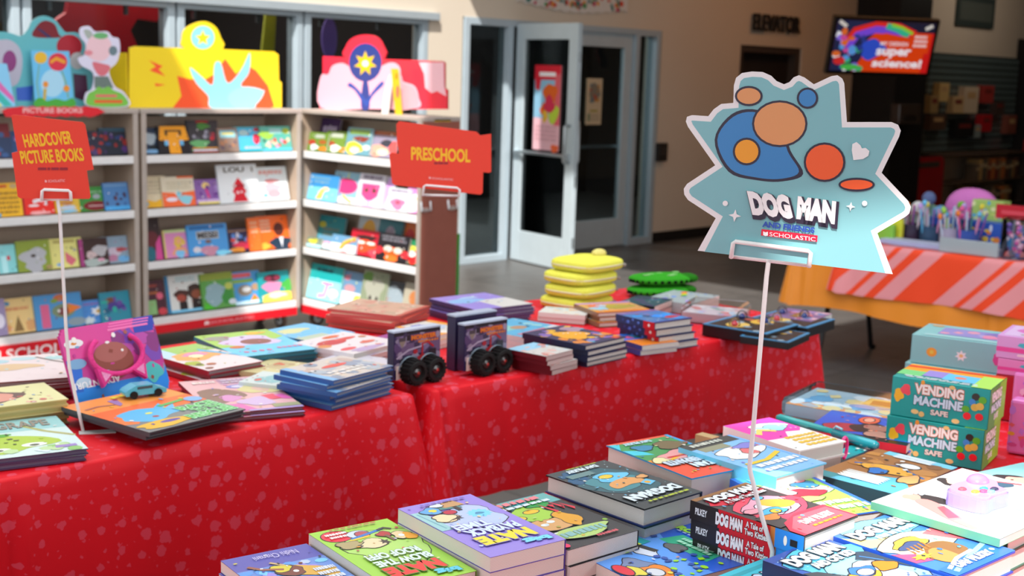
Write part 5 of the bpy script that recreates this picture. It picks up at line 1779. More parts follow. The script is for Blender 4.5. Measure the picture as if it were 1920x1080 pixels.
# propped book with a pink headband, standing behind the orange one
fd = facing(225)
A, B = at(147, 741, ZT + .038), at(321, 704, ZT + .038)
n_ = Vector((0, 0, 1))
ex = (B - A)
ex.z = 0
wv = ex.length
ex.normalize()
back = Vector((-ex.y, ex.x, 0))
A = Vector((A.x, A.y, ZT + .005)) + back * .012
up_ = (Vector((0, 0, 1)) * sin(radians(68)) + back * cos(radians(68))).normalized()
ez = ex.cross(up_)
pk = [('b', 0, 0, 1, .35, 'd84a98'), ('b', 0, .75, 1, 1, '1f8ae8'), ('p', [(0, .35), (.14, .5), (.1, .8), (0, .8)], '2a6ad0'), blobs(4, ['8a3a80', 'b850a8', '7a4ab0'], 12, .05, .12, .5, .1, .98, .5), ('b', .78, 0, 1, .14, '3a4ab0'), ('e', .12, .14, .1, .06, 'e8e8ec'), ('e', .12, .14, .03, .02, 'e08a3a'), ('e', .1, .42, .1, .07, '7aa8d0'), ('e', .12, .68, .08, .07, 'b8d0e0'), ('b', .5, .02, .95, .05, 'f07ab8'), ('g', .88, .72, .1, .14, 3, '4ab8b8'),
      ('e', .48, .46, .22, .26, '8a4438'), ('e', .48, .34, .18, .14, 'a8605a'), ('e', .46, .62, .08, .03, '7a3030')]
tpk = ('t', 'ADVENTURE', .14, .06, .62, .13, 'f4f4f8', .03)
for i in range(3):
    pm, cm = (bookmesh(wv * .98, .155, .008, 'c03a90', [(o_[0],) + o_[1:] for o_ in pk], 'c03a90') if i == 0 else (pm, cm))
    p = A + ex * (wv / 2 + .012 * i) + up_ * (.0785 + .003 * i) + back * (.012 * i)
    onebook(pm, cm, Matrix(((ex.x, up_.x, ez.x, p.x), (ex.y, up_.y, ez.y, p.y), (ex.z, up_.z, ez.z, p.z), (0, 0, 0, 1))),
            ('pink and blue book propped up, wearing a pink headband', 'second pink and blue book, directly behind the headband one', 'third pink and blue book, rearmost of the propped row')[i], 'propped pink and blue books')
    if i == 0:
        ti = M()
        ti.text('ADVENTURE', -.02, 0, .1, .014, 0, 'f4f4f8', .02)
        R180 = Matrix.Rotation(pi, 4, 'Z')
        ti.v = [R180 @ Vector(v) for v in ti.v]
        to = ti.obj('lettering', GLOSS)
        q = A + ex * (wv * .42) + up_ * .052 + ez * .0092
        frame(to, ex, up_, ez, q)
        bk0 = [o_ for o_ in bpy.data.objects if o_.get('label', '').startswith('pink and blue book propped')][0]
        to.matrix_world = bk0.matrix_world.inverted() @ to.matrix_world
        to.parent = bk0
h = empty('headband', (0, 0, 0))
cpt = A + ex * (wv * .50) + up_ * .097 + ez * .016
frame(h, ex, up_, ez, cpt)
m = M()
m.tube([(.066 * cos(radians(a)), .044 * sin(radians(a)), .004) for a in range(-230, 51, 10)], .0055, 'f04a98', 10)
m.obj('band', PLUSH, h, smooth=True)
for s in (-1, 1):
    m = M()
    m.prism([(s * .025, -.042), (s * .062, -.024), (s * .056, -.066)], -.002, .01, 'f0489a')
    m.prism([(s * .033, -.043), (s * .055, -.033), (s * .051, -.056)], .01, .0115, 'f8a0d0')
    m.obj('ear', PLUSH, h)
tag(h, 'pink plush headband with ears on the propped book', 'headband')

# ---- right-hand back table
zR = ZT + .002
stack((757, 610), (822, 597), (872, 618), 3, .012, 'd8d4cc', [('b', 0, 0, .14, 1, 'f0a030'), ('b', 0, .84, 1, 1, 'f0a030'), ('b', .14, .9, 1, 1, 'f0a030'), ('b', .84, 0, 1, .7, 'f0a030'), ('g', .4, .25, .2, .12, 3, '4a5ac8'), ('g', .55, .5, .25, .15, 4, 'b8c8e0')], 'white book framed in orange under the preschool sign')
stack((623, 573), (678, 560), (801, 573), 6, .009, 'c8a088', [blobs(21, ['d8b8a0', 'c88a78', 'b8a088', 'd89a88'], 26, .05, .12), ('b', 0, .94, 1, 1, 'c04a3a')], 'dusty red picture book in the leaning stack', spine='c8504a', hard=True, jit=.014, jr=6, d=(742, 598), pg='b87a70')
stack((801, 560), (908, 548), (1000, 569), 5, .010, '9a86d8', [('b', .45, .45, 1, 1, 'd8d4d0'), ('g', .3, .4, .3, .14, 3, '8ab8e8'), ('g', .5, .22, .16, .05, 5, 'b0d0f0')], 'violet hardback under the far end of the preschool pole', spine='4a3468', hard=True, jit=.008, d=(898, 581), pg='6a5a80')
stack((1004, 588), (1024, 574), (1056, 580), 2, .014, 'dcdcd8', [blobs(3, ['e8a860', 'a8d0d4', 'e0c8b0'], 9, .07, .14)], 'small white picture book left of the yellow backpacks', size=(.10, .14))
stack((900, 610), (962, 596), (1040, 614), 3, .013, '5ab0d8', [('b', 0, 0, .5, .5, '8ac8c0'), ('e', .5, .45, .14, .1, 'b89070'), ('b', .1, .7, .8, .8, 'c87a98'), blobs(4, ['9ad0d8', 'd8d8e0'], 8)], 'light blue picture book behind the truck packs', spine='d8d8d8', size=(.2, .2))
stack((992, 622), (1069, 606), (1162, 634), 4, .0145, '34305a', [blobs(15, ['e8b030', '4ab0d0', 'd84a3a', 'e88a3a', '8a6ab8'], 34, .05, .12), ('g', .45, .5, .3, .22, 3, 'f0a828'), ('g', .8, .25, .18, .14, 4, 'a88aa0')], 'dark blue comic hardback with orange burst', spine='1c2444', hard=True, jit=.006, dx=.006, d=(1085, 650))
stack((957, 652), (1008, 640), (1067, 657), 4, .0125, 'd4d0cc', [('b', 0, 0, 1, .4, '9ad0ec'), blobs(5, ['e0b8b0', 'c8d8dc', 'd88a80'], 12, .06, .12)], 'pale paperback with dark red spine at the table edge', spine='6a1420', jit=.004, dx=.006, d=(1017, 670), pg='c8b0ac')
stack((1157, 627), (1226, 620), (1255, 642), 2, .014, 'f08a28', [('b', 0, 0, 1, .5, '2a78e8'), ('e', .3, .3, .14, .1, 'f0608a'), ('g', .6, .25, .25, .14, 3, '38a8f0'), ('e', .5, .35, .14, .06, '2a8a6a')], 'orange and blue paperback', spine='2a4a9a', jit=.006, d=(1186, 650))
stack((1060, 570), (1160, 565), (1237, 580), 3, .014, 'd8a060', [('b', 0, 0, 1, .14, 'c08ac8'), ('b', 0, .86, 1, 1, 'e8801c'), ('g', .3, .35, .2, .16, 3, 'e86a5a'), ('g', .6, .5, .3, .2, 4, 'b0a040'), ('g', .2, .6, .16, .14, 6, '8accec'), ('e', .35, .35, .1, .08, 'a8c8f0')], 'colourful hardback with orange edge beside the backpacks', spine='8a6a50', hard=True, jit=.008, d=(1137, 585))
stack((1140, 590), (1210, 581), (1312, 594), 4, .0205, '4a7ab8', [('b', 0, 0, 1, .16, '7a6aa8'), blobs(18, ['2a9ae8', '6a8ab0', '3a5a8a', '8a7ab0'], 16, .06, .14), ('g', .6, .55, .22, .12, 3, '2a90f0'), ('e', .75, .72, .18, .08, 'c82a3a'), ('b', .0, .94, 1, 1, '4a4a9a')], 'navy and blue hardback with red spine end', spine='24305c', hard=True, jit=.003, jr=1.0, dx=.012, d=(1242, 603),
      sops=[('b', .72, 0, 1, 1, 'c81424'), ('e', .86, .5, .03, .2, 'e8e0e0'), blobs(3, ['3a4a90', '5a7ad0'], 5, .02, .04, .05, .2, .65, .8)])
stack((1210, 559), (1263, 543), (1350, 554), 2, .017, 'a8b4b8', [('l', [(.02, .9), (.3, .75)], .08, 'c0a0f0'), ('e', .2, .3, .05, .06, '5a5ae0'), ('e', .42, .35, .05, .06, '3a8af0'), ('e', .62, .45, .08, .06, '6ac040'), ('e', .75, .38, .08, .06, 'e8d830'), ('e', .88, .3, .08, .06, 'f05a28')], 'grey boxed kit with rainbow dots', spine='a8b8bc', d=(1297, 570))

# dark kits with gold discs and clear blisters
kit_ops = [('b', .04, .06, .96, .94, '3a2c28'), ('e', .3, .4, .2, .16, 'e8c060'), ('e', .75, .55, .2, .16, 'e8b848'), blobs(3, ['6a7a9a', 'c85a4a', '9ab0c0'], 8, .05, .09)]


def kit(a, b, c, h, z0, desc, ops, edge='16161a', dome=True, size=None):
    ctr, ex, ey, w, hh = rect(a, b, c, z0 + h, size)
    e = empty('boxed_kit', (ctr.x, ctr.y, z0), math.atan2(ex.y, ex.x))
    m = M()
    m.box((-w / 2, -hh / 2, 0), (w / 2, hh / 2, h - .002), edge)
    bev(m.obj('box', GLOSS, e), .002)
    m = M()
    m.box((-w / 2, -hh / 2, h - .002), (w / 2, hh / 2, h), '4a90c0')
    m.art(ops, -w / 2, hh / 2, w, hh, h + 2e-4)
    m.obj('printed_lid', GLOSS, e)
    if dome:
        for (dx_, dy_) in ((-.3, .1), (.25, -.1), (.3, .3)):
            m = M()
            m.ball((dx_ * w, dy_ * hh, h + .004), (.016, .016, .02), 'ffffff', 12, 8)
            m.obj('clear_blister', CLEAR, e, smooth=True)
            m = M()
            m.lathe([(.008, 0), (.01, .006), (.004, .014)], 'c83a4a' if dx_ < 0 else '2a3a7a', 10, (dx_ * w, dy_ * hh, h + .0005))
            m.obj('charm', PLASTIC, e)
    tag(e, desc, 'kit')
    return e


kit((1320, 606), (1380, 590), (1420, 600), .034, zR, 'dark boxed kit with gold discs, left of the white pole', kit_ops, size=(.2, .2))
kit((1405, 596), (1455, 582), (1492, 590), .03, zR, 'dark boxed kit with gold discs, right of the white pole', kit_ops, size=(.19, .19))
kit((1385, 630), (1430, 612), (1486, 622), .022, zR, 'flat dark kit at the front edge, right of the white pole', kit_ops, dome=False, size=(.17, .14))
stack((1445, 588), (1478, 577), (1540, 595), 2, .016, '8a6a98', [blobs(6, ['b890c8', 'c86a7a', '6a8ac0', 'e0b0c0'], 18, .06, .12), ('b', .2, .4, .8, .6, 'a0703a')], 'mauve patterned book at the right end', spine='6a4a8a', size=(.17, .14))
stack((1465, 603), (1498, 593), (1522, 601), 1, .02, 'c82a30', [('b', .1, .2, .4, .8, '2a1c1c'), ('b', .5, .2, .8, .5, 'e0b020')], 'red and black booklet at the right end', z0=zR, size=(.12, .09))
# clear packet
ctr, ex, ey, w, hh = rect((1345, 573), (1378, 552), (1424, 574), ZT + .06)
m = M()
m.box((-.08, -.09, 0), (.08, .09, .055), 'ffffff')
m2 = M()
m2.box((-.075, -.085, .002), (.075, .085, .03), 'd0c4cc')
m2.art([blobs(8, ['b8d8f0', 'd88a8a', 'c0a0d8', '8ab0a8', 'e8e0e4'], 24, .06, .12)], -.075, .085, .15, .17, .0305)
o = empty('clear_packet', (ctr.x + .01, ctr.y + .085, zR), math.atan2(ex.y, ex.x))
bev(m.obj('clear_wrap', CLEAR, o), .012)
m2.obj('contents', GLOSS, o)
tag(o, 'clear wrapped packet with pastel contents before the orange table', 'packet')

# yellow plush backpacks
byx = at(1095, 574, ZT)
for i in range(4):
    e = empty('plush_backpack', (byx.x + (.008, -.015, -.02, -.03)[i], min(byx.y, 2.70) + (.0, .006, .0, .005)[i], zR + .0385 * (3 - i)), radians((12, 8, 16, 10)[i] - 8))
    m = M()
    m.ball((0, 0, .0185), (.108, .09, .0215), 'f4f060', 28, 14, .55)
    m.obj('body', PLUSH, e, smooth=True)
    m = M()
    m.tube([(math.copysign(abs(cos(a)) ** .6, cos(a)) * .107, math.copysign(abs(sin(a)) ** .6, sin(a)) * .089, .0185) for a in [2 * pi * k / 36 for k in range(36)]], .0035, 'e0d4a8', 6, closed=True)
    m.obj('zip', PLASTIC, e, smooth=True)
    if i == 0:
        m = M()
        m.ball((.06, .0, .045), (.03, .02, .014), 'f4e48a', 14, 8)
        m.obj('ear', PLUSH, e, smooth=True)
        m = M()
        m.box((.01, -.045, .0355), (.036, -.033, .0385), 'f0602a')
        m.obj('orange_label', MATTE, e)
    m = M()
    m.tube([(.09, -.055, .014), (.118, -.06, .009), (.128, -.03, .008), (.12, .015, .01)], .006, 'b0a8a0', 8)
    m.obj('strap', PLUSH, e, smooth=True)
    tag(e, 'yellow plush backpack, ' + ('topmost of the pile with an orange label', 'second from top of the pile', 'third from top of the pile', 'lowest of the pile')[i], 'backpack', 'yellow plush backpacks')
# green plush pouch with zigzag seam
gp = at(1236, 552, ZT)
for i in range(2):
    e = empty('plush_pouch', (gp.x - .02 * i, min(gp.y, 2.60) - .01 * i, zR + .035 * (1 - i)), radians(-22))
    m = M()
    m.ball((0, 0, .017), (.115, .07, .018), '3aa828', 26, 12, .8)
    m.ball((.09, -.02, .02), (.035, .04, .016), '2a7a1c', 14, 8)
    m.obj('body', PLUSH, e, smooth=True)
    m = M()
    for k in range(16):
        a = pi + pi * k / 15
        x, y = .117 * cos(a), .072 * sin(a)
        m.box((x - .004, y - .004, .011), (x + .004, y + .004, .02), '141a14')
    m.obj('dark_teeth_seam', PLUSH, e)
    if i == 0:
        m = M()
        for (x, y) in ((-.06, .0), (.0, .02), (.05, -.03), (.1, .03), (-.1, -.02), (.02, -.05)):
            m.ball((x * .68, y * .75, .0335), (.015, .008, .003), '8ac878', 10, 6)
        m.obj('pale_spots', PLUSH, e, smooth=True)
    tag(e, 'green plush pouch with dark toothed seam, ' + ('upper of two', 'lower of two')[i], 'pouch', 'green plush pouches')
# low dark trays beside the backpacks
stack((1170, 562), (1195, 553), (1245, 562), 2, .02, '24505c', [blobs(3, ['2a7a8a', '1c2c4a', '4a3a6a'], 10, .07, .14)], 'dark teal book between backpacks and pouch', spine='141c24', size=(.16, .12))

# monster truck packs: printed box with two moulded tyres each
TRK = [('b', 0, 0, 1, .08, '1c1a24'), ('b', 0, .08, .05, 1, '2a2450'), ('b', .05, .08, 1, .5, '6a5478'), blobs(17, ['7a6a90', '54406a', '8a8098', '3a3050', '9a8aa0'], 40, .04, .11, .06, .1, .98, .95), ('b', .26, .08, .34, .2, '241c24'), ('b', .1, .12, .24, .2, '4a4048'), ('p', [(.1, .2), (.24, .2), (.17, .34)], '8a7a70'),
       ('t', 'MONSTER', .36, .1, .9, .2, 'e07a2a', .05, 'a82020', .06), ('z', .5, .22, .95, .29, 1, 'd8783a', 3), ('l', [(.05, .55), (.3, .4), (.6, .35)], .03, 'b0a0b8'), ('l', [(.6, .6), (.6, .3), (.72, .28), (.85, .4)], .035, 'b01c28'), ('e', .45, .45, .05, .05, 'a82030'), ('g', .62, .62, .12, .1, 2, 'a01c28'), ('b', .75, .44, .9, .6, '241e28'), ('b', .04, .7, .16, 1, 'd8ccc4'), ('z', .1, .55, .4, .68, 1, '2a2430', 6)]
trk = [(744, 633, 858, 612, 730, 'left'), (876, 629, 972, 611, 712, 'right')]
pr = None
for (xa, ya, xb, yb, ybot, wh) in trk:
    A = at(xa + 4, ybot - 2, ZT)
    B = at(xb + 2, ybot - 24, ZT)
    ex = (B - A)
    ex.z = 0
    w = .142
    ex = Vector((1, -.02, 0)).normalized()
    zt = .122
    e = empty('truck_toy_pack', (A.x, A.y + .02, zR), math.atan2(ex.y, ex.x))
    m = M()
    m.box((0, 0, .012), (w, .022, zt), '2a2448')
    m.box((-.001, -.001, zt), (w + .001, .023, zt + .004), 'b8c4d8')
    bx = m.obj('printed_box', GLOSS, e)
    m = M()
    m.art(TRK, 0, zt, w, zt - .012, 0, 1e-4)
    for i, v in enumerate(m.v):
        m.v[i] = Vector((v.x, -.0005 - v.z, v.y))
    m.obj('front_print', GLOSS, e)
    for cx in (.047, .106):
        m = M()
        m.T = Matrix.Translation((cx, -.018, .029)) @ Matrix.Rotation(pi / 2, 4, 'X')
        m.lathe([(.017, -.02), (.027, -.018), (.0285, -.012), (.0285, .010), (.026, .016), (.019, .017), (.016, .010), (.005, .010)], '161414', 26)
        for k in range(18):
            a = 2 * pi * k / 18
            m.box((.0275 * cos(a) - .003, .0275 * sin(a) - .003, -.017), (.0275 * cos(a) + .003, .0275 * sin(a) + .003, .013), '100f0f')
        t_ = m.obj('tyre', RUBBER, e)
        m = M()
        m.T = Matrix.Translation((cx, -.018, .029)) @ Matrix.Rotation(pi / 2, 4, 'X')
        m.lathe([(.014, .009), (.010, .013), (.004, .015)], '2a2020', 16)
        m.lathe([(.004, .0152), (.003, .017)], 'a83028', 10)
        m.obj('hub', PLASTIC, t_)
        m = M()
        m.tube([(cx + .033 * cos(radians(a)), -.002, .029 + .033 * sin(radians(a))) for a in range(40, 190, 12)], .0025, '8a9aa8', 6)
        m.obj('silver_arch', METAL, e)
    tag(e, 'purple monster truck pack with two black tyres, %s one of the pair' % wh, 'toy', 'monster truck packs')
e = empty('truck_toy_pack', (2.165, 2.215, zR), radians(-2))
m = M()
m.box((0, 0, .0), (.135, .03, .132), '2a2448')
m.box((-.001, -.001, .132), (.136, .031, .136), 'b0bcd0')
m.obj('printed_box', GLOSS, e)
tag(e, 'rear purple truck pack, standing just behind the right one', 'toy')

# ------------------------------------------------------------------ foreground table
zN = ZT + .002
SK = 'e8cfa0'
# purple paperbacks
stack((1067, 1009), (926, 1043), (740, 954), 4, .022, '9a86dc',
      [('g', .45, .62, .38, .2, 4, 'b8c8f0'), ('s', .3, .66, .16, .08, 12, .75, '7ad4fa'), ('g', .3, .66, .06, .02, 2, '4a90b8'), ('b', .84, .5, .995, .86, '9accd0'), ('l', [(.9, .53), (.94, .83)], .02, '6aa8b8'), ('g', .72, .68, .14, .07, 5, SK), ('s', .62, .66, .1, .05, 7, .5, '3a3434'), ('g', .74, .69, .13, .065, 6, 'ecd8ac'), ('e', .58, .76, .08, .035, 'c02848'), ('p', [(.35, .8), (.38, .86), (.74, .88), (.72, .83)], '4a8a88'), ('b', .4, .76, .46, .84, '2a2a2c'), ('p', [(.28, .84), (.34, .95), (.6, .92), (.55, .84)], 'c89a68'), ('g', .75, .83, .12, .06, 3, '5aa8e0'), ('e', .73, .83, .05, .025, 'e8d83a'), ('g', .6, .9, .08, .03, 7, 'dce4f4'),
       ('t', 'big', .1, .05, .44, .13, '7ad8fa', .075, '4a50a8', .04), ('t', 'NATE', .16, .15, .86, .29, 'f0dc3a', .075, '8a7ac0', .05), ('t', 'PAYBACK', .16, .31, .84, .42, 'd4e8f8', .045, '8a7ad0', .04), ('t', 'TIME!', .4, .43, .86, .53, 'd4e8f8', .045, '8a7ad0', .04), ('z', .16, .92, .78, .96, 1, '7a6ac0', 3)],
      'purple paperback with yellow and white lettering', outl='2c2834', spine='5a48b0', jit=.002, jr=.8)
# green paperbacks
stack((904, 1067), (748, 1103), (568, 1002), 3, .021, 'a0d44a',
      [('g', .4, .6, .45, .28, 9, 'b2dc70'), ('e', .78, .87, .17, .09, 'e83048'), ('z', .66, .82, .9, .92, 2, 'f4e8e8', 4), ('e', .54, .84, .13, .06, 'd0dcf0'), ('e', .5, .83, .08, .045, 'b84a58'), ('l', [(.68, .78), (.3, .84), (.22, .86)], .05, '2a7ac8'), ('l', [(.72, .76), (.45, .78)], .04, 'f0cc30'), ('g', .56, .66, .18, .07, 4, 'ecd8ac'), ('s', .4, .65, .07, .05, 6, .45, '3a3434'), ('g', .78, .7, .14, .06, 5, 'b0a070'), ('l', [(.68, .66), (.74, .64)], .06, '4a4444'), ('l', [(.3, .84), (.2, .86), (.14, .82)], .04, '3a3a40'), ('g', .3, .76, .08, .04, 3, 'b83038'), ('l', [(.3, .74), (.28, .64)], .045, '7a5a48'), ('g', .14, .7, .1, .06, 6, SK), ('g', .07, .66, .07, .06, 2, 'f0a830'), ('e', .15, .69, .035, .02, 'e8f0f8'),
       ('t', 'big', .12, .04, .4, .12, '5ac8e8', .075, '4a8a2a', .04), ('t', 'NATE', .2, .13, .85, .27, 'ee3430', .075, '5a8a24', .05), ('t', 'BLOW THE', .18, .29, .84, .38, 'dcecf4', .045, '7aa83a', .04), ('t', 'ROOF OFF!', .2, .4, .84, .49, 'dcecf4', .045, '7aa83a', .04), ('z', .2, .94, .8, .97, 1, 'b86a4a', 3)],
      'lime green paperback with red lettering and round red badge', outl='2c2834', spine='7aa838', jit=.003, jr=.8)
stack((742, 1112), (572, 1152), (392, 1055), 3, .017, '5a58b0',
      [('b', 0, 0, 1, .76, '6a90d8'), blobs(31, ['7ac8f8', '8a78d0', 'b8c8f0', '9a8ae0', '5a9ae8'], 60, .04, .09, .05, .05, .95, .72), ('p', [(.1, .4), (.5, .55), (.4, .7), (.05, .55)], 'd8a840'), ('g', .5, .62, .14, .08, 3, '7a3a30'), ('g', .56, .68, .1, .06, 5, 'd8c83a'), ('l', [(.55, .66), (.75, .72), (.85, .8)], .05, '9a5a48'), ('l', [(.5, .72), (.6, .8)], .04, 'c8a878'), ('e', .46, .6, .03, .02, 'f0f0f0'), ('z', .06, .3, .3, .6, 4, 'd8e0f4', 4), ('t', 'Nidhi Chanani', .2, .86, .7, .93, 'd4ccf0', .0)],
      'indigo and sky blue graphic paperback at the lower frame edge', outl='2c2834', spine='3a3478', jit=.003, jr=.8)
stack((1198, 993), (1066, 1031), (884, 953), 3, .024, '3c3a3c',
      [('b', .0, .78, .7, .97, '6ab0b0'), ('z', .15, .86, .9, .95, 1, 'e8808a', 2), ('z', .1, .79, .8, .85, 1, 'd8e4ec', 6), ('b', .7, .8, .98, 1, '6a5a44'), ('e', .8, .9, .1, .06, 'b0a850'), ('g', .62, .66, .3, .14, 4, 'a4d048'), ('e', .55, .7, .1, .035, 'f0c030'), ('e', .8, .63, .08, .035, 'e8c838'), ('g', .95, .6, .1, .12, 7, '8ab83a'), ('g', .34, .8, .15, .07, 8, '2a9a48'), ('g', .5, .86, .1, .04, 8, '1f8a90'), ('g', .6, .42, .26, .11, 5, 'd8a468'), ('g', .36, .45, .12, .14, 6, 'e0a028'), ('e', .6, .46, .05, .025, 'e8f0f4'), ('e', .72, .43, .05, .025, 'e8f0f4'), *[('p', [(.05 + .08 * i, .6 + .06 * (i % 3)), (.1 + .08 * i, .56 + .05 * (i % 3)), (.12 + .08 * i, .74 + .05 * (i % 2))], 'd82a40') for i in range(4)],
       ('g', .55, .2, .42, .09, 9, 'b4d078'), ('z', .2, .14, .9, .26, 1, '8ab8b8', 7), ('z', .2, .05, .5, .1, 1, 'd85a64', 3), ('e', .96, .06, .05, .04, 'f02a60')],
      'black paperback with lime green goblin head', outl='2c2834', spine='2a2224', jit=.003, jr=1)
stack((1316, 921), (1207, 954), (1025, 889), 3, .03, '44494c',
      [('g', .5, .55, .46, .3, 3, '3a626c'), ('g', .55, .54, .34, .18, 5, '4a8a94'), blobs(9, ['2a5a80', '34688a'], 7, .06, .12, .6, .7, .95, .9), ('g', .45, .66, .24, .1, 6, '6ac4ec'), ('p', smooth([(.2, .5), (.35, .58), (.6, .56), (.72, .5), (.7, .42), (.45, .44), (.25, .42)], 4), 'e0a060'), ('e', .5, .68, .1, .04, 'e8c83a'), ('p', [(.14, .38), (.3, .34), (.34, .42), (.18, .46)], '6ac0ea'), ('e', .25, .4, .04, .025, 'e8a828'), ('g', .14, .52, .08, .035, 7, 'e0a468'), ('b', .5, .78, .9, .86, '6a8a8c'),
       ('t', 'DOG', .08, .14, .48, .26, 'dceaf4', .075, '1c2c34', .06), ('t', 'MAN', .5, .14, .92, .26, 'dceaf4', .075, '1c2c34', .06), ('z', .1, .06, .8, .1, 1, 'b8c83a', 3), ('t', 'DAV PILKEY', .28, .88, .8, .94, 'd8e8f0', .075), ('z', .2, .955, .75, .98, 1, 'b0b83a', 8), ('r', 5, 26, ['8ac8d0', 'c8e0e8'], .006, .012, .03, .03, .97, .97)],
      'dark grey hardback with pale blue glow and white title', outl='2c2834', spine='1c2024', back='2c3c74', hard=True, jit=.006, jr=2)
stack((1412, 872), (1295, 896), (1139, 833), 2, .045, 'f0583c',
      [('b', 0, .42, 1, .5, 'f09a30'), ('b', 0, .5, 1, .96, '4a9a58'), ('b', .0, 0, .06, 1, '38a0dc'), ('p', [(.85, .96), (1, .82), (1, .98)], '48cce0'), ('p', [(.75, .6), (1, .66), (1, .8), (.8, .74)], '48cce0'), ('g', .45, .5, .32, .12, 3, 'e8a0a0'), ('l', [(.15, .46), (.45, .5), (.75, .42)], .05, 'e8b428'), ('b', .25, .47, .7, .5, 'c81c24'), ('g', .3, .44, .12, .03, 4, '8ad8e8'), ('g', .85, .44, .12, .08, 8, 'e8e0a8'), ('g', .7, .78, .14, .07, 5, '3a8ab0'), ('g', .3, .75, .22, .1, 6, '7a6a4a'), ('t', 'DAV PILKEY', .4, .88, .85, .94, 'b8d8e8', .075),
       ('t', 'CAPTAIN', .08, .17, .66, .28, 'dcecf8', .075, '1c2434', .06), ('t', 'UNDERPANTS', .14, .29, .92, .4, 'ccdcec', .075, '1c2434', .06), ('r', 3, 9, ['3ab0e0', 'e8c83a', '3aa84a'], .01, .02, .2, .1, .9, .15)],
      'orange red and green hardback with blue spine edge', outl='2c2834', spine='2aa0d8', back='f0a020', hard=True, jit=.004, jr=1)
stack((1297, 936), (1400, 903), (1607, 967), 4, .0285, '4c4648',
      [('b', 0, 0, 1, .05, '9a6a3c'), ('g', .45, .16, .46, .1, 3, 'd82a40'), ('g', .5, .5, .46, .26, 4, 'f0506a'), ('g', .52, .46, .36, .18, 6, 'f4a8c0'), ('g', .5, .5, .2, .12, 7, 'f0e0f8'), ('p', smooth([(.45, .38), (.6, .34), (.8, .42), (.86, .52), (.7, .56), (.55, .52)], 4), 'f4b848'), ('e', .62, .3, .08, .03, '5ab8e8'), ('g', .4, .55, .18, .06, 5, '54b4e4'), ('e', .42, .56, .07, .035, 'f0c040'), ('g', .2, .46, .12, .04, 8, 'f0a0b0'), ('b', 0, .58, .28, .8, '4c4648'), ('g', .2, .62, .14, .05, 2, 'd88a4a'), ('p', [(0, 1), (0, .88), (.15, .76), (.5, .68), (1, .7), (1, 1)], 'f04058'), ('p', [(.05, 1), (.08, .86), (.4, .72), (.96, .74), (.96, 1)], 'f86878'),
       ('t', 'DOG MAN', .1, .06, .92, .17, 'eef4f8', .075, '2a1c24', .06), ('t', 'A Tale of Two Kitties', .2, .19, .9, .25, 'e8ecf0', .03, '2a1c24', .05), ('t', 'DAV PILKEY', .3, .8, .86, .88, 'fcf8f4', .075), ('z', .3, .91, .85, .95, 1, 'f0a83a', 5)],
      'red and black hardback with lettered spine facing the camera', outl='2c2834', spine='2a2022', hard=True, jit=.003, jr=1.2, dx=.004,
      sops=[('b', .26, 0, .72, 1, 'd01424'), ('b', .0, 0, .26, 1, '221c1e'), ('b', .72, 0, .76, 1, 'c87a3a'), ('b', .76, 0, 1, 1, '1f86e0'), ('t', 'PILKEY', .05, .3, .16, .66, 'e8ecf0', .03), ('t', 'DOG MAN', .24, .16, .48, .84, 'f0f4f8', .075, '1c1418', .05), ('t', 'A Tale of', .51, .14, .66, .46, 'f0f4f8', .03, '1c1418', .05), ('t', 'Two Kitties', .5, .52, .7, .86, 'f0f4f8', .03, '1c1418', .05), ('e', .85, .5, .015, .26, 'f0ece4'), ('b', .89, .34, .95, .68, '14181c'), ('t', 'BIN', .9, .42, .94, .6, 'f0f0f0', .02)] if False else
      [('b', .26, 0, .72, 1, 'd01424'), ('b', .0, 0, .26, 1, '221c1e'), ('b', .72, 0, .76, 1, 'c87a3a'), ('b', .76, 0, 1, 1, '1f86e0'), ('t', 'PILKEY', .05, .3, .16, .66, 'e8ecf0', .03), ('t', 'DOG MAN', .24, .16, .48, .84, 'f0f4f8', .075, '1c1418', .05), ('t', 'A Tale of', .51, .14, .66, .46, 'f0f4f8', .03, '1c1418', .05), ('t', 'Two Kitties', .5, .52, .7, .86, 'f0f4f8', .03, '1c1418', .05), ('e', .85, .5, .015, .26, 'f0ece4'), ('b', .89, .34, .95, .68, '14181c')])
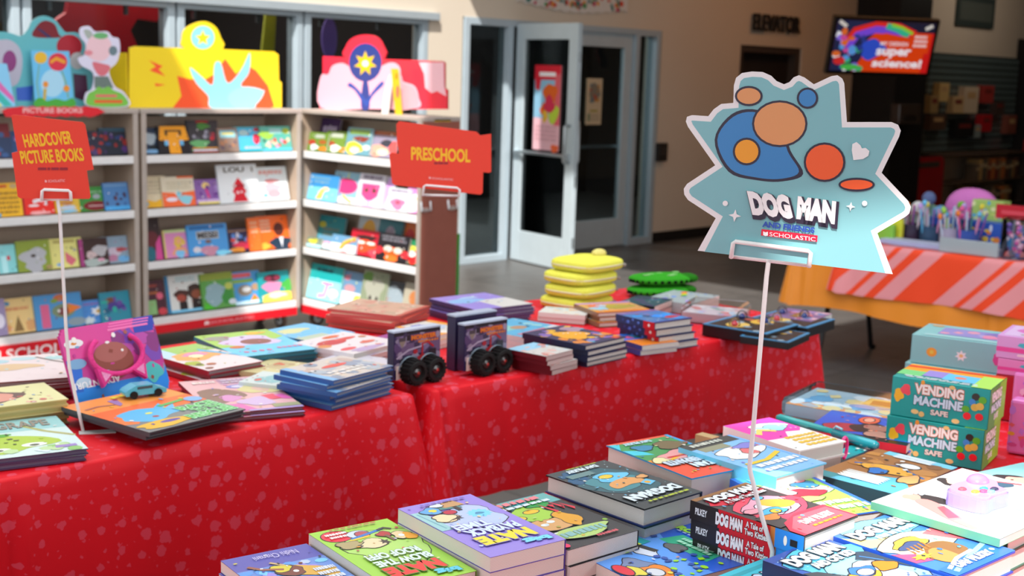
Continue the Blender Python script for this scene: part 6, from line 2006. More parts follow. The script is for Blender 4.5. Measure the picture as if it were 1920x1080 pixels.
stack((1279, 970), (1430, 1034), (1238, 1115), 2, .021, '2a64d8',
      [('b', 0, .5, 1, 1, '5a9af0'), ('p', [(0, .3), (.4, .45), (1, .6), (1, 1), (0, 1)], '64a4f8'), ('p', [(.22, .22), (.75, .24), (.8, .42), (.18, .4)], '3ab48c'), ('z', .3, .26, .72, .36, 2, 'a8e8c8', 4), ('l', [(.14, .98), (.2, .82), (.3, .7)], .13, '3a5a90'), ('g', .36, .62, .12, .06, 4, 'dce4f4'), ('l', [(.18, .6), (.3, .58), (.4, .56)], .07, '44403c'), ('g', .42, .42, .1, .06, 5, '6a6a6c'), ('p', [(.06, .5), (.2, .48), (.22, .58), (.08, .62)], '2aa0a8'), ('g', .58, .82, .16, .1, 6, '7a8ab0'), ('g', .76, .78, .15, .09, 7, 'f08a2a'), ('e', .76, .8, .08, .05, 'd8dce4'), ('g', .66, .9, .1, .06, 2, 'e8d84a'), blobs(6, ['a0e02a', '3a5ab0', '2f4f9a', 'a0e02a'], 26, .02, .045, .05, .3, .97, .75), ('p', [(.8, .9), (.95, .8), (1, .95), (.9, 1)], '2ab0a8'), ('g', .6, 1.0, .14, .05, 3, 'e02a3a') if False else ('e', .6, .95, .12, .045, 'e02a3a'),
       ('t', 'ACADEMY', .2, .05, .86, .11, 'f0f4fa', .075), ('t', 'ROBLOX PROS', .06, .12, .96, .19, 'a4e43a', .075), ('z', .1, .195, .85, .215, 1, 'b8c8f0', 7)],
      'bright blue paperback with lime green lettering', outl='2c2834', spine='1f54c0', jit=.003)
stack((1338, 1082), (1440, 1043), (1660, 1122), 3, .022, '34c4d8',
      [('b', .0, .05, 1, .09, '1fa8b8'), ('t', 'DOG MAN', .12, .14, .95, .32, 'c8dcf4', .075, '1c2434', .06), ('g', .5, .66, .4, .25, 3, '1aa898'), ('g', .5, .6, .2, .12, 5, 'e0a468')],
      'turquoise hardback cut by the lower frame edge', outl='2c2834', spine='1a2a44', hard=True, jit=.003, size=(.135, .208), z0=zN)
stack((1437, 1047), (1547, 1004), (1795, 1092), 3, .031, '4a70cc',
      [('b', 0, 0, 1, .08, '3a58b0'), ('g', .5, .26, .5, .22, 4, '6ad0f8'), ('g', .5, .6, .5, .3, 5, '9ae4fa'), ('g', .55, .62, .36, .2, 6, 'f4f4f0'), ('p', [(0, .3), (.15, .34), (.3, .5), (.2, .8), (0, 1)], '4a5058'), ('p', [(.7, .38), (.9, .3), (1, .34), (1, .7), (.9, .5)], '3a4a5c'), ('l', [(.03, .4), (.2, .55), (.1, .85)], .02, '4a8af0'), ('l', [(.82, .36), (.92, .5)], .02, '4a8af0'), ('g', .4, .58, .2, .08, 7, 'f0b03a'), ('g', .5, .52, .16, .07, 8, '3a7ad8'), ('e', .5, .54, .1, .045, 'f4f4f0'), ('g', .8, .56, .14, .07, 9, 'f08a2a'), ('p', [(.3, .75), (.5, .72), (.55, .82), (.35, .86)], '54b8e8'), ('g', .7, .85, .2, .07, 3, '4a70d0'),
       ('t', 'DOG MAN', .08, .09, .9, .23, 'fafcfc', .075, '3a3a44', .06), ('t', 'AND CAT KID', .2, .25, .86, .33, 'fafcfc', .075, '3a3a44', .06), ('r', 15, 18, ['c8e8fa'], .006, .01, .03, .02, .97, .3)],
      'blue hardback with white round centre at the front right', outl='2c2834', spine='24305c', hard=True, jit=.004)
stack((1551, 1003), (1665, 962), (1907, 1031), 3, .032, '4a86e8',
      [('g', .5, .18, .5, .2, 3, '8ad8f8'), ('p', [(0, .1), (.2, .25), (.5, .3), (.4, .45), (0, .34)], 'f4e49a'), ('g', .5, .5, .52, .2, 4, 'f8ecc8'), ('p', [(.72, .4), (1, .36), (1, .7), (.85, .6)], 'f4707c'), ('p', [(0, .5), (.2, .6), (.2, .74), (0, .7)], 'f05a8a'), ('g', .4, .45, .22, .08, 5, 'f0c04a'), ('g', .35, .5, .16, .06, 6, '4a5a8a'), ('p', smooth([(.2, .72), (.45, .55), (.7, .58), (.72, .76), (.45, .82)], 4), '9a6a3c'), ('p', smooth([(.22, .74), (.36, .62), (.5, .64), (.48, .82), (.3, .86)], 4), 'd89a54'), *[('l', [(.2 + .06 * i, .6), (.26 + .06 * i, .5)], .025, 'c07a3c') for i in range(5)], ('s', .18, .66, .14, .05, 7, .6, 'f4dc48'), ('p', [(0, .86), (.4, .84), (1, .76), (1, 1), (0, 1)], '3a7af0'), ('l', [(.1, .95), (.5, .86), (.95, .78)], .05, '9ae0fa'), ('l', [(.1, .9), (.4, .82), (.7, .8)], .04, 'f4f8fa'),
       ('t', 'DOG MAN', .08, .08, .92, .22, 'fafcfc', .075, '4a4a54', .06), ('z', .25, .23, .9, .31, 1, 'fafcfc', 4), ('t', 'DAV PILKEY', .2, .86, .8, .94, 'fafcfc', .075, '3a5a9a', .05)],
      'blue and cream hardback with brown wooden ship', outl='2c2834', spine='2a58c8', hard=True, jit=.006, jr=2)
stack((1532, 884), (1652, 838), (1790, 878), 2, .032, 'a8703c',
      [('b', .0, 0, .14, 1, '3a8a94'), ('p', [(0, .2), (.25, .3), (.4, .8), (.2, 1), (0, 1)], '5ab4d4'), ('b', .9, .15, 1, 1, '7ad4f4'), ('z', .1, .1, .3, .9, 1, 'f0f4f4', 5), ('z', .86, .2, .98, .95, 1, 'e8f4fa', 8), blobs(12, ['c88a44', '8a5a30', 'b87a3c'], 16, .05, .1, .4, .05, .88, .95), ('l', [(.5, .1), (.65, .5), (.5, .95)], .03, '2a6ab0'), ('g', .52, .5, .1, .3, 3, 'f0b040'), ('e', .72, .62, .06, .12, 'f0f4f4'), ('g', .4, .85, .12, .1, 4, 'e8a868'), ('g', .42, .45, .08, .1, 6, '2a7ad0')],
      'brown and teal comic hardback under the vending boxes', outl='2c2834', spine='2a4a54', hard=True, jit=.004)
stack((1402, 893), (1500, 881), (1682, 944), 3, .026, 'a8e060',
      [('b', 0, 0, 1, .2, '5ab8f0'), ('b', 0, 0, .06, 1, '3a78e8'), ('z', .1, .05, .8, .16, 1, 'c8ecf8', 2), ('b', .94, 0, 1, 1, '3a7ae8'), ('g', .45, .42, .42, .2, 3, 'f4f0e0'), ('g', .5, .5, .26, .1, 4, 'e83048'), ('g', .25, .4, .18, .1, 5, 'f4b0b8'), ('g', .7, .32, .16, .08, 6, '3a8ab8'), ('e', .7, .22, .1, .05, 'f08a9a'), ('g', .4, .62, .2, .06, 7, 'f4e080'),
       ('z', .15, .7, .9, .8, 1, 'fafcfc', 6), ('z', .1, .81, .95, .92, 1, 'fafcfc', 9), ('r', 8, 9, ['f0a82a', '3ab04a', 'f0e05a'], .015, .03, .1, .93, .9, .98)],
      'lime and blue comic hardback in the sunlight', outl='2c2834', spine='3a74e0', hard=True, jit=.004, size=(.14, .21))
stack((1290, 833), (1368, 814), (1526, 866), 3, .033, '8ac4f4',
      [('b', 0, 0, 1, .14, '4a4a48'), ('z', .1, .03, .7, .12, 1, 'd0d4c8', 3), ('b', .1, .14, .6, .24, '9a9a80'), ('b', .94, 0, 1, .8, '7ab8f8'), ('g', .5, .4, .4, .14, 4, 'f4f4f0'), ('g', .6, .42, .1, .08, 5, 'e8787a'), ('g', .75, .3, .2, .06, 6, '8a88d8'), ('l', [(.1, .66), (.5, .66), (.9, .56)], .07, 'f0cc3a'),
       ('z', .12, .7, .92, .8, 1, 'f8fafa', 6), ('z', .1, .81, .9, .9, 1, 'f8fafa', 9)],
      'sky blue comic hardback with white fluffy shape', outl='2c2834', spine='6ac8e8', hard=True, jit=.003, size=(.135, .205))
stack((1345, 800), (1432, 784), (1597, 824), 3, .027, 'fbf9f6',
      [('p', [(0, 0), (1, 0), (1, .42), (.85, .5), (.6, .46), (.4, .62), (0, .6)], 'f84ab8'), ('g', .55, .25, .36, .12, 3, 'fbfbfb'), ('g', .65, .3, .2, .1, 4, 'a8e8f8'), ('l', [(.1, .42), (.3, .3), (.5, .4)], .1, 'f8e078'), ('l', [(.1, .36), (.3, .22), (.5, .3)], .06, 'a8ecf8'), ('z', .3, .6, .95, .95, 4, 'f8c83a', 3)],
      'white and hot pink notebook with yellow lettering', outl='2c2834', spine='f8f4f0', hard=True, jit=.004)
# pink elastic loop on the notebooks
c_ = at(1592, 842, ZT + .05)
m = M()
m.tube([(c_.x + .010 * cos(radians(a)), c_.y + .01, c_.z + .02 * sin(radians(a))) for a in range(-90, 181, 18)], .0032, 'f03a98', 8)
o = m.obj('elastic_loop', PLASTIC, smooth=True)
tag(o, 'hot pink elastic loop at the corner of the notebooks', 'loop')

# big white book with a toy case on it, tilted on its neighbours
girl_ops = [('p', [(0, .75), (.3, .6), (1, .55), (1, 1), (0, 1)], 'd4f2fa'), ('g', .31, .26, .055, .15, 3, '3c3436'), ('g', .25, .14, .055, .07, 4, 'f0a898'), ('p', smooth([(.2, .2), (.28, .24), (.24, .42), (.14, .62), (.06, .6), (.12, .4)], 4), 'f49a94'), ('p', [(.2, .38), (.25, .4), (.14, .6), (.08, .56)], 'e8606c'), ('p', [(.06, .6), (.12, .62), (.06, .8), (.02, .78)], 'f0a898'), ('g', .68, .14, .06, .12, 5, '3c3436'), ('g', .7, .16, .045, .08, 6, 'f4d0b8'), ('p', smooth([(.74, .2), (.84, .26), (.95, .3), (.84, .36), (.76, .3)], 4), '9ae0f0'), ('p', smooth([(.82, .34), (.94, .42), (.9, .5), (.8, .42)], 4), '44647c'), ('l', [(.9, .34), (.97, .52)], .02, 'e8606c'), ('z', .3, .1, .55, .18, 2, 'dceef4', 3), ('z', .5, .74, .95, .86, 1, 'f8fcfc', 5)]
ctr, ex_, ey_, w_, h_ = rect((1657, 930), (1822, 870), (2020, 965), ZT + .105)
pm, cm = bookmesh(.27, .20, .012, 'f0f2f2', girl_ops, '6ab090', nb=0)
zg = ZT + .100
ang = math.atan2(ex_.y, ex_.x)
onebook(pm, cm, Matrix.Translation((ctr.x + .0, ctr.y, zg)) @ Matrix.Rotation(ang, 4, 'Z'), 'large white book with two figures, carrying the violet toy case', None)
# what it lies on
pm2, cm2 = bookmesh(.20, .15, .032, '8ab8b0', [], '2a6a5a', True)
for i in range(3):
    onebook(pm2, cm2, Matrix.Translation((ctr.x + .02 + .004 * i, ctr.y - .003 * i, zN + .0326 * i)) @ Matrix.Rotation(ang + .01 * i, 4, 'Z'), 'green book below the large white one, %s from the table' % ('first', 'second', 'third')[i], 'green books under the large white one')
pc = at(1832, 943, zg + .012)
e = empty('toy_case', (pc.x, pc.y, zg + .0126), ang)
pts = smooth([(-.075, -.05), (-.08, .035), (-.03, .055), (.03, .05), (.085, .06), (.09, .0), (.05, -.03), (.04, -.06), (-.02, -.055)], 5)
pts = [(x * .6, y * .6) for x, y in pts]
m = M()
m.prism(pts, 0, .02, 'a49ae8')
bev(m.obj('case_base', PLASTIC, e), .004)
m = M()
m.prism([(x * .93, y * .93) for x, y in pts], .02, .0245, 'e8a8ec')
bev(m.obj('case_lid', PLASTIC, e), .002)
m = M()
m.ball((.024, .014, .0245), (.019, .016, .011), 'f48ad8', 18, 10)
m.obj('pink_dome', PLASTIC, e, smooth=True)
m = M()
for i, (x, y, c) in enumerate(((-.035, -.012, 'f0d84a'), (-.02, -.02, 'e85a8a'), (-.004, -.012, '4ab8e0'), (.008, -.026, '3a3a5a'), (-.04, .01, 'c85a6a'), (-.012, -.03, '8ad8e8'))):
    m.ball((x * .82, y * .82, .025), (.008, .006, .003), c, 10, 6)
m.obj('charms', PLASTIC, e, smooth=True)
tag(e, 'violet and blue moulded toy case with pink dome on the white book', 'toy')

# boxes
VEND_F = [('t', 'VENDING', .24, .1, .74, .36, 'f0ece8', .05, 'b85a24', .05), ('t', 'MACHINE', .24, .4, .74, .64, 'c8e4f4', .05, '1c5a64', .05), ('t', 'SAFE', .42, .7, .6, .84, 'e0dcd4', .05, '1c5a64', .05), ('g', .08, .46, .05, .16, 3, 'f0b820'), ('g', .15, .3, .05, .14, 5, 'e84a5a'), ('e', .32, .06, .02, .06, 'e8a03a'), ('e', .26, .82, .04, .06, 'e8d088'), ('e', .33, .86, .03, .07, 'e0c478'), ('e', .68, .9, .04, .06, 'e8d088'), ('e', .62, .08, .03, .05, 'e0c478'),
          ('e', .86, .22, .04, .09, '2a2420'), ('e', .93, .28, .04, .09, '5ab02a'), ('e', .83, .36, .035, .08, '3a8ad0'), ('e', .86, .48, .04, .09, 'd0b048'), ('e', .91, .44, .04, .09, 'd8b850'), ('e', .77, .55, .04, .08, '5ab02a'), ('e', .79, .72, .04, .09, 'e01c2a'), ('e', .91, .7, .04, .09, 'e01c2a')]
VEND_S = [('p', [(0, 0), (1, 0), (1, .4), (.5, 1), (0, 1)], '4aa04a'), ('p', [(.6, 0), (1, 0), (1, 1), (.4, 1)], '8ac83a'), ('t', 'VENDING', .1, .12, .72, .38, 'f0ece8', .05, '7a5a34', .05), ('t', 'MACHINE', .12, .42, .72, .64, 'dcecf4', .05, '1c5a64', .05), ('t', 'SAFE', .32, .7, .58, .86, 'e8e4dc', .05)]
VEND_T = [('p', [(0, 0), (1, 0), (1, .3), (0, .5)], 'f8a830'), ('p', [(0, .1), (1, 0), (1, .12), (0, .24)], 'e84a2a'), ('b', .0, .45, .25, .8, '7ad888'), ('b', .25, .3, .5, .72, 'a090e0'), ('b', .46, .34, .8, .78, '6acdf8'), ('e', .62, .55, .06, .08, 'f08a7a'), ('b', .8, .2, 1, 1, 'b8ec6a'), ('z', .08, .8, .85, .95, 2, 'dceaf0', 3)]


def printed_box(name, label, cat, cx, cy, z, ang, w, d, h, col, front, side, top, group=None):
    """front faces local -y"""
    e = empty(name, (cx, cy, z), ang)
    m = M()
    m.box((-w / 2, -d / 2, 0), (w / 2, d / 2, h), col)
    bev(m.obj('carton', GLOSS, e), .0015)
    if front:
        m = M()
        m.art(front, -w / 2, h, w, h, 0)
        m.v = [Vector((v.x, -d / 2 - .0004 - v.z, v.y)) for v in m.v]
        m.obj('front_print', GLOSS, e)
    if side:
        m = M()
        m.art(side, -d / 2, h, d, h, 0)
        m.v = [Vector((w / 2 + .0004 + v.z, v.x, v.y)) for v in m.v]
        m.obj('side_print', GLOSS, e)
    if top:
        m = M()
        m.art(top, -w / 2, d / 2, w, d, h + .0004)
        m.obj('top_print', GLOSS, e)
    tag(e, label, cat, group)
    return e


A = at(1668, 852, zN)
B = at(1828, 881, zN)
d_ = B - A
d_.z = 0
angv = math.atan2(d_.y, d_.x)
nx = Vector((-sin(angv), cos(angv), 0))
vc = (A + B) / 2 + nx * .068
printed_box('safe_toy_box', 'teal box with white lettering and sweets, lower of the two', 'box', vc.x, vc.y, zN, angv, .185, .135, .078, '12a09c', VEND_F, VEND_S, VEND_T, 'teal toy safe boxes')
printed_box('safe_toy_box', 'teal box with white lettering and sweets, upper of the two', 'box', vc.x + .004, vc.y - .003, zN + .079, angv, .185, .135, .078, '12a09c', VEND_F, VEND_S, VEND_T, 'teal toy safe boxes')
AQ_F = [('e', .2, .55, .05, .16, 'f0a02a'), ('e', .2, .55, .02, .07, 'e8c848'), ('s', .48, .55, .06, .2, 7, .55, 'f0ecf4'), ('e', .48, .55, .02, .06, 'e8c080'), ('g', .82, .5, .05, .2, 3, 'd8489a')]
AQ_T = [('b', .2, .2, .8, .75, '9a90d0'), blobs(3, ['b8a8d8', '8a7ac0', 'e8a0b8'], 9, .04, .08, .25, .25, .75, .7), ('g', .7, .6, .1, .1, 4, 'e88ab0'), ('e', .12, .15, .06, .05, 'e0a860'), ('e', .9, .2, .05, .05, 'e8b03a'), ('b', .1, .82, .9, .95, 'a8d4d8')]
A2 = at(1666, 718, zN)
aq = Vector((A2.x + .075, A2.y - .165, 0))
aqa = angv + radians(2)
printed_box('craft_box', 'pale aqua flower printed box, lower of the pair', 'box', aq.x - .008, aq.y + .008, zN, aqa, .24, .17, .068, '8ac4c8', AQ_F, None, AQ_T, 'aqua craft boxes')
printed_box('craft_box', 'pale aqua flower printed box with lilac window, upper of the pair', 'box', aq.x, aq.y, zN + .069, aqa, .24, .17, .068, '8ac4c8', AQ_F, None, AQ_T, 'aqua craft boxes')
PKF = [('b', 0, .5, 1, .7, 'e84aa0'), ('g', .3, .35, .1, .1, 3, '4ab8c8'), ('z', .2, .72, .9, .9, 1, 'f4d0e4', 3)]
pk_ = at(1885, 690, ZT + .07)
printed_box('craft_box', 'dark red box under the pink boxes, by the right frame edge', 'box', 2.86, 1.06, zN, angv, .2, .14, .10, 'b8182c', [('b', .3, .2, .8, .45, '9a1424'), ('t', 'KLUTZ', .35, .25, .7, .4, 'f0c8cc', .02)], None, None)
printed_box('craft_box', 'pink and white craft box, second of the pink pile', 'box', 2.875, 1.055, zN + .101, angv + .05, .22, .16, .035, 'e88ac8', PKF, None, [('b', .1, .1, .9, .9, 'f4d0e8')], 'pink craft boxes')
printed_box('craft_box', 'pink and white craft box, topmost of the pink pile', 'box', 2.865, 1.06, zN + .137, angv, .21, .15, .05, 'dca0dc', PKF, None, [('b', .05, .05, .95, .95, 'e0c0e8'), ('g', .4, .4, .3, .3, 3, 'd870c0'), ('g', .7, .6, .2, .2, 5, 'f4e8f4'), ('l', [(.2, .8), (.8, .6)], .05, '9a9a8a')], 'pink craft boxes')
# glittery pink packs and second figure book at the frame edge
for i, (px, py, c, lab) in enumerate(((1910, 860, 'e878c8', 'pink glittery pack right of the vending boxes, front one'), (1915, 800, 'f090d8', 'pink glittery pack right of the vending boxes, back one'))):
    q = at(px, py, zN)
    m = M()
    m.box((-.05, -.02, 0), (.05, .02, .11), c)
    m.art([], 0, 0, 1, 1, 0)
    o = m.obj('glitter_pack', PLASTIC, loc=(q.x + .05, q.y - .01, zN))
    o.rotation_euler = (0, 0, angv)
    f = M()
    f.art([blobs(3 + i, ['f8c0e8', 'd84a9a', 'f0a030', 'e85a6a', 'c878e0'], 30, .04, .1)], -.05, .11, .1, .11, 0)
    f.v = [Vector((v.x, -.0205 - v.z, v.y)) for v in f.v]
    f.obj('printed_front', GLOSS, o)
    bev(o, .006)
    tag(o, lab, 'toy', 'pink glittery packs')
stack((1862, 878), (1918, 866), (2010, 905), 3, .03, '9adce0', [('g', .3, .3, .2, .16, 3, '3c3034'), ('g', .35, .32, .12, .1, 4, 'f0b0a0'), ('p', [(.2, .5), (.8, .4), (.9, .8), (.3, .9)], '6a50a8'), ('b', 0, 0, .2, .4, '8accd4')], 'aqua and violet book at the right frame edge', outl='2c2834', spine='3a7a8a', size=(.15, .19))
# book with faces, teal marker, clear packet on books
stack((1512, 803), (1560, 768), (1690, 806), 2, .016, '2f5ad0', [('b', 0, .0, .14, 1, '1c1418'), ('g', .35, .3, .16, .2, 3, 'b83044'), ('g', .45, .55, .2, .2, 4, '3a2428'), ('g', .5, .6, .12, .14, 5, 'b87a6c'), ('g', .25, .65, .12, .12, 7, 'c89080'), ('e', .78, .45, .16, .1, 'f0603a'), ('e', .78, .45, .09, .05, 'f8a88a'), ('z', .5, .75, .95, .9, 2, 'b8c8f0', 3)], 'royal blue book with faces and orange oval', outl='2c2834', spine='c02838', size=(.19, .2), jit=.01)
a = at(1458, 782, ZT + .033)
b = at(1645, 836, ZT + .033)
e = empty('marker_pen', tuple(a), 0)
m = M()
d_ = (b - a)
m.tube([(0, 0, -.001), tuple(d_ * .03), tuple(d_ * .58)], [.006, .0085, .0085], '1fa8a8', 14)
m.obj('barrel', PLASTIC, e, smooth=True)
m = M()
m.tube([tuple(d_ * .58), tuple(d_ * .97), tuple(d_)], [.0092, .0092, .007], '178a98', 14)
m.obj('cap', PLASTIC, e, smooth=True)
m = M()
m.tube([tuple(d_ * .58 + Vector((0, 0, .0095))), tuple(d_ * .6 + Vector((0, 0, .015))), tuple(d_ * .66 + Vector((0, 0, .0125)))], .0025, '9ad0e0', 8)
m.obj('clip', PLASTIC, e)
tag(e, 'fat teal marker lying behind the notebook', 'marker')
stack((1505, 828), (1560, 808), (1660, 838), 1, .018, '2a2834', [('b', .1, .1, .9, .5, 'c82a3a'), ('b', .2, .6, .9, .9, '1f9098')], 'dark book with red panel under the teal marker', z0=zN, outl='2c2834', size=(.2, .13))
# clear packet with print
q = at(1590, 745, ZT + .05)
e = empty('clear_packet', (q.x + .03, q.y + .0, zN), radians(-80))
m = M()
m.box((-.13, -.105, 0), (.13, .105, .045), 'fff')
bev(m.obj('clear_wrap', CLEAR, e), .015)
m = M()
m.box((-.12, -.095, .002), (.12, .095, .028), 'a8c8dc')
m.art([('b', 0, .8, 1, 1, 'f0a05a'), blobs(8, ['9ad4f0', 'd8e8f4', '6ab0e0', 'b8b8c0', 'e8d8a0'], 34, .05, .12), ('b', .55, .1, .95, .45, 'e8c868'), ('p', [(.6, .2), (.9, .15), (.85, .4), (.62, .42)], 'b87a1c'), ('e', .6, .6, .12, .1, '5a9ae0')], -.12, .095, .24, .19, .0285)
m.obj('contents', GLOSS, e)
tag(e, 'clear wrapped packet with pale blue contents beside the aqua boxes', 'packet')
# small cream block behind the blue comic
q = at(1326, 818, ZT + .02)
m = M()
m.box((-.012, -.02, 0), (.012, .02, .02), 'c8a878')
o = m.obj('wooden_block', WOOD, loc=(q.x, q.y + .0, zN))
tag(o, 'small tan block at the far edge of the near table', 'block')

# ------------------------------------------------------------------ goods on the orange table
zO = .745
rd = random.Random(77)
PC = ['5ab0e0', 'e85aa0', '2a3a6a', 'c8d8e8', '8a5ab0', '1c2430', 'e8a0c8', '3a8a9a', 'b8c8d8', '6a3a5a', '9ad04a', 'e8e0e8']
PN = ['blue', 'pink', 'navy', 'silver', 'violet', 'black', 'pale pink', 'teal', 'grey', 'plum', 'lime', 'white']
cups = [(1672, 470, 'leftmost'), (1705, 470, 'second from the left'), (1742, 472, 'third from the left'), (1780, 474, 'fourth from the left'), (1813, 478, 'rightmost')]
for ci, (px, py, pos) in enumerate(cups):
    q = atx(px, py - 8, OX + .30)
    e = empty('pen_cup', (OX + .30, q.y, zO))
    m = M()
    m.lathe([(.058, 0), (.062, .10), (.058, .10), (.054, .006)], ('b8b8cc', '3a3048', '2a4a6a', 'a8a0b8', '3a5ab0')[ci], 22)
    m.obj('cup', PLASTIC, e, smooth=False)
    tag(e, 'pen cup on the orange table, %s of five' % pos, 'pen cup', 'pen cups on the orange table')
    for k in range(11):
        a = k * 2.4
        r = .014 + .034 * (k / 11) ** .5
        c = rd.randrange(len(PC))
        x, y = OX + .30 + r * cos(a), q.y + r * sin(a)
        m = M()
        tip = Vector((r * .9 * cos(a), r * .9 * sin(a), .17 + rd.uniform(-.02, .05)))
        m.tube([(0, 0, 0), tuple(tip)], .0055, PC[c], 7)
        pen = m.obj('pen', PLASTIC, loc=(x, y, zO + .008))
        if k % 2:
            t = M()
            t.ball(tuple(tip), (.014, .014, .018), rd.choice(['f0e8f4', 'e85aa0', '6ac0f0', 'f0802a', 'e8d83a', '9ad04a', 'c8a0e8']), 8, 6)
            t.obj('pen_topper', PLASTIC, pen, smooth=True)
        tag(pen, '%s pen, %s of the %s pen cup' % (PN[c], ('first', 'second', 'third', 'fourth', 'fifth', 'sixth', 'seventh', 'eighth', 'ninth', 'tenth', 'eleventh')[k], pos), 'pen', 'pens in the cups')
# paper pads along the front
for i, (px, py, w, d, h, c, lab) in enumerate(((1735, 466, .50, .14, .022, 'a8b4dc', 'long pale lilac paper pad before the pen cups'), (1832, 476, .30, .12, .03, '9ab0d0', 'pale blue paper pad, right of the lilac pad'))):
    q = atx(px, py, OX + .10)
    m = M()
    m.box((-d / 2, -w / 2, 0), (d / 2, w / 2, h), c)
    m.box((-d / 2 + .004, -w / 2 + .004, h), (d / 2 - .004, w / 2 - .004, h + .004), 'c0c8e4')
    o = bev(m.obj('paper_pad', MATTE, loc=(OX + .115 + .0 * i, q.y, zO + .001)), .003)
    tag(o, lab, 'pad')
q = atx(1815, 483, OX + .03)
m = M()
m.box((-.01, -.16, 0), (.01, .16, .075), 'a8b4bc')
o = bev(m.obj('price_holder', PLASTIC, loc=(OX + .028, q.y, zO + .001)), .003)
tag(o, 'grey blank sign block at the front of the orange table', 'sign')
# printed cartons
q = atx(1820, 440, OX + .46)
m = M()
m.box((-.06, -.22, 0), (.06, .22, .14), '2a5ac0')
o = m.obj('blue_carton', GLOSS, loc=(OX + .44, q.y, zO + .001))
f = M()
f.art([blobs(4, ['e88a3a', '8ab8f0', 'f0d04a', 'd8e0f0', '3a3a90'], 26, .02, .05)], -.22, .14, .44, .14, 0)
f.v = [Vector((-.0605 - v.z, -v.x, v.y)) for v in f.v]
f.obj('front_print', GLOSS, o)
tag(o, 'blue speckled carton behind the pen cups', 'carton')
q = atx(1905, 450, OX + .30)
m = M()
m.prism([(-.14, 0), (.20, 0), (.20, .26)], -.06, .06, '2a7ab8', '3ab0c0')
o = m.obj('slanted_display', GLOSS)
frame(o, Vector((0, -1, 0)), Vector((0, 0, 1)), Vector((-1, 0, 0)), Vector((OX + .34, q.y, zO + .001)))
f = M()
f.art([blobs(14, ['2a4ab0', '4a8ae0', 'e8a84a', '8a6ac0', '1c2c6a'], 40, .02, .06, .45, .5, .98, .98)], -.14, .26, .34, .26, .0605)
f.obj('front_print', GLOSS, o)
tag(o, 'blue triangular sided display with teal edge on the orange table', 'display')
q = atx(1903, 470, OX + .10)
e = empty('clear_jar', (OX + .10, q.y, zO + .001))
m = M()
m.lathe([(.07, 0), (.075, .02), (.075, .2), (.07, .21), (.066, .2), (.066, .01)], 'ffffff', 24)
m.obj('jar_wall', CLEAR, e, smooth=True)
m = M()
rj = random.Random(5)
for k in range(26):
    a = rj.uniform(0, 6.28)
    r = rj.uniform(.01, .048)
    m.ball((r * cos(a), r * sin(a), .02 + k * .0064), (.014, .014, .012), rj.choice(['c8509a', 'e8b0d0', 'f09a50', '7a5ab8', 'e8e0f0', '5a7ad0']), 8, 6)
co = m.obj('small_erasers', PLASTIC, e, smooth=True)
co['kind'] = 'stuff'
tag(e, 'clear jar of pink and violet erasers at the right frame edge', 'jar')
q = atx(1903, 425, OX + .22)
m = M()
m.box((-.004, -.10, 0), (.004, .10, .075), 'c01c30')
m.box((-.0045, -.07, .025), (-.004, .07, .045), 'd84a5a')
o = m.obj('price_card', MATTE, loc=(OX + .20, q.y, zO + .19))
tag(o, 'red price card above the clear jar', 'card')
m = M()
m.tube([(0, 0, 0), (0, 0, .19)], .004, 'b8c0c4', 8)
m.lathe([(.03, 0), (.03, .004)], 'b8c0c4', 16)
h = m.obj('card_stand', METAL, loc=(OX + .21, q.y, zO + .001))
tag(h, 'thin metal stand holding the red price card', 'stand')
# pink dome bag, lime carton, white wire basket
q = atx(1812, 410, OX + .60)
e = empty('pink_pouch', (OX + .66, q.y, zO + .001))
m = M()
m.ball((0, 0, .15), (.07, .16, .15), 'e888d8', 24, 14, .85)
m.obj('pouch_body', PLUSH, e, smooth=True)
m = M()
for (y, z, c) in ((.03, .2, '8ad04a'), (-.08, .16, 'f04a9a'), (.09, .14, 'f4c0e8'), (-.02, .12, 'f0a0d8'), (-.10, .22, 'f06ab8')):
    m.ball((-.066, y, z), (.012, .03, .025), c, 10, 6)
m.obj('patches', PLUSH, e, smooth=True)
tag(e, 'rounded pink plush pouch standing at the back of the orange table', 'pouch')
q = atx(1778, 405, OX + .66)
m = M()
m.ball((0, 0, .1), (.05, .12, .1), '9ad0b8', 18, 10)
o = m.obj('green_pouch', PLUSH, loc=(OX + .60, q.y + .12, zO + .001), smooth=True)
tag(o, 'pale green pouch half hidden left of the pink one', 'pouch')
q = atx(1856, 410, OX + .55)
m = M()
m.box((-.05, -.09, 0), (.05, .09, .25), 'a8c86a')
o = bev(m.obj('lime_carton', GLOSS, loc=(OX + .60, q.y, zO + .001)), .004)
f = M()
f.art([('b', 0, .6, 1, 1, '8ac82a'), blobs(9, ['5ab0d0', 'c8d870', 'e8e8b0', '6a9ad0'], 20, .05, .1, .05, .05, .95, .6)], -.09, .25, .18, .25, 0)
f.v = [Vector((-.0505 - v.z, -v.x, v.y)) for v in f.v]
f.obj('front_print', GLOSS, o)
tag(o, 'lime and blue carton right of the pink pouch', 'carton')
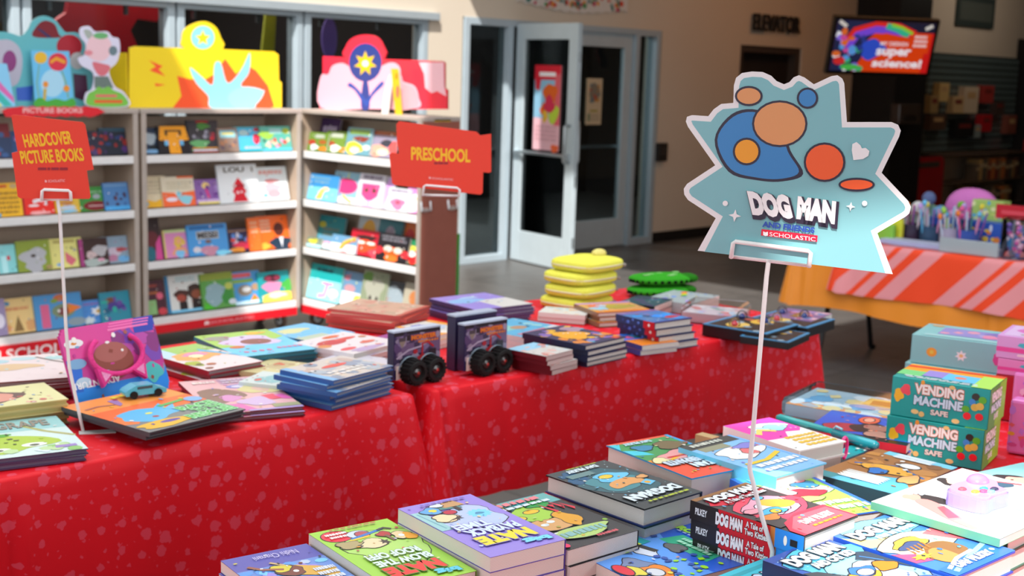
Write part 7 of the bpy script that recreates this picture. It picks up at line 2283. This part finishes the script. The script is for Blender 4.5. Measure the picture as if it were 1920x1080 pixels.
q = atx(1890, 400, OX + .66)
m = M()
for z in (.05, .17, .29):
    m.tube([(-.10, -.30, z), (-.10, .30, z), (.10, .30, z), (.10, -.30, z)], .006, 'e4e8ec', 8, closed=True)
for y in (-.3, -.15, 0, .15, .3):
    for x in (-.1, .1):
        m.tube([(x, y, 0), (x, y, .29)], .005, 'e4e8ec', 6)
m.tube([(-.1, -.3, .006), (-.1, .3, .006), (.1, .3, .006), (.1, -.3, .006)], .006, 'e4e8ec', 8, closed=True)
o = m.obj('wire_basket', WIRE, loc=(OX + .63, q.y - .46, zO + .001))
bpy.data.objects['lime_carton'].location.x = OX + .555
tag(o, 'white wire basket at the back right of the orange table', 'basket')
# lime and yellow packets at the left end of the row
for i, (px, py, c, lab) in enumerate(((1664, 452, '8ac84a', 'lime green packet at the left end of the orange table goods'), (1680, 440, 'd8d83a', 'yellow packet at the left end of the orange table goods'), (1655, 440, 'b8c8d0', 'grey white packet at the left end of the orange table goods'))):
    q = atx(px, py, OX + .14 + .06 * i)
    m = M()
    m.box((-.02, -.06, 0), (.02, .06, .10 + .03 * i), c)
    m.art([], 0, 0, 1, 1, 0)
    o = bev(m.obj('packet', PLASTIC, loc=(OX + .14 + .06 * i, q.y + .02, zO + .001)), .01)
    tag(o, lab, 'packet', 'small packets on the orange table')
# plush heads on top of the pens at the left
for i, (px, py, c, lab) in enumerate(((1722, 390, 'f0f0f4', 'white plush ball'), (1692, 400, 'e8508a', 'pink plush ball'), (1742, 372, '6a7aa8', 'slate blue plush ball'), (1764, 398, '7ab0e0', 'sky blue plush ball'))):
    q = atx(px, py, OX + .52)
    m = M()
    m.tube([(0, 0, 0), (0, 0, q.z - zO)], .006, 'b0b0c0', 8)
    m.ball((0, 0, q.z - zO), (.04, .04, .04), c, 14, 8)
    o = m.obj('plush_topped_pen', PLUSH, loc=(OX + .52, q.y, zO + .001), smooth=True)
    tag(o, lab + ' on a stick among the pen cups', 'pen', 'plush topped pens')
bpy.context.view_layer.update()
